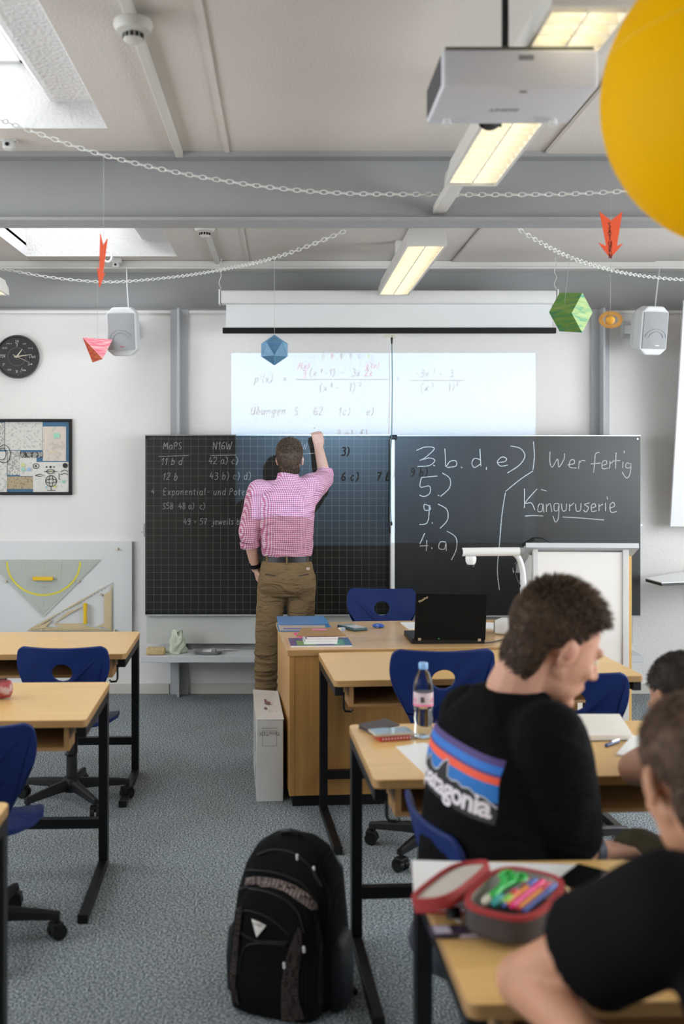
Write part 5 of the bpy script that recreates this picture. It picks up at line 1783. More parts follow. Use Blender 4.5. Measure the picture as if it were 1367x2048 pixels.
MB().lathe([(.0328, .106), (.0329, .1065), (.0329, .112), (.0328, .1125)], 32, Mb).build('label_stripe', mat('pink_stripe', (.72, .14, .28)), bo, smooth=True)
b = MB()
for k in range(7):
    aa = math.radians(-112 + k * 3.2)
    v = Vector((.0333 * math.cos(aa), .0333 * math.sin(aa), 0))
    tdir = Vector((-math.sin(aa), math.cos(aa), 0)) * (.0008 if k % 2 else .0005)
    b.verts([p + v - tdir + Vector((0, 0, .120)), p + v + tdir + Vector((0, 0, .120)), p + v + tdir + Vector((0, 0, .138)), p + v - tdir + Vector((0, 0, .138))], [(0, 1, 2, 3)])
b.build('bar_code', M_ink, bo)
for deg, chh in ((-150, 'e'), (-38, 'e')):
    aa = math.radians(deg)
    v = Vector((math.cos(aa), math.sin(aa), 0))
    place(text_mesh(chh, .03), p + v * .0335 + Vector((0, 0, .128)), (-v.y, v.x, 0), (0, 0, 1)).build('brand_letter', mat('pink_stripe', (.72, .14, .28)), bo)
MB().lathe([(.0145, .224), (.0155, .226), (.0155, .242), (.0135, .245), (.001, .245)], 24, Mb).build('cap', mat('cap_light_blue', (.22, .42, .72), rough=.4), bo, smooth=True)
# wallet
p = on_d(757, 1460)
t = thing('wallet', 'dark brown leather wallet on the left corner of the desk with the bottle', 'wallet', p, math.radians(24))
M_lea = mat('brown_leather', (.05, .035, .028), rough=.45, bump=.2, bscale=200)
MB().box((-.055, -.045, 0), (.055, .045, .008), bevel=.003).build('lower_half', M_lea, t, world=False)
MB().prism([(-.055, -.045, .010), (.055, -.045, .018), (.055, .045, .018), (-.055, .045, .010)], (0, 0, .006)).build('upper_half', M_lea, t, world=False, bevel=.002)
MB().box((-.03, -.04, .008), (.052, .042, .0095)).build('notes', M_white, t, world=False)
# red calculator case with a phone on top
p = on_d(793, 1482)
t = thing('red_case', 'red dotted case under the smartphone on the desk', 'case', p, math.radians(16))
MB().box((-.055, .0, 0), (.05, .075, .017), bevel=.003).build('body', mat('red_plastic', (.42, .02, .02), rough=.35), t, world=False)
d0 = MB().cbox((0, 0, 0), (.004, .001, .006)).build('dot', mat('dot_cream', (.7, .6, .55)), t, world=False)
d0.location = (-.048, -.0006, .009)
for k in range(1, 10):
    share(d0, (-.048 + k * .0105, -.0006, .009), t)
t2 = thing('smartphone', 'silver smartphone lying on the red dotted case', 'phone', p + Vector((0, 0, .0175)), math.radians(14))
MB().box((-.075, -.006, 0), (.06, .072, .009), bevel=.004, seg=3).build('body', mat('phone_beige', (.42, .38, .31), rough=.3), t2, world=False, smooth=True)
MB().box((-.07, -.001, .0091), (.055, .067, .0096)).build('screen', mat('phone_glass', (.35, .42, .45), rough=.05), t2, world=False)
# sheet of paper by the student
pts = [on_d(791, 1494), on_d(846, 1486), on_d(905, 1500), on_d(868, 1562), on_d(852, 1552)]
o = MB().prism([(q.x, q.y, DH + .0003) for q in pts], (0, 0, .0012)).build('paper_sheet', M_white, origin=(pts[0].x, pts[0].y, DH))
tag(o, 'white sheet of paper lying in front of the wallet and phone', 'paper')
# open notebook
c0 = on_d(1150, 1450)
nb = thing('notebook', 'thick open notebook on the desk in front of the student', 'notebook', (c0.x, c0.y, DH))
A_, B_, C1, D1 = on_d(1130, 1428, .018), on_d(1238, 1428, .018), on_d(1265, 1470, .018), on_d(1150, 1472, .018)
for z0_, z1_, nm, m_, g_ in ((0, .002, 'cover', M_blackp, .004), (.002, .018, 'pages', mat('page_cream', (.76, .73, .66), rough=.7), 0)):
    cc_ = (A_ + B_ + C1 + D1) / 4
    q = [cc_ + (v - cc_) * (1 + g_ * 4) for v in (D1, C1, B_, A_)]
    MB().prism([(v.x, v.y, DH + .0004 + z0_) for v in q], (0, 0, z1_ - z0_)).build(nm, m_, nb)
# left page block rising in a curve
ux = (A_ - B_).normalized(); uy = (D1 - A_).normalized()
R = []
for k in range(9):
    s_ = k / 8
    hx = .085 * s_
    zt = .018 + .028 * math.sin(s_ * 2.0)
    a0 = A_ + ux * hx; a1 = D1 + ux * hx
    R.append([(a0.x, a0.y, DH + .001 + .02 * s_ * s_), (a1.x, a1.y, DH + .001 + .02 * s_ * s_), (a1.x, a1.y, DH + zt), (a0.x, a0.y, DH + zt)])
MB().rings(R).build('left_pages', mat('page_cream', (.76, .73, .66)), nb, smooth=True)
L = []
b = MB()
for k in range(9):
    t_ = .12 + .09 * k
    p0_ = A_.lerp(D1, t_); p1_ = B_.lerp(C1, t_)
    b.ribbon([p0_.lerp(p1_, .1) + Vector((0, 0, .0022)), p0_.lerp(p1_, .5 + .4 * ((k * 37) % 10) / 10) + Vector((0, 0, .0022))], .002, (0, 0, 1))
b.build('written_lines', mat('pale_pencil', (.60, .58, .54)), nb)
# pen and small pad
p0_, p1_ = on_d(1212, 1491, .006), on_d(1236, 1482, .006)
t = thing('pen', 'short dark blue pen lying beside the open notebook', 'pen', p0_)
MB().capsule(p0_, p1_, .0062, .0055).build('barrel', mat('pen_blue', (.02, .035, .14), rough=.3), t, smooth='all')
MB().tube([p0_.lerp(p1_, .45) + Vector((0, 0, .006)), p1_ + Vector((.002, 0, .006))], .0015, 6).build('clip', M_chrome, t)
pts = [on_d(1231, 1508, .006), on_d(1254, 1511, .006), on_d(1300, 1470, .006), on_d(1262, 1472, .006)]
o = MB().prism([(q.x, q.y, DH + .0004) for q in pts], (0, 0, .007)).build('writing_pad', M_white, origin=(pts[0].x, pts[0].y, DH), bevel=.001)
tag(o, 'small white pad by the elbow of the far right student', 'pad')

# red pencil case on the left desk
p = on_d(-2, 1398)
t = thing('pencil_pouch', 'dark red patterned pencil pouch at the left edge on the desk', 'pencil pouch', (p.x, p.y, DH), math.radians(8))
MB().rings([[(x, .038 * r_ * math.cos(a_), .038 + .0375 * r_ * math.sin(a_)) for a_ in [2 * math.pi * k / 16 for k in range(16)]] for x, r_ in ((-.19, .3), (-.185, .8), (-.16, .97), (-.05, 1), (.02, .98), (.042, .85), (.05, .4))]).build(
    'pouch', paint('pouch_print', [(.05, .008, .012), (.26, .03, .035), (.36, .07, .07), (.5, .35, .33)], 26, (1, 1, 1)), t, world=False, smooth='all')
MB().tube([(-.17, 0, .0755), (.03, 0, .0755)], .003, 6).build('zip', M_blackp, t, world=False)

# ---------------------------------------------------------------- nearest desk
A_, B_, C1, D1 = on_d(823, 1729), on_d(1165, 1738), on_d(1160, 1832), on_d(829, 1828)
nb = thing('exercise_book', 'white exercise book with red edge under the open pencil case', 'exercise book', (A_.x, D1.y, DH))
MB().prism([(v.x, v.y, DH + .0004) for v in (D1, C1, B_, A_)], (0, 0, .004)).build('red_cover', mat('red_cover', (.50, .04, .05), rough=.5), nb)
MB().prism([(v.x, v.y + .004 * (1 if k < 2 else -.3), DH + .0045) for k, v in enumerate((D1, C1, B_, A_))], (0, 0, .006)).build('pages', M_white, nb)
# open pencil case: oval tub, red zip rim, lid folded back to the left
HB = DH + .0108
PCA = math.radians(57)
pc = thing('pencil_case', 'open grey pencil case with red zip rim, full of pens', 'pencil case', (.452, 2.065, HB), PCA)
def oval2(rx, ry, z, n=40, e=.62):
    return [(rx * math.copysign(abs(math.cos(a)) ** e, math.cos(a)), ry * math.copysign(abs(math.sin(a)) ** e, math.sin(a)), z) for a in [2 * math.pi * k / n for k in range(n)]]
M_gre = mat('grey_fabric', (.055, .045, .045), rough=.85, bump=.3, bscale=300)
M_redz = mat('red_zip', (.34, .022, .022), rough=.7, bump=.3, bscale=400)
M_lin = mat('cream_lining', (.50, .46, .40), rough=.8)
MB().rings([oval2(.112, .070, .001), oval2(.120, .077, .012), oval2(.120, .077, .052), oval2(.114, .071, .052), oval2(.112, .069, .006)], cap=True).build('tub', M_gre, pc, world=False, smooth=True)
MB().rings([oval2(.122, .079, .050), oval2(.122, .079, .058), oval2(.111, .068, .058), oval2(.111, .068, .050)], closed=True).build('zip_rim', M_redz, pc, world=False)
MB().rings([oval2(.1105, .0675, .008), oval2(.1105, .0675, .055)], cap=False).build('lining', M_lin, pc, world=False, smooth=True)
# lid hinged on the left long side
Ml = Matrix.Translation((0, .080, .056)) @ Matrix.Rotation(math.radians(-17), 4, 'X')
def lidr(rx, ry, z): return [Ml @ (Vector(q) + Vector((0, .056, 0))) for q in oval2(rx, ry, z)]
MB().rings([lidr(.118, .055, -.012), lidr(.118, .055, .012), lidr(.111, .048, .012), lidr(.111, .048, -.004)], cap=True).build('lid', M_redz, pc, world=False, smooth=True)
MB().rings([lidr(.110, .047, .0015), lidr(.110, .047, .0045)]).build('lid_lining', M_lin, pc, world=False)
pen_cols = [('orange_pen', (.85, .30, .03), (.05, .15, .55), .005, 'orange pen with blue cap lying in the pencil case'),
            ('pink_pen', (.80, .09, .28), (.75, .01, .16), .0058, 'pink felt pen lying in the pencil case'),
            ('amber_pen', (.80, .27, .03), (.6, .03, .06), .005, 'amber pen with red cap lying in the pencil case'),
            ('blue_pen', (.04, .06, .26), (.06, .10, .38), .0048, 'dark blue pen at the right rim of the pencil case'),
            ('grey_pen', (.12, .13, .13), (.2, .02, .02), .0048, 'grey pen with dark red cap between green shears and orange pen')]
PM = Matrix.Translation(pc.location) @ R2(PCA)
for k, (nm, c1, c2, r_, lab) in enumerate(pen_cols):
    yy = (-.012, -.027, -.040, -.052, .004)[k]
    ang = math.radians((86, 86, 86, 86, 84)[k] - 90)
    ctr = PM @ Vector((.0, yy, .052 + r_))
    dv = (R2(PCA + ang) @ Vector((1, 0, 0)))
    p0_, p1_ = ctr - dv * .072, ctr + dv * .070
    t = thing('felt_pen' if k else 'ball_pen', lab, 'pen', p0_, 0, 'pens in the pencil case')
    MB().cyl(p0_, p0_.lerp(p1_, .72), r_, n=10).build('barrel', mat(nm, c1, rough=.35), t, smooth=True)
    MB().capsule(p0_.lerp(p1_, .74), p1_, r_ * 1.12).build('cap', mat(nm + '_cap', c2, rough=.35), t, smooth='all')
    MB().cyl(p0_ - dv * .008, p0_, r_ * .4, r_, n=10).build('tip', mat(nm + '_cap', c2), t)
# green scissors
t = thing('green_scissors', 'green plastic scissors in the pencil case', 'scissors', PM @ Vector((0, .025, .055)), PCA)
M_grn = mat('green_plastic', (.01, .42, .05), rough=.35)
for s in (-1, 1):
    b = MB()
    cx, cy_ = .055, s * .014
    Rr = [[(cx + (.018 + .005 * math.cos(q)) * math.cos(a_), cy_ + (.011 + .005 * math.cos(q)) * math.sin(a_), .006 + .005 * math.sin(q)) for q in [2 * math.pi * j / 6 for j in range(6)]] for a_ in [2 * math.pi * k / 16 for k in range(16)]]
    b.rings(Rr, closed=True)
    b.capsule((.04, cy_ * .8, .006), (-.01, 0, .006), .006, .006)
    b.capsule((-.01, 0, .006), (-.06, s * .004, .006), .007, .005)
    b.build('grip', M_grn, t, world=False, smooth='all')
for x, y, c_, lab in ((-.075, .03, (.62, .58, .45), 'cream cap end in the corner of the pencil case'), (-.072, .012, (.02, .32, .30), 'teal pen end in the pencil case'), (-.06, -.004, (.22, .55, .05), 'light green marker end in the pencil case'), (-.035, -.004, (.62, .04, .05), 'red marker end in the pencil case')):
    q = PM @ Vector((x, y, .056))
    d_ = R2(PCA) @ Vector((.028, 0, 0))
    o = MB().capsule(q, q + d_, .0085, .0085).build('marker', mat('marker_%d' % int(1000 + x * 1000 + y * 100), c_, rough=.4), origin=q, smooth='all')
    tag(o, lab, 'marker', 'pens in the pencil case')
# keys with a purple tag box, watch, phone, red chip
q0 = on_d(922, 1872)
t = thing('snack_box', 'small dark printed packet in front of the pencil case', 'packet', q0, math.radians(4))
MB().box((-.058, -.012, 0), (.055, .028, .010), bevel=.002).build('body', mat('dark_violet_box', (.05, .035, .06), rough=.4), t, world=False)
MB().box((-.052, -.008, .0101), (-.02, .024, .0106)).build('print', mat('pale_violet_print', (.62, .58, .70)), t, world=False)
MB().box((-.005, -.0126, .002), (.05, -.0121, .008)).build('print', mat('pale_violet_print', (.62, .58, .70)), t, world=False)
q0 = on_d(938, 1850, .0)
t = thing('key_ring', 'bunch of keys lying left of the pencil case', 'keys', q0)
b = MB()
b.rings([[(.014 * math.cos(a_) + .002 * math.cos(a_) * math.cos(q) - .015, .014 * math.sin(a_) + .002 * math.sin(a_) * math.cos(q), .013 + .002 * math.sin(q)) for q in [2 * math.pi * j / 6 for j in range(6)]] for a_ in [2 * math.pi * k / 20 for k in range(20)]], closed=True)
b.build('ring', M_chrome, t, world=False, smooth='all')
for k, ang in enumerate((-25, 5, 35)):
    Mk = Matrix.Translation((-.005, 0, .012 + .003 * k)) @ R2(math.radians(ang))
    MB().cyl(Mk @ Vector((.012, 0, 0)), Mk @ Vector((.012, 0, .0022)), .011, n=14).box((.02, -.003, 0), (.048, .003, .0022), Mk).box((.03, -.006, 0), (.034, -.003, .0022), Mk).box((.04, -.006, 0), (.045, -.003, .0022), Mk).build('key', mat('brass_key', (.55, .42, .22), rough=.3, metal=1.0), t, world=False)
MB().cyl((-.03, .002, .011), (-.03, .012, .030), .014, n=18).build('fob', M_blackp, t, world=False, smooth=True)
q0 = on_d(1160, 1772)
t = thing('smartphone', 'black smartphone lying right of the pencil case', 'phone', (q0.x, q0.y, DH + .0108), math.radians(52))
MB().box((-.072, -.036, 0), (.072, .036, .009), bevel=.004, seg=3).build('body', mat('phone_case_brown', (.14, .07, .06), rough=.4), t, world=False, smooth=True)
MB().box((-.067, -.032, .0091), (.067, .032, .0097)).build('screen', mat('phone_black_glass', (.006, .007, .006), rough=.06), t, world=False)
q0 = on_d(1130, 1835)
t = thing('wrist_watch', 'metal wrist watch lying beside the pencil case', 'watch', (q0.x, q0.y, DH))
b = MB()
Rr = []
for k in range(24):
    a_ = 2 * math.pi * k / 24
    c_ = Vector((.030 * math.cos(a_), 0, .026 + .024 * math.sin(a_)))
    rad = Vector((math.cos(a_), 0, math.sin(a_)))
    Rr.append([c_ + Vector((0, -.009, 0)), c_ + Vector((0, .009, 0)), c_ + Vector((0, .009, 0)) - rad * .003, c_ + Vector((0, -.009, 0)) - rad * .003])
b.rings(Rr, closed=True)
b.build('bracelet', M_chrome, t, world=False)
MB().cyl((-.008, -.012, .045), (-.014, -.016, .054), .019, n=22).build('case', mat('gold_case', (.60, .46, .24), rough=.3, metal=1.0), t, world=False, smooth=True)
MB().cyl((-.014, -.016, .054), (-.0143, -.0163, .0545), .016, n=22).build('dial', mat('dial_brown', (.18, .12, .08)), t, world=False)
q0 = on_d(1076, 1873)
o = MB().cyl((0, 0, 0), (0, 0, .004), .0125, n=20).build('red_chip', mat('red_chip', (.62, .05, .05), rough=.4), world=False, bevel=.001)
o.location = q0
tag(o, 'small round red chip on the desk in front of the pencil case', 'chip')

# ---------------------------------------------------------------- backpack
def sup(cx, cy_, hw, hd, z, e=.6, n=36):
    return [(cx + hw * math.copysign(abs(math.cos(a)) ** e, math.cos(a)), cy_ + hd * math.copysign(abs(math.sin(a)) ** e, math.sin(a)), z) for a in [2 * math.pi * k / n for k in range(n)]]
def cloth_mat(name, c1, c2):
    m = bpy.data.materials.new(name)
    m.use_nodes = True
    nt = m.node_tree
    p = nt.nodes['Principled BSDF']
    tc = nt.nodes.new('ShaderNodeTexCoord')
    sx = nt.nodes.new('ShaderNodeSeparateXYZ')
    nt.links.new(tc.outputs['Object'], sx.inputs[0])
    fr = mathn(nt, 'FRACT', mathn(nt, 'MULTIPLY', sx.outputs['X'], 1 / .0105))
    ln = mathn(nt, 'LESS_THAN', fr, .12)
    n = nt.nodes.new('ShaderNodeTexNoise')
    n.inputs['Scale'].default_value = 220
    nt.links.new(tc.outputs['Object'], n.inputs['Vector'])
    mx = nt.nodes.new('ShaderNodeMix')
    mx.data_type = 'RGBA'
    nt.links.new(mathn(nt, 'MULTIPLY', ln, n.outputs['Fac']), mx.inputs['Factor'])
    mx.inputs['A'].default_value = tuple(c1) + (1,)
    mx.inputs['B'].default_value = tuple(c2) + (1,)
    nt.links.new(mx.outputs['Result'], p.inputs['Base Color'])
    p.inputs['Roughness'].default_value = .85
    p.inputs['Specular IOR Level'].default_value = .12
    b = nt.nodes.new('ShaderNodeBump')
    b.inputs['Strength'].default_value = .5
    b.inputs['Distance'].default_value = .002
    nt.links.new(n.outputs['Fac'], b.inputs['Height'])
    nt.links.new(b.outputs['Normal'], p.inputs['Normal'])
    return m
M_bp = cloth_mat('pack_pinstripe', (.0035, .0035, .004), (.028, .026, .028))
M_bpb = mat('pack_brown', (.05, .040, .037), rough=.85, spec=.1, bump=.3, bscale=300)
M_bpn = mat('pack_navy', (.007, .008, .011), rough=.55, spec=.25, bump=.3, bscale=120)
M_bpl = mat('pack_lining', (.20, .155, .14), rough=.7)
bp = thing('backpack', 'black pinstriped school backpack with brown side stripes standing on the carpet', 'backpack', (.004, 3.20, 0), math.radians(-20))
main = [(.0, .135, .07), (.015, .152, .095), (.08, .168, .112), (.2, .172, .115), (.32, .160, .105), (.40, .140, .09), (.45, .112, .07), (.478, .07, .045), (.488, .02, .02)]
bm_main = MB().rings([sup(0, .02 + .05 * (z / .48) ** 2, hw, hd, z) for z, hw, hd in main])
o_main = bm_main.build('main_body', M_bp, bp, world=False, smooth='all')
pock = [(.004, .118, .045), (.015, .136, .058), (.10, .146, .066), (.22, .142, .062), (.30, .128, .050), (.35, .100, .034), (.372, .05, .016)]
o_p1 = MB().rings([sup(-.004, -.072 + .03 * (z / .38) ** 2, hw, hd, z, .55) for z, hw, hd in pock]).build('front_pocket', M_bp, bp, world=False, smooth='all')
mid = [(.20, .155, .05), (.30, .150, .05), (.36, .138, .046), (.405, .115, .036), (.43, .07, .02)]
o_p2 = MB().rings([sup(.004, -.030 + .035 * (z / .43) ** 2, hw, hd, z, .55) for z, hw, hd in mid]).build('middle_pocket', M_bp, bp, world=False, smooth='all')
def bvh_of(objs):
    vs, fs = [], []
    for o in objs:
        k = len(vs)
        vs += [v.co.copy() for v in o.data.vertices]
        fs += [[k + i for i in p.vertices] for p in o.data.polygons]
    return BVHTree.FromPolygons(vs, fs)
bt_ = bvh_of([o_main, o_p1, o_p2])
def onbag(x, z, d=(0, 1, 0), lift=.002):
    d = Vector(d)
    h = bt_.ray_cast(Vector((x, 0, z)) - d * .6, d)
    if h[0] is None:
        return None
    return h[0] - d * lift
def bag_px(px, py): return (px - 570) / 690.0, (2036 - py) / 775.0
def bag_line(pts, r, name, m, parent=bp, lift=.001):
    P = []
    for q in spline(pts, 6):
        v = onbag(*bag_px(*q), lift=lift)
        if v is not None: P.append(v)
    if len(P) > 1:
        MB().tube(P, r, 6).build(name, m, parent, world=False, smooth='all')
def bag_patch(left, right, name, m, lift=.005, nx=5):
    """cloth piece between two edge lines, laid on the bag"""
    b = MB()
    L_, R_ = spline(left, 6), spline(right, 6)
    n = min(len(L_), len(R_))
    rows = []
    for i in range(n):
        l_ = L_[int(i * (len(L_) - 1) / (n - 1))]; r_ = R_[int(i * (len(R_) - 1) / (n - 1))]
        row = []
        for k in range(nx + 1):
            t_ = k / nx
            v = onbag(*bag_px(l_[0] + (r_[0] - l_[0]) * t_, l_[1] + (r_[1] - l_[1]) * t_), lift=lift)
            row.append(v)
        rows.append(row)
    for a_, c_ in zip(rows, rows[1:]):
        for k in range(nx):
            q = [a_[k], a_[k + 1], c_[k + 1], c_[k]]
            if all(v is not None for v in q) and max((q[0] - q[2]).length, (q[1] - q[3]).length) < .09:
                b.verts(q, [(0, 1, 2, 3)])
    o = b.build(name, m, bp, world=False, smooth='all')
    s = o.modifiers.new('thickness', 'SOLIDIFY')
    s.thickness = .003
    return o
bag_patch([(487, 1800), (484, 1860), (478, 1920), (476, 1970), (486, 2005)], [(498, 1795), (497, 1860), (494, 1920), (492, 1970), (500, 2010)], 'side_stripe', M_bpb)
bag_patch([(624, 1815), (606, 1870), (596, 1930), (594, 1980), (592, 2030)], [(632, 1835), (632, 1880), (628, 1930), (632, 1980), (640, 2015)], 'side_stripe', M_bpb)
bag_line([(475, 1778), (500, 1764), (540, 1760), (590, 1770), (622, 1795), (634, 1830)], .0045, 'zip', M_blackp)
bag_line([(482, 1808), (520, 1802), (565, 1812), (605, 1838)], .0035, 'zip', M_blackp)
bag_line([(490, 1848), (535, 1860), (570, 1856), (604, 1852)], .003, 'seam', M_blackp)
bag_line([(500, 1940), (504, 1895), (525, 1868), (600, 1858)], .003, 'seam', M_blackp)
bag_line([(478, 1742), (500, 1730), (550, 1726), (610, 1738), (650, 1775)], .004, 'zip', M_blackp)
bag_line([(505, 1700), (540, 1684), (590, 1686), (630, 1710), (655, 1745)], .004, 'zip', M_blackp)
bag_patch([(488, 1748), (520, 1738), (570, 1738), (620, 1752), (650, 1778)], [(490, 1762), (520, 1754), (570, 1752), (618, 1768), (652, 1792)], 'open_lining', M_bpl, lift=.004)
for px, py in ((634, 1707), (637, 1857), (598, 1896), (686, 1890), (596, 1686)):
    v = onbag(*bag_px(px, py), lift=.006)
    if v is not None:
        MB().capsule(v, v + Vector((.001, 0, -.012)), .004).build('zip_pull', M_white, bp, world=False, smooth='all')
v = [onbag(*bag_px(px, py), lift=.006) for px, py in ((521, 1815), (538, 1818), (555, 1824), (536, 1852))]
ctr = (v[0] + v[2] + v[3]) / 3
bd = MB().prism(v, (0, .005, 0)).build('badge', mat('badge_steel', (.62, .58, .54), rough=.25, metal=.8), bp, world=False, bevel=.001)
place(text_mesh("O'NEILL", .0105), ctr + Vector((0, -.0068, .010)), (1, 0, -.08), (0, 0, 1)).build('lettering', M_ink, bd, world=False)
# side pockets, carry handle and straps
for s in (-1, 1):
    MB().rings([sup(s * .155, .03, hw, hd, z, .7, 24) for z, hw, hd in ((.004, .025, .05), (.02, .038, .072), (.12, .04, .078), (.2, .034, .07), (.225, .015, .05))]).build('side_pocket', M_bpn, bp, world=False, smooth='all')
    MB().tube([(s * .09, .10, .44), (s * .11, .16, .36), (s * .12, .17, .22), (s * .14, .16, .10), (s * .16, .13, .035), (s * .175, .12, .012), (s * .19, .10, .010)], [.018, .022, .022, .018, .012, .010, .008], 8).build('shoulder_strap', M_blackp, bp, world=False, smooth='all')
MB().tube([(-.035, .06, .472), (-.03, .05, .495), (0, .045, .503), (.03, .05, .495), (.035, .06, .472)], .008, 8).build('carry_handle', M_blackp, bp, world=False, smooth='all')

# ---------------------------------------------------------------- people
def basis(f, u=(0, 0, 1)):
    f = Vector(f).normalized()
    u = Vector(u)
    r = f.cross(u).normalized()
    u = r.cross(f).normalized()
    return Matrix((r, f, u)).transposed()       # columns: right, forward, up
def head_shapes(b, c, B, s=1.0):
    L = lambda v: c + B @ (Vector(v) * s)
    def E(v, rad): b.ell(L(v), [q * s for q in rad], B, 18, 12)
    E((0, -.014, .035), (.076, .098, .086))
    E((0, .026, -.012), (.067, .070, .094))
    E((0, .028, -.066), (.057, .062, .046))
    b.capsule(L((-.046, .004, -.045)), L((-.02, .064, -.095)), .019 * s, .016 * s)
    b.capsule(L((.046, .004, -.045)), L((.02, .064, -.095)), .019 * s, .016 * s)
    b.capsule(L((-.012, .076, -.099)), L((.012, .076, -.099)), .016 * s)
    b.capsule(L((0, .090, .018)), L((0, .112, -.022)), .008 * s, .013 * s)
    b.capsule(L((-.011, .100, -.028)), L((.011, .100, -.028)), .009 * s)
    b.capsule(L((-.042, .076, .024)), L((.042, .076, .024)), .012 * s)
    b.capsule(L((-.02, .086, -.056)), L((.02, .086, -.056)), .0085 * s)
    b.capsule(L((-.018, .084, -.066)), L((.018, .084, -.066)), .009 * s)
    for q in (-1, 1):
        E((q * .040, .060, -.022), (.022, .022, .022))
        R = Matrix.Rotation(-.25, 3, 'X')
        b.ell(L((q * .079, -.008, -.010)), [v * s for v in (.009, .019, .032)], B @ R, 14, 10)
        b.ell(L((q * .083, -.018, .002)), [v * s for v in (.008, .010, .024)], B @ R, 12, 8)
def hand_shapes(b, w, d, pn, th, curl, s=1.0):
    """w wrist, d direction of the palm, pn the way the palm faces, th the side of the thumb"""
    d = Vector(d).normalized(); pn = (Vector(pn) - d * Vector(pn).dot(d)).normalized(); th = d.cross(pn).normalized() * th
    for k in range(4):
        o = (.030 - .020 * k) * s
        b.capsule(w + d * .012 * s + th * o * .6, w + d * .088 * s + th * o, .015 * s, .0125 * s, 10)
    for k, L_ in enumerate((.072, .080, .074, .058)):
        p = w + d * .088 * s + th * (.030 - .020 * k) * s
        a = 0.0
        for j, part in enumerate((.46, .31, .23)):
            a += curl * (1.0, 1.15, .8)[j]
            v = d * math.cos(a) + pn * math.sin(a)
            q = p + v * L_ * part * s
            b.capsule(p, q, (.0095 - .001 * j) * s, (.0088 - .001 * j) * s, 10)
            p = q
    p = w + d * .022 * s + th * .026 * s
    fist = curl > .8
    for v, L_, r_ in (((d * .9 + th * .25 + pn * .35), .040, .0135), ((d * .75 - th * .15 + pn * .65), .030, .0115), ((d * .35 - th * .75 + pn * .45), .026, .0098)) if fist else (((d * .6 + th * .75 + pn * .25), .042, .0135), ((d * .75 + th * .35 + pn * .6), .032, .011), ((d * .7 + th * -.05 + pn * .7), .026, .0095)):
        q = p + Vector(v).normalized() * L_ * s
        b.capsule(p, q, r_ * s, r_ * .88 * s, 10)
        p = q
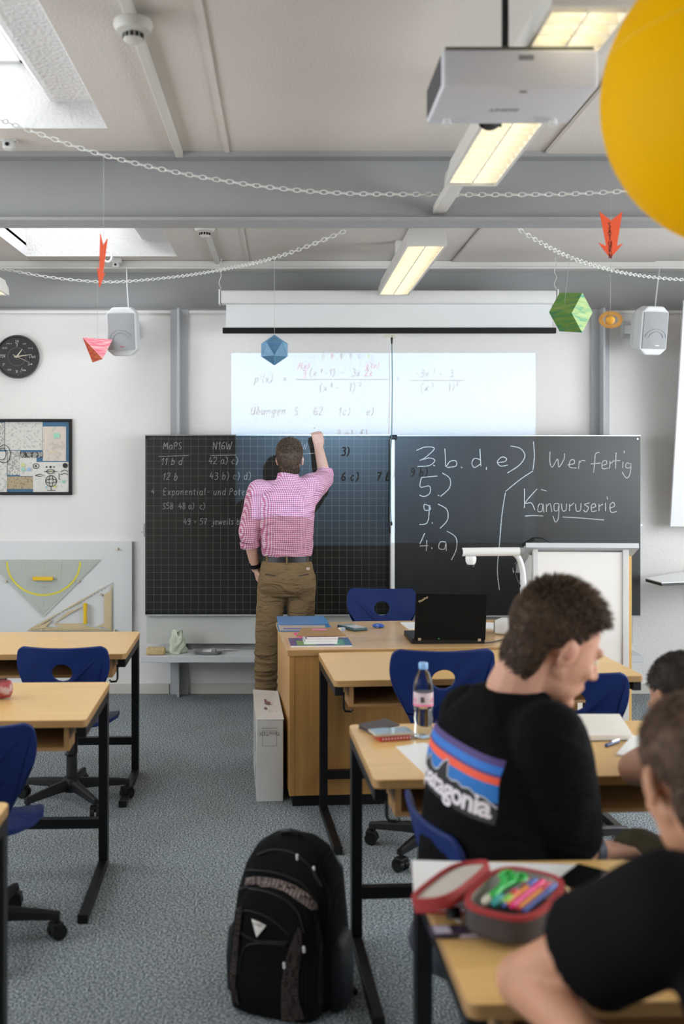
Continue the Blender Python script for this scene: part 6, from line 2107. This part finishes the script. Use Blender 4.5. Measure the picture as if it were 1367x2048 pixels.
def hair_obj(c, B, s, colr, parent, n, length, name, seed, lift=1.0, umin=None, rough_=.7, top=1.0):
    """short hair: a close cap and many fine tufts on it"""
    rnd = random.Random(seed)
    rad = Vector((.0815, .1045, .0945)) * s * lift
    c0 = c + B @ (Vector((0, -.016, .035)) * s)
    if umin is None:
        def umin(f, r_):
            if f < -.35: return -.80
            if f < .15: return -.62 + (f + .35) * .75
            if f < .55: return -.25 + (f - .15) * 1.55
            return .37 + (f - .55) * .6
    b = MB()
    N, Mv = 40, 28
    grid = {}
    for i in range(Mv + 1):
        ph = -math.pi / 2 + math.pi * i / Mv
        for k in range(N):
            a = 2 * math.pi * k / N
            dv = Vector((math.cos(ph) * math.cos(a), math.cos(ph) * math.sin(a), math.sin(ph)))
            if dv.z >= umin(dv.y, dv.x) - .06:
                wob = 1 + .008 * math.sin(9 * a + 3 * ph) + rnd.uniform(-.006, .008) - .035 * max(0, min(1, .3 - dv.z)) * (1 if dv.y > -.6 else .5)
                grid[i, k] = b.bm.verts.new(c0 + B @ Vector((dv.x * rad.x * wob, dv.y * rad.y * wob, dv.z * rad.z * wob)))
    for i in range(Mv):
        for k in range(N):
            q = [grid.get(t_) for t_ in ((i, k), (i, (k + 1) % N), (i + 1, (k + 1) % N), (i + 1, k))]
            if all(q):
                try: b.bm.faces.new(q)
                except ValueError: pass
    for j in range(n):
        while True:
            dv = Vector((rnd.gauss(0, 1), rnd.gauss(0, 1), rnd.gauss(0, 1))).normalized()
            if dv.z >= umin(dv.y, dv.x): break
        shr = .985 - .035 * max(0, min(1, .3 - dv.z))
        p = c0 + B @ Vector((dv.x * rad.x, dv.y * rad.y, dv.z * rad.z)) * shr
        nrm = (B @ Vector((dv.x / rad.x, dv.y / rad.y, dv.z / rad.z))).normalized()
        up = max(0, dv.z)
        flow = B @ Vector((dv.x * .3, .55 * up + .1, -.75 + .75 * up))
        ln = length * (.28 + .72 * max(0, min(1, (dv.z - .15) * 1.5 + .35 * dv.y))) * rnd.uniform(.6, 1.2)
        d1 = (nrm * (.55 + .4 * up) + flow * .8 + Vector((rnd.uniform(-.25, .25), rnd.uniform(-.25, .25), rnd.uniform(-.25, .25)))).normalized()
        m_ = p + d1 * ln * .55
        e_ = m_ + (d1 + flow * .35).normalized() * ln * .5
        s_ = d1.cross(nrm)
        s_ = (s_ if s_.length > 1e-3 else Vector((1, 0, 0))).normalized() * .0026 * s
        t_ = nrm * .002
        v = [b.bm.verts.new(q) for q in (p + s_, p - s_, p + t_ * .5, m_ + s_ * .8, m_ - s_ * .8, m_ + t_, e_)]
        for f in ((0, 1, 4, 3), (1, 2, 5, 4), (2, 0, 3, 5), (3, 4, 6), (4, 5, 6), (5, 3, 6)):
            b.bm.faces.new([v[i] for i in f])
    # nape: close hair running down to the neck
    cn = c + B @ (Vector((0, -.050, -.034)) * s)
    rn = Vector((.066, .053, .075)) * s
    g2 = {}
    for i in range(15):
        ph = -math.pi / 2 * .62 + math.pi * .8 * i / 14
        for k in range(25):
            a = math.pi * .96 + math.pi * 1.08 * k / 24
            dv = Vector((math.cos(ph) * math.cos(a), math.cos(ph) * math.sin(a), math.sin(ph)))
            wob = 1 + rnd.uniform(-.008, .01)
            g2[i, k] = b.bm.verts.new(cn + B @ Vector((dv.x * rn.x * wob, dv.y * rn.y * wob, dv.z * rn.z * wob)))
    for j in range(n // 3):
        ph = rnd.uniform(-.9, .9); a = rnd.uniform(math.pi, 2 * math.pi)
        dv = Vector((math.cos(ph) * math.cos(a), math.cos(ph) * math.sin(a), math.sin(ph)))
        p = cn + B @ Vector((dv.x * rn.x, dv.y * rn.y, dv.z * rn.z)) * .99
        nrm = (B @ dv).normalized()
        e_ = p + (nrm * .5 + B @ Vector((0, 0, -.9)) + Vector((rnd.uniform(-.3, .3), rnd.uniform(-.3, .3), 0))).normalized() * length * .32
        s_ = nrm.cross(e_ - p).normalized() * .0024 * s
        v = [b.bm.verts.new(q) for q in (p + s_, p - s_, p + nrm * .002, e_)]
        for f in ((0, 1, 3), (1, 2, 3), (2, 0, 3)):
            b.bm.faces.new([v[i] for i in f])
    for i in range(14):
        for k in range(24):
            b.bm.faces.new([g2[t_] for t_ in ((i, k), (i, k + 1), (i + 1, k + 1), (i + 1, k))])
    o = b.build(name, mat('hair_' + parent.name.replace('.', '_'), colr, rough=rough_, spec=.3, vary=.45, vscale=60), parent, smooth='all')
    return o
def face_parts(c, B, s, parent, brow):
    for q in (-1, 1):
        p = c + B @ (Vector((q * .031, .0755, .004)) * s)
        e = MB().ell(p, (.0125 * s, .0115 * s, .0105 * s), B).build('eye', mat('eye_white', (.62, .58, .54), rough=.2), parent, smooth='all')
        p2 = p + B @ (Vector((0, .0095, -.001)) * s)
        MB().ell(p2, (.0052 * s, .0025 * s, .0052 * s), B).build('iris', mat('iris_brown', (.05, .03, .02), rough=.2), e, smooth='all')
        b = MB()
        b.tube([c + B @ (Vector((q * (.014 + .009 * k), .0885 - .0035 * k, .0275 + .0035 * math.sin(k * .8))) * s) for k in range(5)], [.003 * s, .0042 * s, .004 * s, .0035 * s, .002 * s], 6)
        b.build('eyebrow', brow, parent, smooth='all')
def eloft(b, rows, B):
    """elliptic rings: (centre, half width, half depth)"""
    r, f = B.col[0], B.col[1]
    R = []
    for c, hw, hd in rows:
        c = Vector(c)
        R.append([c + r * hw * math.copysign(abs(math.cos(a)) ** .8, math.cos(a)) + f * hd * math.copysign(abs(math.sin(a)) ** .8, math.sin(a)) for a in [2 * math.pi * k / 32 for k in range(32)]])
    b.rings(R)
def limb(b, pts, rr, n=14):
    for (p, q), (r0, r1) in zip(zip(pts, pts[1:]), zip(rr, rr[1:])):
        b.capsule(p, q, r0, r1, n)
def sleeve(b, pts, rr):
    """cloth tube with a clean open end"""
    pts = [Vector(p) for p in pts]
    for (p, q), (r0, r1) in zip(zip(pts, pts[1:]), zip(rr, rr[1:])):
        b.cyl(p, q, r0, r1, 22)
    for p, r in list(zip(pts, rr))[:-1]:
        b.ell(p, (r, r, r))
V = Vector

def skin(name, c): return mat(name, c, rough=.55, spec=.3, vary=.05, vscale=25, bump=.08, bscale=220)

# ---- the teacher at the board
def gingham():
    m = bpy.data.materials.new('pink_gingham')
    m.use_nodes = True
    nt = m.node_tree
    p = nt.nodes['Principled BSDF']
    tc = nt.nodes.new('ShaderNodeTexCoord')
    sx = nt.nodes.new('ShaderNodeSeparateXYZ')
    nt.links.new(tc.outputs['Object'], sx.inputs[0])
    def st(v, per):
        f = mathn(nt, 'FRACT', mathn(nt, 'MULTIPLY', v, 1 / per))
        return mathn(nt, 'LESS_THAN', f, .52)
    per = .0125
    sm = mathn(nt, 'ADD', st(mathn(nt, 'ADD', sx.outputs['X'], mathn(nt, 'MULTIPLY', sx.outputs['Y'], .7)), per), st(mathn(nt, 'ADD', sx.outputs['Z'], mathn(nt, 'MULTIPLY', sx.outputs['Y'], .25)), per))
    c = ramp(nt, mathn(nt, 'MULTIPLY', sm, .5), [(0, (.72, .60, .65)), (.4, (.55, .24, .34)), (.8, (.44, .09, .19))], 'CONSTANT')
    nt.links.new(c, p.inputs['Base Color'])
    p.inputs['Roughness'].default_value = .85
    n = nt.nodes.new('ShaderNodeTexNoise')
    n.inputs['Scale'].default_value = 9
    n.inputs['Detail'].default_value = 2
    n.inputs['Distortion'].default_value = 1.2
    mp = nt.nodes.new('ShaderNodeMapping')
    mp.inputs['Rotation'].default_value = (0, .6, 0)
    mp.inputs['Scale'].default_value = (.6, 1, 1.8)
    nt.links.new(tc.outputs['Object'], mp.inputs['Vector'])
    nt.links.new(mp.outputs['Vector'], n.inputs['Vector'])
    b = nt.nodes.new('ShaderNodeBump')
    b.inputs['Strength'].default_value = .8
    b.inputs['Distance'].default_value = .04
    nt.links.new(n.outputs['Fac'], b.inputs['Height'])
    nt.links.new(b.outputs['Normal'], p.inputs['Normal'])
    return m
def folds_mat(name, c, scale=10, dist=.03, rot=.5):
    m = mat(name, c, rough=.9, spec=.08)
    nt = m.node_tree
    p = nt.nodes['Principled BSDF']
    tc = nt.nodes.new('ShaderNodeTexCoord')
    mp = nt.nodes.new('ShaderNodeMapping')
    mp.inputs['Rotation'].default_value = (0, rot, 0)
    mp.inputs['Scale'].default_value = (.55, .8, 1.7)
    n = nt.nodes.new('ShaderNodeTexNoise')
    n.inputs['Scale'].default_value = scale
    n.inputs['Detail'].default_value = 2.5
    n.inputs['Distortion'].default_value = 1.0
    nt.links.new(tc.outputs['Object'], mp.inputs['Vector'])
    nt.links.new(mp.outputs['Vector'], n.inputs['Vector'])
    b = nt.nodes.new('ShaderNodeBump')
    b.inputs['Strength'].default_value = .9
    b.inputs['Distance'].default_value = dist
    nt.links.new(n.outputs['Fac'], b.inputs['Height'])
    nt.links.new(b.outputs['Normal'], p.inputs['Normal'])
    return m
TY = 6.65
base = V((.0, TY, 0))
M_skT = skin('skin_teacher', (.60, .36, .27))
hc = V((.030, TY + .015, 1.640))
HB_ = basis((.10, .92, .36))
shL, shR = V((-.165, TY, 1.435)), V((.175, TY + .02, 1.465))
elL, wrL = V((-.232, TY - .035, 1.165)), V((-.188, TY + .04, .945))
elR, wrR = V((.262, TY + .24, 1.515)), V((.222, TY + .315, 1.715))
hipL, hipR = V((-.078, TY, .93)), V((.098, TY, .93))
knL, anL = V((-.115, TY + .015, .49)), V((-.128, TY + .03, .09))
knR, anR = V((.10, TY + .03, .49)), V((.11, TY + .05, .09))
Bt = basis((0, 1, 0))
b = MB()
head_shapes(b, hc, HB_, 1.0)
b.capsule(hc + HB_ @ V((0, -.03, -.06)), V((.012, TY - .005, 1.47)), .056, .062)
eloft(b, [((.008, TY, .90), .15, .10), ((.008, TY, 1.0), .135, .095), ((.008, TY, 1.15), .145, .10), ((.008, TY, 1.33), .16, .105), ((.008, TY, 1.44), .15, .09), ((.01, TY, 1.50), .07, .06)], Bt)
limb(b, [shL, elL, wrL], [.048, .042, .030])
limb(b, [shR, elR, wrR], [.048, .043, .031])
limb(b, [hipL, knL, anL], [.075, .055, .038])
limb(b, [hipR, knR, anR], [.075, .055, .038])
hand_shapes(b, wrR, (-.10, .10, 1), (-.15, 1, -.1), -1, .95, .98)
hand_shapes(b, wrL, (.22, .22, -1), (1, .25, .2), 1, .25, .95)
for an in (anL, anR):
    b.capsule(an + V((0, -.03, -.045)), an + V((0, .13, -.055)), .035, .028)
person = remesh(b, 'person', M_skT, None, .0055, 5, origin=base)
tag(person, 'man in pink gingham shirt and khaki trousers writing high on the blackboard', 'person')
hair_obj(hc, HB_, 1.0, (.085, .052, .032), person, 2600, .022, 'hair', 5, 1.02)
face_parts(hc, HB_, 1.0, person, mat('brow_brown', (.06, .035, .02)))
# shirt
b = MB()
eloft(b, [((.010, TY, 1.012), .150, .112), ((.010, TY, 1.045), .163, .124), ((.008, TY, 1.14), .168, .128), ((.006, TY, 1.25), .176, .130), ((.005, TY, 1.36), .186, .128), ((.008, TY, 1.43), .176, .112), ((.012, TY, 1.475), .125, .088), ((.016, TY, 1.505), .078, .072), ((.018, TY + .005, 1.53), .066, .066)], Bt)
b.capsule(shL + V((.02, 0, -.01)), shR + V((-.02, 0, -.01)), .075, .078)
sleeve(b, [shL, elL + V((.0, 0, .02)), elL + V((.008, .012, -.045))], [.079, .062, .060])
sleeve(b, [shR + V((-.01, 0, 0)), elR.lerp(shR, .1), elR + (wrR - elR) * .16], [.082, .066, .060])
b.capsule(shR + V((-.03, 0, -.06)), elR.lerp(shR, .45) + V((0, 0, -.02)), .075, .062)
shirt = remesh(b, 'shirt', gingham(), person, .007, 4, disp=(.016, .09))
# rolled cuffs and collar
MB().tube([elL + V((.008, .012, -.045)) + V((0, 0, 0)), elL + V((.012, .018, -.078))], [.0635, .0625], 20).build('cuff', shirt.data.materials[0], person, smooth=True)
d_ = (wrR - elR).normalized()
MB().tube([elR + d_ * .012, elR + d_ * .048], [.062, .060], 20).build('cuff', shirt.data.materials[0], person, smooth=True)
eloft_b = MB()
rows = []
Bc = basis((0, 1, .15))
for dz, hw, hd in ((1.508, .076, .074), (1.548, .066, .066), (1.548, .061, .061), (1.508, .070, .068)):
    c = V((.018, TY + .008, dz))
    rows.append([c + V((hw * math.cos(a), hd * math.sin(a), .012 * math.sin(a) * -1)) for a in [2 * math.pi * k / 28 for k in range(28)]])
eloft_b.rings(rows, closed=True).build('collar', shirt.data.materials[0], person, smooth=True)
# trousers, belt, shoes, watch, chalk
M_kh = folds_mat('khaki_cotton', (.20, .135, .07), 11, .035, .3)
b = MB()
eloft(b, [((.010, TY, 1.018), .152, .112), ((.010, TY - .005, .97), .164, .124), ((.010, TY - .015, .90), .178, .138), ((.010, TY - .012, .83), .182, .135), ((.010, TY, .78), .165, .11)], Bt)
b.ell((-.07, TY - .055, .88), (.09, .09, .09)); b.ell((.09, TY - .055, .88), (.09, .09, .09))
limb(b, [hipL + V((0, 0, -.06)), knL, anL + V((0, 0, .02))], [.098, .078, .066])
limb(b, [hipR + V((0, 0, -.06)), knR, anR + V((0, 0, .02))], [.100, .078, .066])
for z, r in ((.20, .078), (.255, .080), (.31, .081), (.36, .083), (.41, .083)):   # bunched cloth below the left knee
    c = anL.lerp(knL, (z - .09) / .40)
    b.ell(c + V((random.uniform(-.004, .004), 0, 0)), (r, r, .014))
remesh(b, 'trousers', M_kh, person, .007, 3, disp=(.012, .07))
MB().rings([[V((.010 + hw * math.copysign(abs(math.cos(a)) ** .85, math.cos(a)), TY + hd * math.copysign(abs(math.sin(a)) ** .85, math.sin(a)), z)) for a in [2 * math.pi * k / 40 for k in range(40)]] for hw, hd, z in ((.160, .121, .997), (.160, .120, 1.032), (.150, .110, 1.032), (.150, .110, .997))], closed=True).build('belt', mat('belt_black', (.010, .010, .011), rough=.4), person, smooth=True)
for x in (-.12, .005, .135):
    y = TY - .123 * math.sqrt(max(0, 1 - (x / .17) ** 2)) - .002
    MB().cbox((x + .005, y, 1.012), (.012, .006, .052), bevel=.002).build('belt_loop', M_kh, person)
MB().tube([(-.125, TY - .125, .925), (-.06, TY - .146, .918)], .003, 6).build('pocket_welt', M_ink, person)
MB().tube([(.085, TY - .146, .918), (.145, TY - .118, .925)], .003, 6).build('pocket_welt', M_ink, person)
MB().cbox((.142, TY - .108, .958), (.022, .005, .016)).build('patch', mat('leather_patch', (.5, .42, .33)), person)
M_shoe = mat('shoe_brown', (.10, .06, .04), rough=.5)
for an in (anL, anR):
    b = MB()
    b.capsule(an + V((0, -.04, -.035)), an + V((0, .15, -.05)), .045, .036)
    b.box(an + V((-.042, -.085, -.09)), an + V((.042, .19, -.075)))
    remesh(b, 'shoe', M_shoe, person, .007, 3)
w0 = wrL + (elL - wrL).normalized() * .02
MB().tube([w0 + (elL - wrL).normalized() * -.012, w0 + (elL - wrL).normalized() * .014], [.036, .036], 20).build('watch_strap', M_blackp, person, smooth=True)
MB().cbox(w0 + V((-.034, -.012, 0)), (.012, .030, .030), bevel=.003).build('watch_case', M_blackp, person)
pch = wrR + V((-.018, .10, .125))
tag(MB().cyl(pch, pch + V((-.006, .055, .012)), .0055, n=10).build('chalk_stick', mat('white_chalk', (.8, .8, .78), rough=.9), origin=pch, smooth=True), 'white chalk stick between the fingers of the writing hand', 'chalk')

# ---- the student with the logo shirt
f1 = V((.88, .47, 0)).normalized()
B1 = basis(f1)
M_sk1 = skin('skin_student_light', (.56, .295, .20))
base = V((.58, 2.56, 0))
hc = V((.622, 2.42, 1.225))
H1 = basis((.86, .22, -.46), (.12, 0, 1))
hs_ = 1.08
shL, shR = V((.445, 2.535, 1.035)), V((.575, 2.285, 1.045))
elR, wrR = V((.622, 2.385, .765)), V((.735, 2.46, .735))
elL, wrL = V((.60, 2.76, .83)), V((.70, 2.95, .850))
b = MB()
head_shapes(b, hc, H1, hs_)
nb_ = V((.528, 2.42, 1.12))
b.capsule(hc + H1 @ V((0, -.045, -.05)), nb_, .060, .066)
b.capsule(hc + H1 @ V((0, .0, -.08)), nb_ + f1 * .05 + V((0, 0, .0)), .050, .056)
eloft(b, [((.46, 2.45, .50), .155, .105), ((.46, 2.45, .7), .145, .10), ((.475, 2.44, .88), .155, .105), ((.485, 2.43, 1.02), .15, .09), ((.495, 2.425, 1.08), .08, .06)], B1)
limb(b, [shL, elL, wrL], [.048, .043, .030])
limb(b, [shR, elR, wrR], [.048, .040, .029])
hand_shapes(b, wrR, (.75, .55, -.15), (.2, .1, -1), 1, .35)
hand_shapes(b, wrL, (.5, .8, -.02), (0, 0, -1), -1, .15)
hp = [V((.50, 2.53, .53)), V((.565, 2.40, .53))]
kn = [V((.66, 2.90, .57)), V((.72, 2.74, .57))]
an = [kn[0] + V((.0, -.02, -.385)), kn[1] + V((.0, -.02, -.385))]
for k in range(2):
    limb(b, [hp[k], kn[k], an[k]], [.075, .055, .038])
    b.capsule(an[k] + V((0, 0, -.045)), an[k] + V((.04, .13, -.05)), .035, .028)
s1 = remesh(b, 'person', M_sk1, None, .0048, 5, origin=base)
tag(s1, 'seated student in black T-shirt with a mountain logo, head bent over the desk', 'person')
hair_obj(hc, H1, hs_, (.075, .046, .028), s1, 6500, .030, 'hair', 11, 1.0)
face_parts(hc, H1, hs_, s1, mat('brow_brown', (.06, .035, .02)))
for q in (-1, 1):      # darker ellipsoid paints the shade in the hollow of each ear
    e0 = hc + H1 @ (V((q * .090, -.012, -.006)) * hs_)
    MB().ell(e0, (.004, .010, .017), H1).build('ear_shade_patch', mat('ear_shade', (.50, .22, .16), rough=.6), s1, smooth='all')
M_bt = folds_mat('black_cotton', (.004, .004, .0045), 9, .03, .8)
b = MB()
rows1 = [((.455, 2.455, .50), .175, .130), ((.46, 2.45, .60), .176, .130), ((.465, 2.445, .72), .176, .126), ((.475, 2.44, .85), .172, .126), ((.483, 2.432, .96), .172, .124), ((.492, 2.428, 1.03), .160, .112), ((.505, 2.424, 1.085), .110, .094), ((.520, 2.42, 1.128), .080, .080)]
eloft(b, rows1, B1)
b.capsule(shL + V((.01, -.02, .0)), shR + V((-.01, .02, 0)), .070, .076)
sleeve(b, [shR, shR.lerp(elR, .5) + V((.008, -.005, 0)), elR + V((.010, 0, .030))], [.086, .090, .088])
sleeve(b, [shL, shL.lerp(elL, .5), shL.lerp(elL, .75)], [.074, .080, .082])
shirt = remesh(b, 'shirt', M_bt, s1, .007, 5, disp=(.010, .12))
b = MB()
for k in range(2):
    limb(b, [hp[k], kn[k], an[k] + V((0, 0, .03))], [.098, .076, .06])
b.ell((.455, 2.455, .53), (.17, .15, .09))
remesh(b, 'trousers', mat('dark_jeans', (.02, .025, .035), rough=.8), s1, .009, 4)
for k in range(2):
    b = MB()
    b.capsule(an[k] + V((0, 0, -.035)), an[k] + V((.045, .15, -.045)), .044, .036)
    remesh(b, 'shoe', M_white, s1, .008, 3)
w0 = elR.lerp(wrR, .80)
d_ = (wrR - elR).normalized()
MB().tube([w0 - d_ * .013, w0 + d_ * .013], [.037, .037], 20).build('watch_strap', mat('watch_grey', (.06, .07, .09), rough=.4), s1, smooth=True)
# printed logo on the back of the shirt
bsh = BVHTree.FromPolygons([v.co.copy() for v in shirt.data.vertices], [list(p.vertices) for p in shirt.data.polygons])
r1_ = B1.col[0].to_3d()
tiltu = V((.10, .04, 1)).normalized()
LROT, LSC = math.radians(-7), .86
lc_ = V((.485, 2.43, .945)) - base
def on_back(x, y, lift):
    ca, sa = math.cos(LROT), math.sin(LROT)
    x, y = (x * ca - y * sa) * LSC, (x * sa + y * ca) * LSC
    o = lc_ + r1_ * x + tiltu * y
    h = bsh.ray_cast(o - f1 * .5, f1)
    return (h[0] - f1 * lift) if h[0] is not None else (o - f1 * .13)
LOGO = bpy.data.objects.new('printed_logo', None)
def logo_mesh(b, name, m, lift, parent):
    # cut long edges so that the print follows the cloth
    for _ in range(4):
        es = [e for e in b.bm.edges if e.calc_length() > .012]
        if not es: break
        bmesh.ops.subdivide_edges(b.bm, edges=es, cuts=1)
        bmesh.ops.triangulate(b.bm, faces=[f for f in b.bm.faces if len(f.verts) > 3])
    for v in b.bm.verts:
        v.co = on_back(v.co.x, v.co.y, lift)
    return b.build(name, m, parent, world=False, smooth='all')
bpy.data.objects.remove(LOGO)
def rect(x0, y0, x1, y1, n=24):
    b = MB()
    vs = []; fs = []
    ny = max(1, int(abs(y1 - y0) / .008))
    for j in range(ny + 1):
        for i in range(n + 1):
            vs.append((x0 + (x1 - x0) * i / n, y0 + (y1 - y0) * j / ny, 0))
    for j in range(ny):
        for i in range(n):
            q = j * (n + 1) + i
            fs.append((q, q + 1, q + n + 2, q + n + 1))
    b.verts(vs, fs)
    return b
LW = .150
lg = logo_mesh(rect(-LW, -.085, LW, .03), 'printed_logo', mat('logo_ground', (.022, .021, .023), rough=.8), .0015, shirt)
for y0, y1, nm, c in ((.066, .084, 'logo_violet', (.065, .035, .16)), (.046, .066, 'logo_blue', (.012, .14, .50)), (.039, .046, 'logo_violet', (.065, .035, .16)), (.020, .039, 'logo_orange', (.78, .085, .030)), (-.028, .020, 'logo_sky', (.015, .15, .46))):
    logo_mesh(rect(-LW, y0, LW, y1), 'print_band', mat(nm, c, rough=.7), .0022, shirt)
peaks = [(-.15, -.03), (-.15, -.012), (-.135, -.004), (-.125, -.014), (-.112, .004), (-.105, .012), (-.09, -.012), (-.07, -.016), (-.052, -.008), (-.03, .022), (-.018, .030), (-.012, .022), (-.008, -.012), (.01, -.016), (.03, -.010), (.05, -.018), (.075, -.012), (.095, -.022), (.12, -.020), (.15, -.040), (.15, -.05), (-.15, -.05)]
b = MB(); b.verts([(x, y, 0) for x, y in peaks], [tuple(range(len(peaks)))])
bmesh.ops.triangulate(b.bm, faces=b.bm.faces)
logo_mesh(b, 'print_mountains', mat('logo_black', (.016, .015, .016), rough=.8), .0030, shirt)
b = MB(); b.ribbon([(x, y, 0) for x, y in peaks[1:-2]], .0042, (0, 0, 1))
logo_mesh(b, 'print_outline', mat('logo_grey_white', (.50, .50, .54), rough=.8), .0036, shirt)
b = text_mesh('patagonia', .078, bold=.0022, spacing=.92)
bmesh.ops.translate(b.bm, verts=b.bm.verts, vec=(0, -.046, 0))
xs_ = [v.co.x for v in b.bm.verts]
k_ = .280 / (max(xs_) - min(xs_))
for v in b.bm.verts: v.co.x *= k_
bmesh.ops.triangulate(b.bm, faces=b.bm.faces)
logo_mesh(b, 'print_lettering', mat('logo_white', (.70, .64, .66), rough=.8), .0042, shirt)

s1.scale = (1.062, 1.062, 1.062)
s1.location = (.58 * 1.062, 2.56 * 1.062, CZ - CZ * 1.062)

# ---- the nearest student, seen from behind
M_sk2 = skin('skin_student_warm', (.50, .245, .145))
base = V((.76, 1.30, 0))
B2 = basis((-.10, 1, 0))
hc = V((.678, 1.73, 1.122))
H2 = basis((-.06, .88, -.46), (0, .4, 1))
shL, shR = V((.565, 1.52, 1.00)), V((.90, 1.50, 1.00))
elL, wrL = V((.405, 1.745, .787)), V((.44, 1.55, .80))
elR, wrR = V((1.00, 1.72, .789)), V((.82, 1.86, .805))
b = MB()
head_shapes(b, hc, H2, 1.06)
b.capsule(hc + H2 @ V((0, -.04, -.06)), V((.715, 1.52, 1.035)), .058, .064)
eloft(b, [((.76, 1.28, .50), .155, .105), ((.755, 1.34, .7), .145, .10), ((.74, 1.42, .86), .155, .105), ((.732, 1.49, .99), .15, .09), ((.725, 1.51, 1.03), .08, .06)], B2)
limb(b, [shL, elL, wrL], [.052, .050, .034])
limb(b, [shR, elR, wrR], [.052, .050, .034])
b.ell(elL + V((-.002, 0, 0)), (.054, .052, .048))
hand_shapes(b, wrL, (.6, -.6, -.1), (0, 0, -1), -1, .35)
hand_shapes(b, wrR, (-.8, .4, -.02), (0, 0, -1), 1, .16)
hp = [V((.67, 1.30, .53)), V((.85, 1.30, .53))]
kn = [V((.66, 1.72, .56)), V((.88, 1.72, .56))]
an = [V((.66, 1.72, .09)), V((.88, 1.72, .09))]
for k in range(2):
    limb(b, [hp[k], kn[k], an[k]], [.075, .055, .038])
    b.capsule(an[k] + V((0, 0, -.045)), an[k] + V((0, .14, -.05)), .035, .028)
s2 = remesh(b, 'person', M_sk2, None, .0055, 6, origin=base)
tag(s2, 'student in black shirt at the lower right corner, elbow on the desk', 'person')
hair_obj(hc, H2, 1.06, (.082, .045, .026), s2, 3600, .014, 'hair', 21, 1.01)
face_parts(hc, H2, 1.06, s2, mat('brow_brown', (.06, .035, .02)))
b = MB()
eloft(b, [((.76, 1.28, .47), .178, .130), ((.757, 1.32, .62), .176, .128), ((.748, 1.38, .76), .180, .126), ((.738, 1.45, .90), .190, .124), ((.733, 1.49, .98), .180, .112), ((.726, 1.505, 1.03), .12, .09), ((.722, 1.515, 1.055), .082, .078)], B2)
b.capsule(shL + V((.02, 0, 0)), shR + V((-.02, 0, 0)), .078, .078)
sleeve(b, [shL, shL.lerp(elL, .35), shL.lerp(elL, .55)], [.088, .090, .092])
sleeve(b, [shR, shR.lerp(elR, .4), shR.lerp(elR, .70)], [.088, .090, .092])
remesh(b, 'shirt', mat('black_cotton_plain', (.0055, .0055, .0065), rough=.9, spec=.08), s2, .008, 5, disp=(.010, .12))
b = MB()
for k in range(2):
    limb(b, [hp[k], kn[k], an[k] + V((0, 0, .03))], [.098, .076, .06])
b.ell((.76, 1.29, .52), (.17, .14, .09))
remesh(b, 'trousers', mat('dark_jeans', (.02, .025, .035)), s2, .010, 4)
for k in range(2):
    b = MB()
    b.capsule(an[k] + V((0, 0, -.035)), an[k] + V((0, .16, -.045)), .044, .036)
    remesh(b, 'shoe', M_white, s2, .009, 3)

# ---- the student behind him
M_sk3 = skin('skin_student_tan', (.44, .235, .155))
base = V((1.17, 2.46, 0))
B3 = basis((-.05, 1, 0))
hc = V((1.105, 2.93, .975))
H3 = basis((-.30, .75, -.62), (0, .5, 1))
shL, shR = V((1.02, 2.68, .86)), V((1.36, 2.66, .86))
elL, wrL = V((.975, 2.93, .788)), V((1.10, 3.10, .800))
elR, wrR = V((1.42, 2.95, .788)), V((1.24, 3.10, .800))
b = MB()
head_shapes(b, hc, H3, 1.0)
b.capsule(hc + H3 @ V((0, -.04, -.06)), V((1.18, 2.70, .89)), .056, .060)
eloft(b, [((1.17, 2.57, .50), .15, .105), ((1.17, 2.60, .65), .145, .10), ((1.18, 2.63, .76), .155, .10), ((1.19, 2.67, .86), .15, .085), ((1.19, 2.70, .89), .08, .06)], B3)
limb(b, [shL, elL, wrL], [.050, .047, .032])
limb(b, [shR, elR, wrR], [.050, .047, .032])
hand_shapes(b, wrL, (.6, .6, -.02), (0, 0, -1), -1, .16)
hand_shapes(b, wrR, (-.8, .4, -.02), (0, 0, -1), 1, .16)
hp = [V((1.09, 2.60, .53)), V((1.27, 2.60, .53))]
kn = [V((.965, 2.86, .565)), V((1.30, 2.90, .57))]
an = [V((.98, 2.90, .09)), V((1.30, 2.92, .09))]
for k in range(2):
    limb(b, [hp[k], kn[k], an[k]], [.075, .055, .038])
    b.capsule(an[k] + V((0, 0, -.045)), an[k] + V((0, .14, -.05)), .035, .028)
s3 = remesh(b, 'person', M_sk3, None, .006, 6, origin=base)
tag(s3, 'dark haired student bent low over the desk at the right edge', 'person')
hair_obj(hc, H3, 1.0, (.022, .016, .012), s3, 2600, .010, 'hair', 31, 1.02)
face_parts(hc, H3, 1.0, s3, mat('brow_dark', (.02, .014, .01)))
b = MB()
eloft(b, [((1.17, 2.56, .47), .175, .128), ((1.17, 2.59, .60), .172, .122), ((1.18, 2.62, .72), .178, .118), ((1.19, 2.66, .83), .180, .108), ((1.19, 2.69, .885), .11, .08)], B3)
b.capsule(shL + V((.02, 0, 0)), shR + V((-.02, 0, 0)), .074, .074)
sleeve(b, [shL, shL.lerp(elL, .3)], [.080, .080])
sleeve(b, [shR, shR.lerp(elR, .5)], [.082, .084])
remesh(b, 'shirt', mat('charcoal_cotton', (.016, .016, .018), rough=.85), s3, .009, 5)
b = MB()
for k in range(2):
    limb(b, [hp[k], kn[k], an[k] + V((0, 0, .03))], [.098, .080, .062])
b.ell((1.17, 2.58, .52), (.17, .14, .09))
remesh(b, 'trousers', mat('olive_trousers', (.055, .045, .018), rough=.85), s3, .010, 4)
for k in range(2):
    b = MB()
    b.capsule(an[k] + V((0, 0, -.035)), an[k] + V((0, .16, -.045)), .044, .036)
    remesh(b, 'shoe', M_white, s3, .009, 3)
